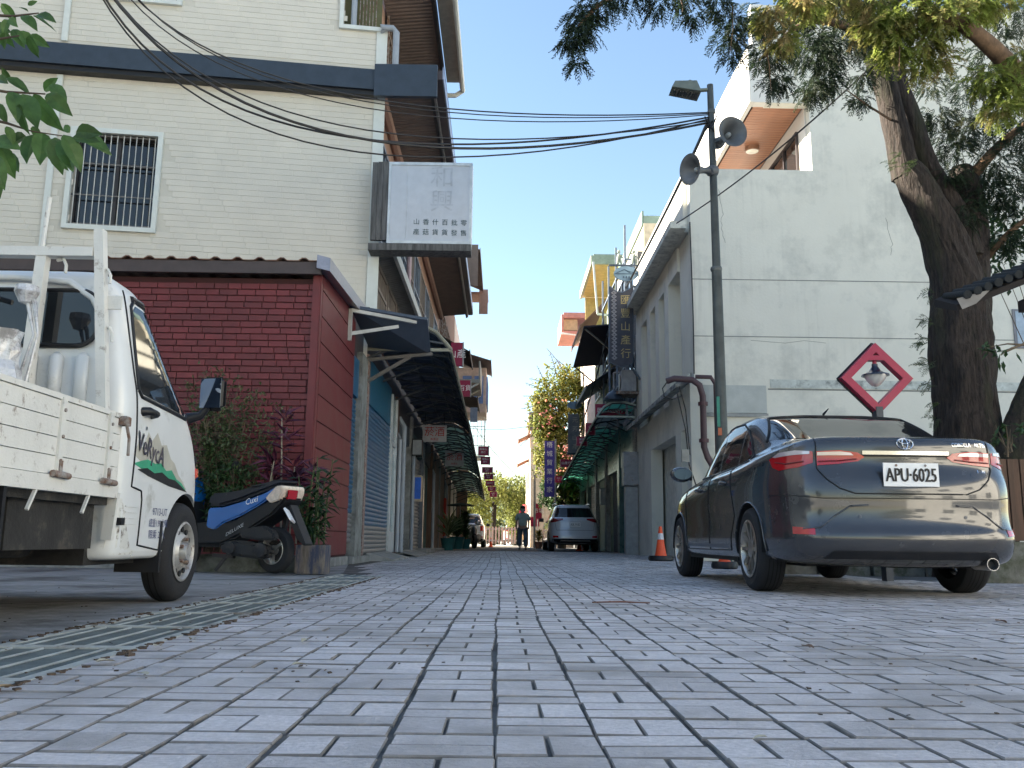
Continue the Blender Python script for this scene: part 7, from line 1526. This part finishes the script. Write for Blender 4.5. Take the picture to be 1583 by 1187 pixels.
# barricade and fence behind the person
t = thing('white_railing', 'white and grey slatted barrier across the street end', 'barrier', (.3, 56, 0))
for k in range(14): q = MB(); q.box(-1.6+k*.2, 56, .15, -1.5+k*.2, 56.05, 1.2); q.build('slat', M('pinkish_slat', (.30, .22, .21), .6), t)
q = MB(); q.box(-1.7, 56.05, 1.0, 1.3, 56.1, 1.12); q.box(-1.7, 56.05, .3, 1.3, 56.1, .4); q.build('rail', M('grey_slat', (.2, .2, .22), .6), t)
for x, y, s_, lab in ((1.35, 58, .5, 'crimson market sign cluster left of the sunlit house'), (1.9, 47, .45, 'dark crimson sign box in front of the SUV')):
    t = thing('market_sign', lab, 'sign', (x, y, 1.6)); q = MB(); q.box(x-.4*s_, y, 1.5, x+.5*s_, y+.1, 2.3); q.box(x-.8*s_, y+.2, 1.1, x+.1, y+.3, 1.6); q.build('board', signred, t); q = MB(); q.tube([(x, y+.1, 0), (x, y+.1, 1.6)], .03, 6); q.build('post', steel, t); text('市場', .3, wht, t, 'lettering', (x+.05, y-.01, 1.9), (1, 0, 0), (0, 0, 1), .002)
t = thing('market_stall', 'clutter of a market stall with red awning at the far right', 'stall', (2.2, 55, 0)); q = MB(); q.add([(1.3, 53, 2.0), (3.4, 53, 2.0), (3.4, 56, 2.6), (1.3, 56, 2.6)], [(0, 1, 2, 3)]); q.build('awning', M('red_stall', (.45, .05, .05), .6), t)
q = MB()
for k in range(22): x = random.uniform(1.3, 3.2); z_ = random.uniform(0, 1.1); q.obox((x, random.uniform(53, 55), z_), (random.uniform(.2, .5), .4, random.uniform(.15, .4)))
q.build('crates', M('stall_goods', (.40, .30, .20), .8, var=.5, scale=2), t, kind='stuff')
t = thing('warning_board', 'white and red striped warning board left of the slim pole', 'sign', (1.1, 48, 0)); q = MB(); q.box(.85, 48, .7, 1.35, 48.05, 1.5); q.build('board', whitepaint, t); q = MB()
for k in range(3): q.add([(.87+k*.15, 47.99, .72), (.95+k*.15, 47.99, .72), (1.05+k*.1, 47.99, 1.48), (.97+k*.1, 47.99, 1.48)], [(0, 1, 2, 3)])
q.build('stripes', rr_m := M('stripe_red', (.6, .05, .05), .5), t); q = MB(); q.tube([(1.1, 48.03, 0), (1.1, 48.03, .7)], .03, 6); q.build('post', steel, t)

# ================================================================== THE WALKING PERSON
PX, PY = .83, 35.0
per = thing('person', 'person in pale green top, cap, face mask and loose dark trousers walking towards the camera', 'person', (PX, PY, 0))
def skin_body(name, pts, edges, radii, m, root=0, sub=2):
    me = bpy.data.meshes.new(name); me.from_pydata([(PX+x, PY+y, z) for x, y, z in pts], edges, []); o = bpy.data.objects.new('t', me); C.objects.link(o); o.modifiers.new('s', 'SKIN')
    for i, r_ in enumerate(radii): v = me.skin_vertices[0].data[i]; v.radius = r_ if isinstance(r_, tuple) else (r_, r_); v.use_root = (i == root)
    sb = o.modifiers.new('u', 'SUBSURF'); sb.levels = sub; dg = bpy.context.evaluated_depsgraph_get(); dg.update(); r2_ = bpy.data.meshes.new_from_object(o.evaluated_get(dg)); bpy.data.objects.remove(o)
    r2_.materials.clear(); r2_.materials.append(m); off = origin(per); 
    for v in r2_.vertices: v.co -= off
    r2_.polygons.foreach_set('use_smooth', [True]*len(r2_.polygons)); oo = bpy.data.objects.new(name, r2_); C.objects.link(oo); oo.parent = per; return oo
sk_m = M('skin', (.42, .26, .19), .6, bump=0)
P = [(0, 0, .92), (0, 0, 1.12), (0, 0, 1.34), (0, -.01, 1.45), (0, -.02, 1.56), (.16, 0, 1.36), (.24, -.02, 1.10), (.23, -.08, .86), (.225, -.1, .78), (-.16, 0, 1.36), (-.24, .02, 1.10), (-.25, .0, .86), (-.245, -.01, .78), (.10, 0, .86), (.11, -.12, .50), (.12, -.10, .10), (.12, -.22, .05), (-.10, 0, .86), (-.10, .06, .50), (-.10, .16, .12), (-.10, .06, .06)]
E_ = [(0, 1), (1, 2), (2, 3), (3, 4), (2, 5), (5, 6), (6, 7), (7, 8), (2, 9), (9, 10), (10, 11), (11, 12), (0, 13), (13, 14), (14, 15), (15, 16), (0, 17), (17, 18), (18, 19), (19, 20)]
Rr = [(.15, .10), (.13, .09), (.15, .09), .05, .085, .055, .045, .035, .04, .055, .045, .035, .04, .085, .06, .045, .035, .085, .06, .045, .035]
skin_body('body', P, E_, Rr, sk_m)
skin_body('top', [(0, 0, .88), (0, 0, 1.1), (0, 0, 1.34), (.19, 0, 1.34), (.27, -.02, 1.12), (-.19, 0, 1.34), (-.27, .02, 1.12), (0, -.01, 1.43)], [(0, 1), (1, 2), (2, 3), (3, 4), (2, 5), (5, 6), (2, 7)], [(.21, .14), (.19, .13), (.18, .12), .085, .08, .085, .08, .07], M('pale_green_cloth', (.36, .45, .42), .8, bump=.3))
skin_body('trousers', [(0, 0, .92), (.11, 0, .80), (.13, -.12, .45), (.13, -.1, .10), (-.11, 0, .80), (-.12, .06, .45), (-.12, .15, .13)], [(0, 1), (1, 2), (2, 3), (0, 4), (4, 5), (5, 6)], [(.19, .12), .13, .105, .10, .13, .105, .10], M('dark_trousers', (.09, .125, .18), .8, bump=.3))
q = MB(); q.lathe([(.125, 0), (.10, .015), (.098, .07), (.06, .11), (0, .125)], (PX, PY-.02, 1.60), n=18); q.box(PX-.09, PY-.19, 1.595, PX+.09, PY-.08, 1.61); q.build('cap', black, per, smooth=50)
q = MB(); q.lathe([(.0, -.11), (.06, -.105), (.088, -.07), (.093, -.03)], (PX, PY-.02, 1.545), (0, 1, -.15), 16); q.build('face_mask', M('mask_cloth', (.55, .62, .66), .8), per, smooth=50)
q = MB(); q.lathe([(.10, 0), (.105, .05), (.09, .12), (0, .14)], (PX, PY+.01, 1.49), n=16); q.build('hair', black, per, smooth=50)
for s in (-1, 1): q = MB(); q.lathe([(0, 0), (.012, .004), (0, .008)], (PX+s*.032, PY-.112, 1.585), (0, -1, 0), 8); q.build('eye', black, per)
for s, yy in ((1, -.18), (-1, .09)): q = MB(); q.tube([(PX+s*.12, PY+yy+.1, .05), (PX+s*.125, PY+yy, .045), (PX+s*.13, PY+yy-.1, .03)], [.045, .045, .03], 8); q.build('shoe', black, per, smooth=50)

# ================================================================== LITTER ON THE GROUND
lf = [M('dry_leaf', (.30, .20, .10), .8, bump=.3), M('pale_leaf', (.42, .38, .28), .8, bump=.3), M('brown_leaf', (.14, .08, .05), .8, bump=.3)]
def dryleaf(x, y, L_, m, lab, z=.004):
    q = MB(); a = random.uniform(0, 6.28); bigleaf(q, Vector((x, y, z+.006)), Vector((math.cos(a), math.sin(a), .12)), Vector((0, 0, 1)), L_, L_*.55)
    tag(q.build('fallen_leaf', m), lab, 'leaf', 'fallen leaves scattered on the ground')
def gnd(x, y): d = FW + RT*((x-791.5)/1362.9) - UP*((y-593.5)/1362.9); t_ = -CAMH/d.z; return (d*t_).x, (d*t_).y
for (px, py, L_, mi, lab) in ((451, 1033, .05, 1, 'yellowish leaf lying left of the middle of the paving'), (475, 1000-8, .05, 1, 'white scrap-like pale leaf on the paving left of centre'), (240, 1004, .055, 1, 'pale leaf on the edge of the second drain grate'), (148, 1029, .06, 1, 'large pale leaf on a near drain grate'), (22, 1068, .05, 0, 'reddish leaf on the nearest drain grate'), (262, 979, .05, 2, 'dark leaf on the drain grate by the truck wheel'), (278, 952, .06, 0, 'tan leaf on the far drain grate'), (228, 1049, .045, 1, 'pale leaf between drain and paving'), (1540, 963, .07, 2, 'dark leaf far right of the paving'), (1240, 1002, .06, 2, 'dark curled leaf in the middle right of the paving'), (1187, 1147, .03, 1, 'small white scrap on the right near paving'), (300, 992, .05, 1, 'pale leaf on the kerb beside the drain')):
    x, y = gnd(px, py); dryleaf(x, y, L_, lf[mi], lab, .003 if px > 300 else .004)
q = MB()
for _ in range(260):
    u = random.random(); px = random.uniform(900, 1583) if u < .6 else random.uniform(0, 700); py = random.uniform(885, 1120) if u < .6 else random.uniform(890, 1060)
    x, y = gnd(px, py)
    if u < .6 and x < .6+.1*y*random.random(): continue
    if y > 11: continue
    s_ = random.uniform(.003, .012); q.rv = random.random(); M3 = Matrix.Rotation(random.uniform(0, 6.28), 3, 'Z') @ Matrix.Rotation(random.uniform(-.4, .4), 3, 'X'); q.obox((x, y, .002+s_*.12), (s_, s_*random.uniform(.3, .8), s_*.25), M3)
tag(q.build('debris', M('debris', (.07, .05, .035), .9, rnd=.6, bump=.3)), kind='stuff')
q = MB()
for _ in range(500):
    y = random.uniform(1.6, 8.5); x = -1.17+random.uniform(-.02, .06)*random.random()-(0 if random.random() < .5 else .50); q.obox((x, y, .002), (random.uniform(.005, .03), random.uniform(.005, .02), .006), Matrix.Rotation(random.uniform(0, 6), 3, 'Z'))
tag(q.build('drain_litter', M('drain_dirt', (.10, .07, .05), .95, rnd=.4)), kind='stuff')
x, y = gnd(960, 933); q = MB(); q.tube([(x-.17, y, .006), (x, y+.01, .010), (x+.17, y-.005, .006)], [.004, .005, .003], 6); tag(q.build('fallen_twig', M('twig_red', (.16, .07, .04), .8)), 'thin reddish twig lying across the paving', 'twig')
dirt = MB(); 

# ================================================================== OUTSIDE THE FRAME (houses added to shade and brighten the street, trees for reflections)
nbld = box_house('added_shade_house', 'plain unseen house added left of the camera to shade the street', -26, -12.5, -3, 20, 13.5, M('shade_house_render', (.75, .72, .64), .85, streak=.4))  # unseen house put in to cast the shade over the street
q = MB(); q.box(-12.45, -3, 13.3, -12.2, 20, 13.7); q.build('parapet', concrete, nbld)
sunh = box_house('added_bounce_house', 'pale unseen house added right of the camera to bounce sunlight into the street', 12.5, 20, -16, 3.5, 7.5, M('bounce_house_render', (.73, .72, .68), .85, streak=.3))  # unseen house added as a bright bounce surface for the shaded street
for k in range(4): win(sunh, -1, 12.5, -14.5+k*4.4, -12.7+k*4.4, 1.2, 2.6, trimw, 2); win(sunh, -1, 12.5, -14.5+k*4.4, -12.7+k*4.4, 4.6, 6.0, trimw, 2)
q = MB(); q.box(12.3, -16.1, 7.5, 20, 3.6, 7.7); q.build('roof_slab', concrete, sunh)
for (x, y, r_, h, nn) in ((14, -16, 3.2, 8, 'right'), (-14, -30, 3.4, 8, 'left')):
    far_tree('broad tree far behind the camera outside the picture, on the %s' % nn, (x, y, 0), r_, h, 2200, lg, .6)
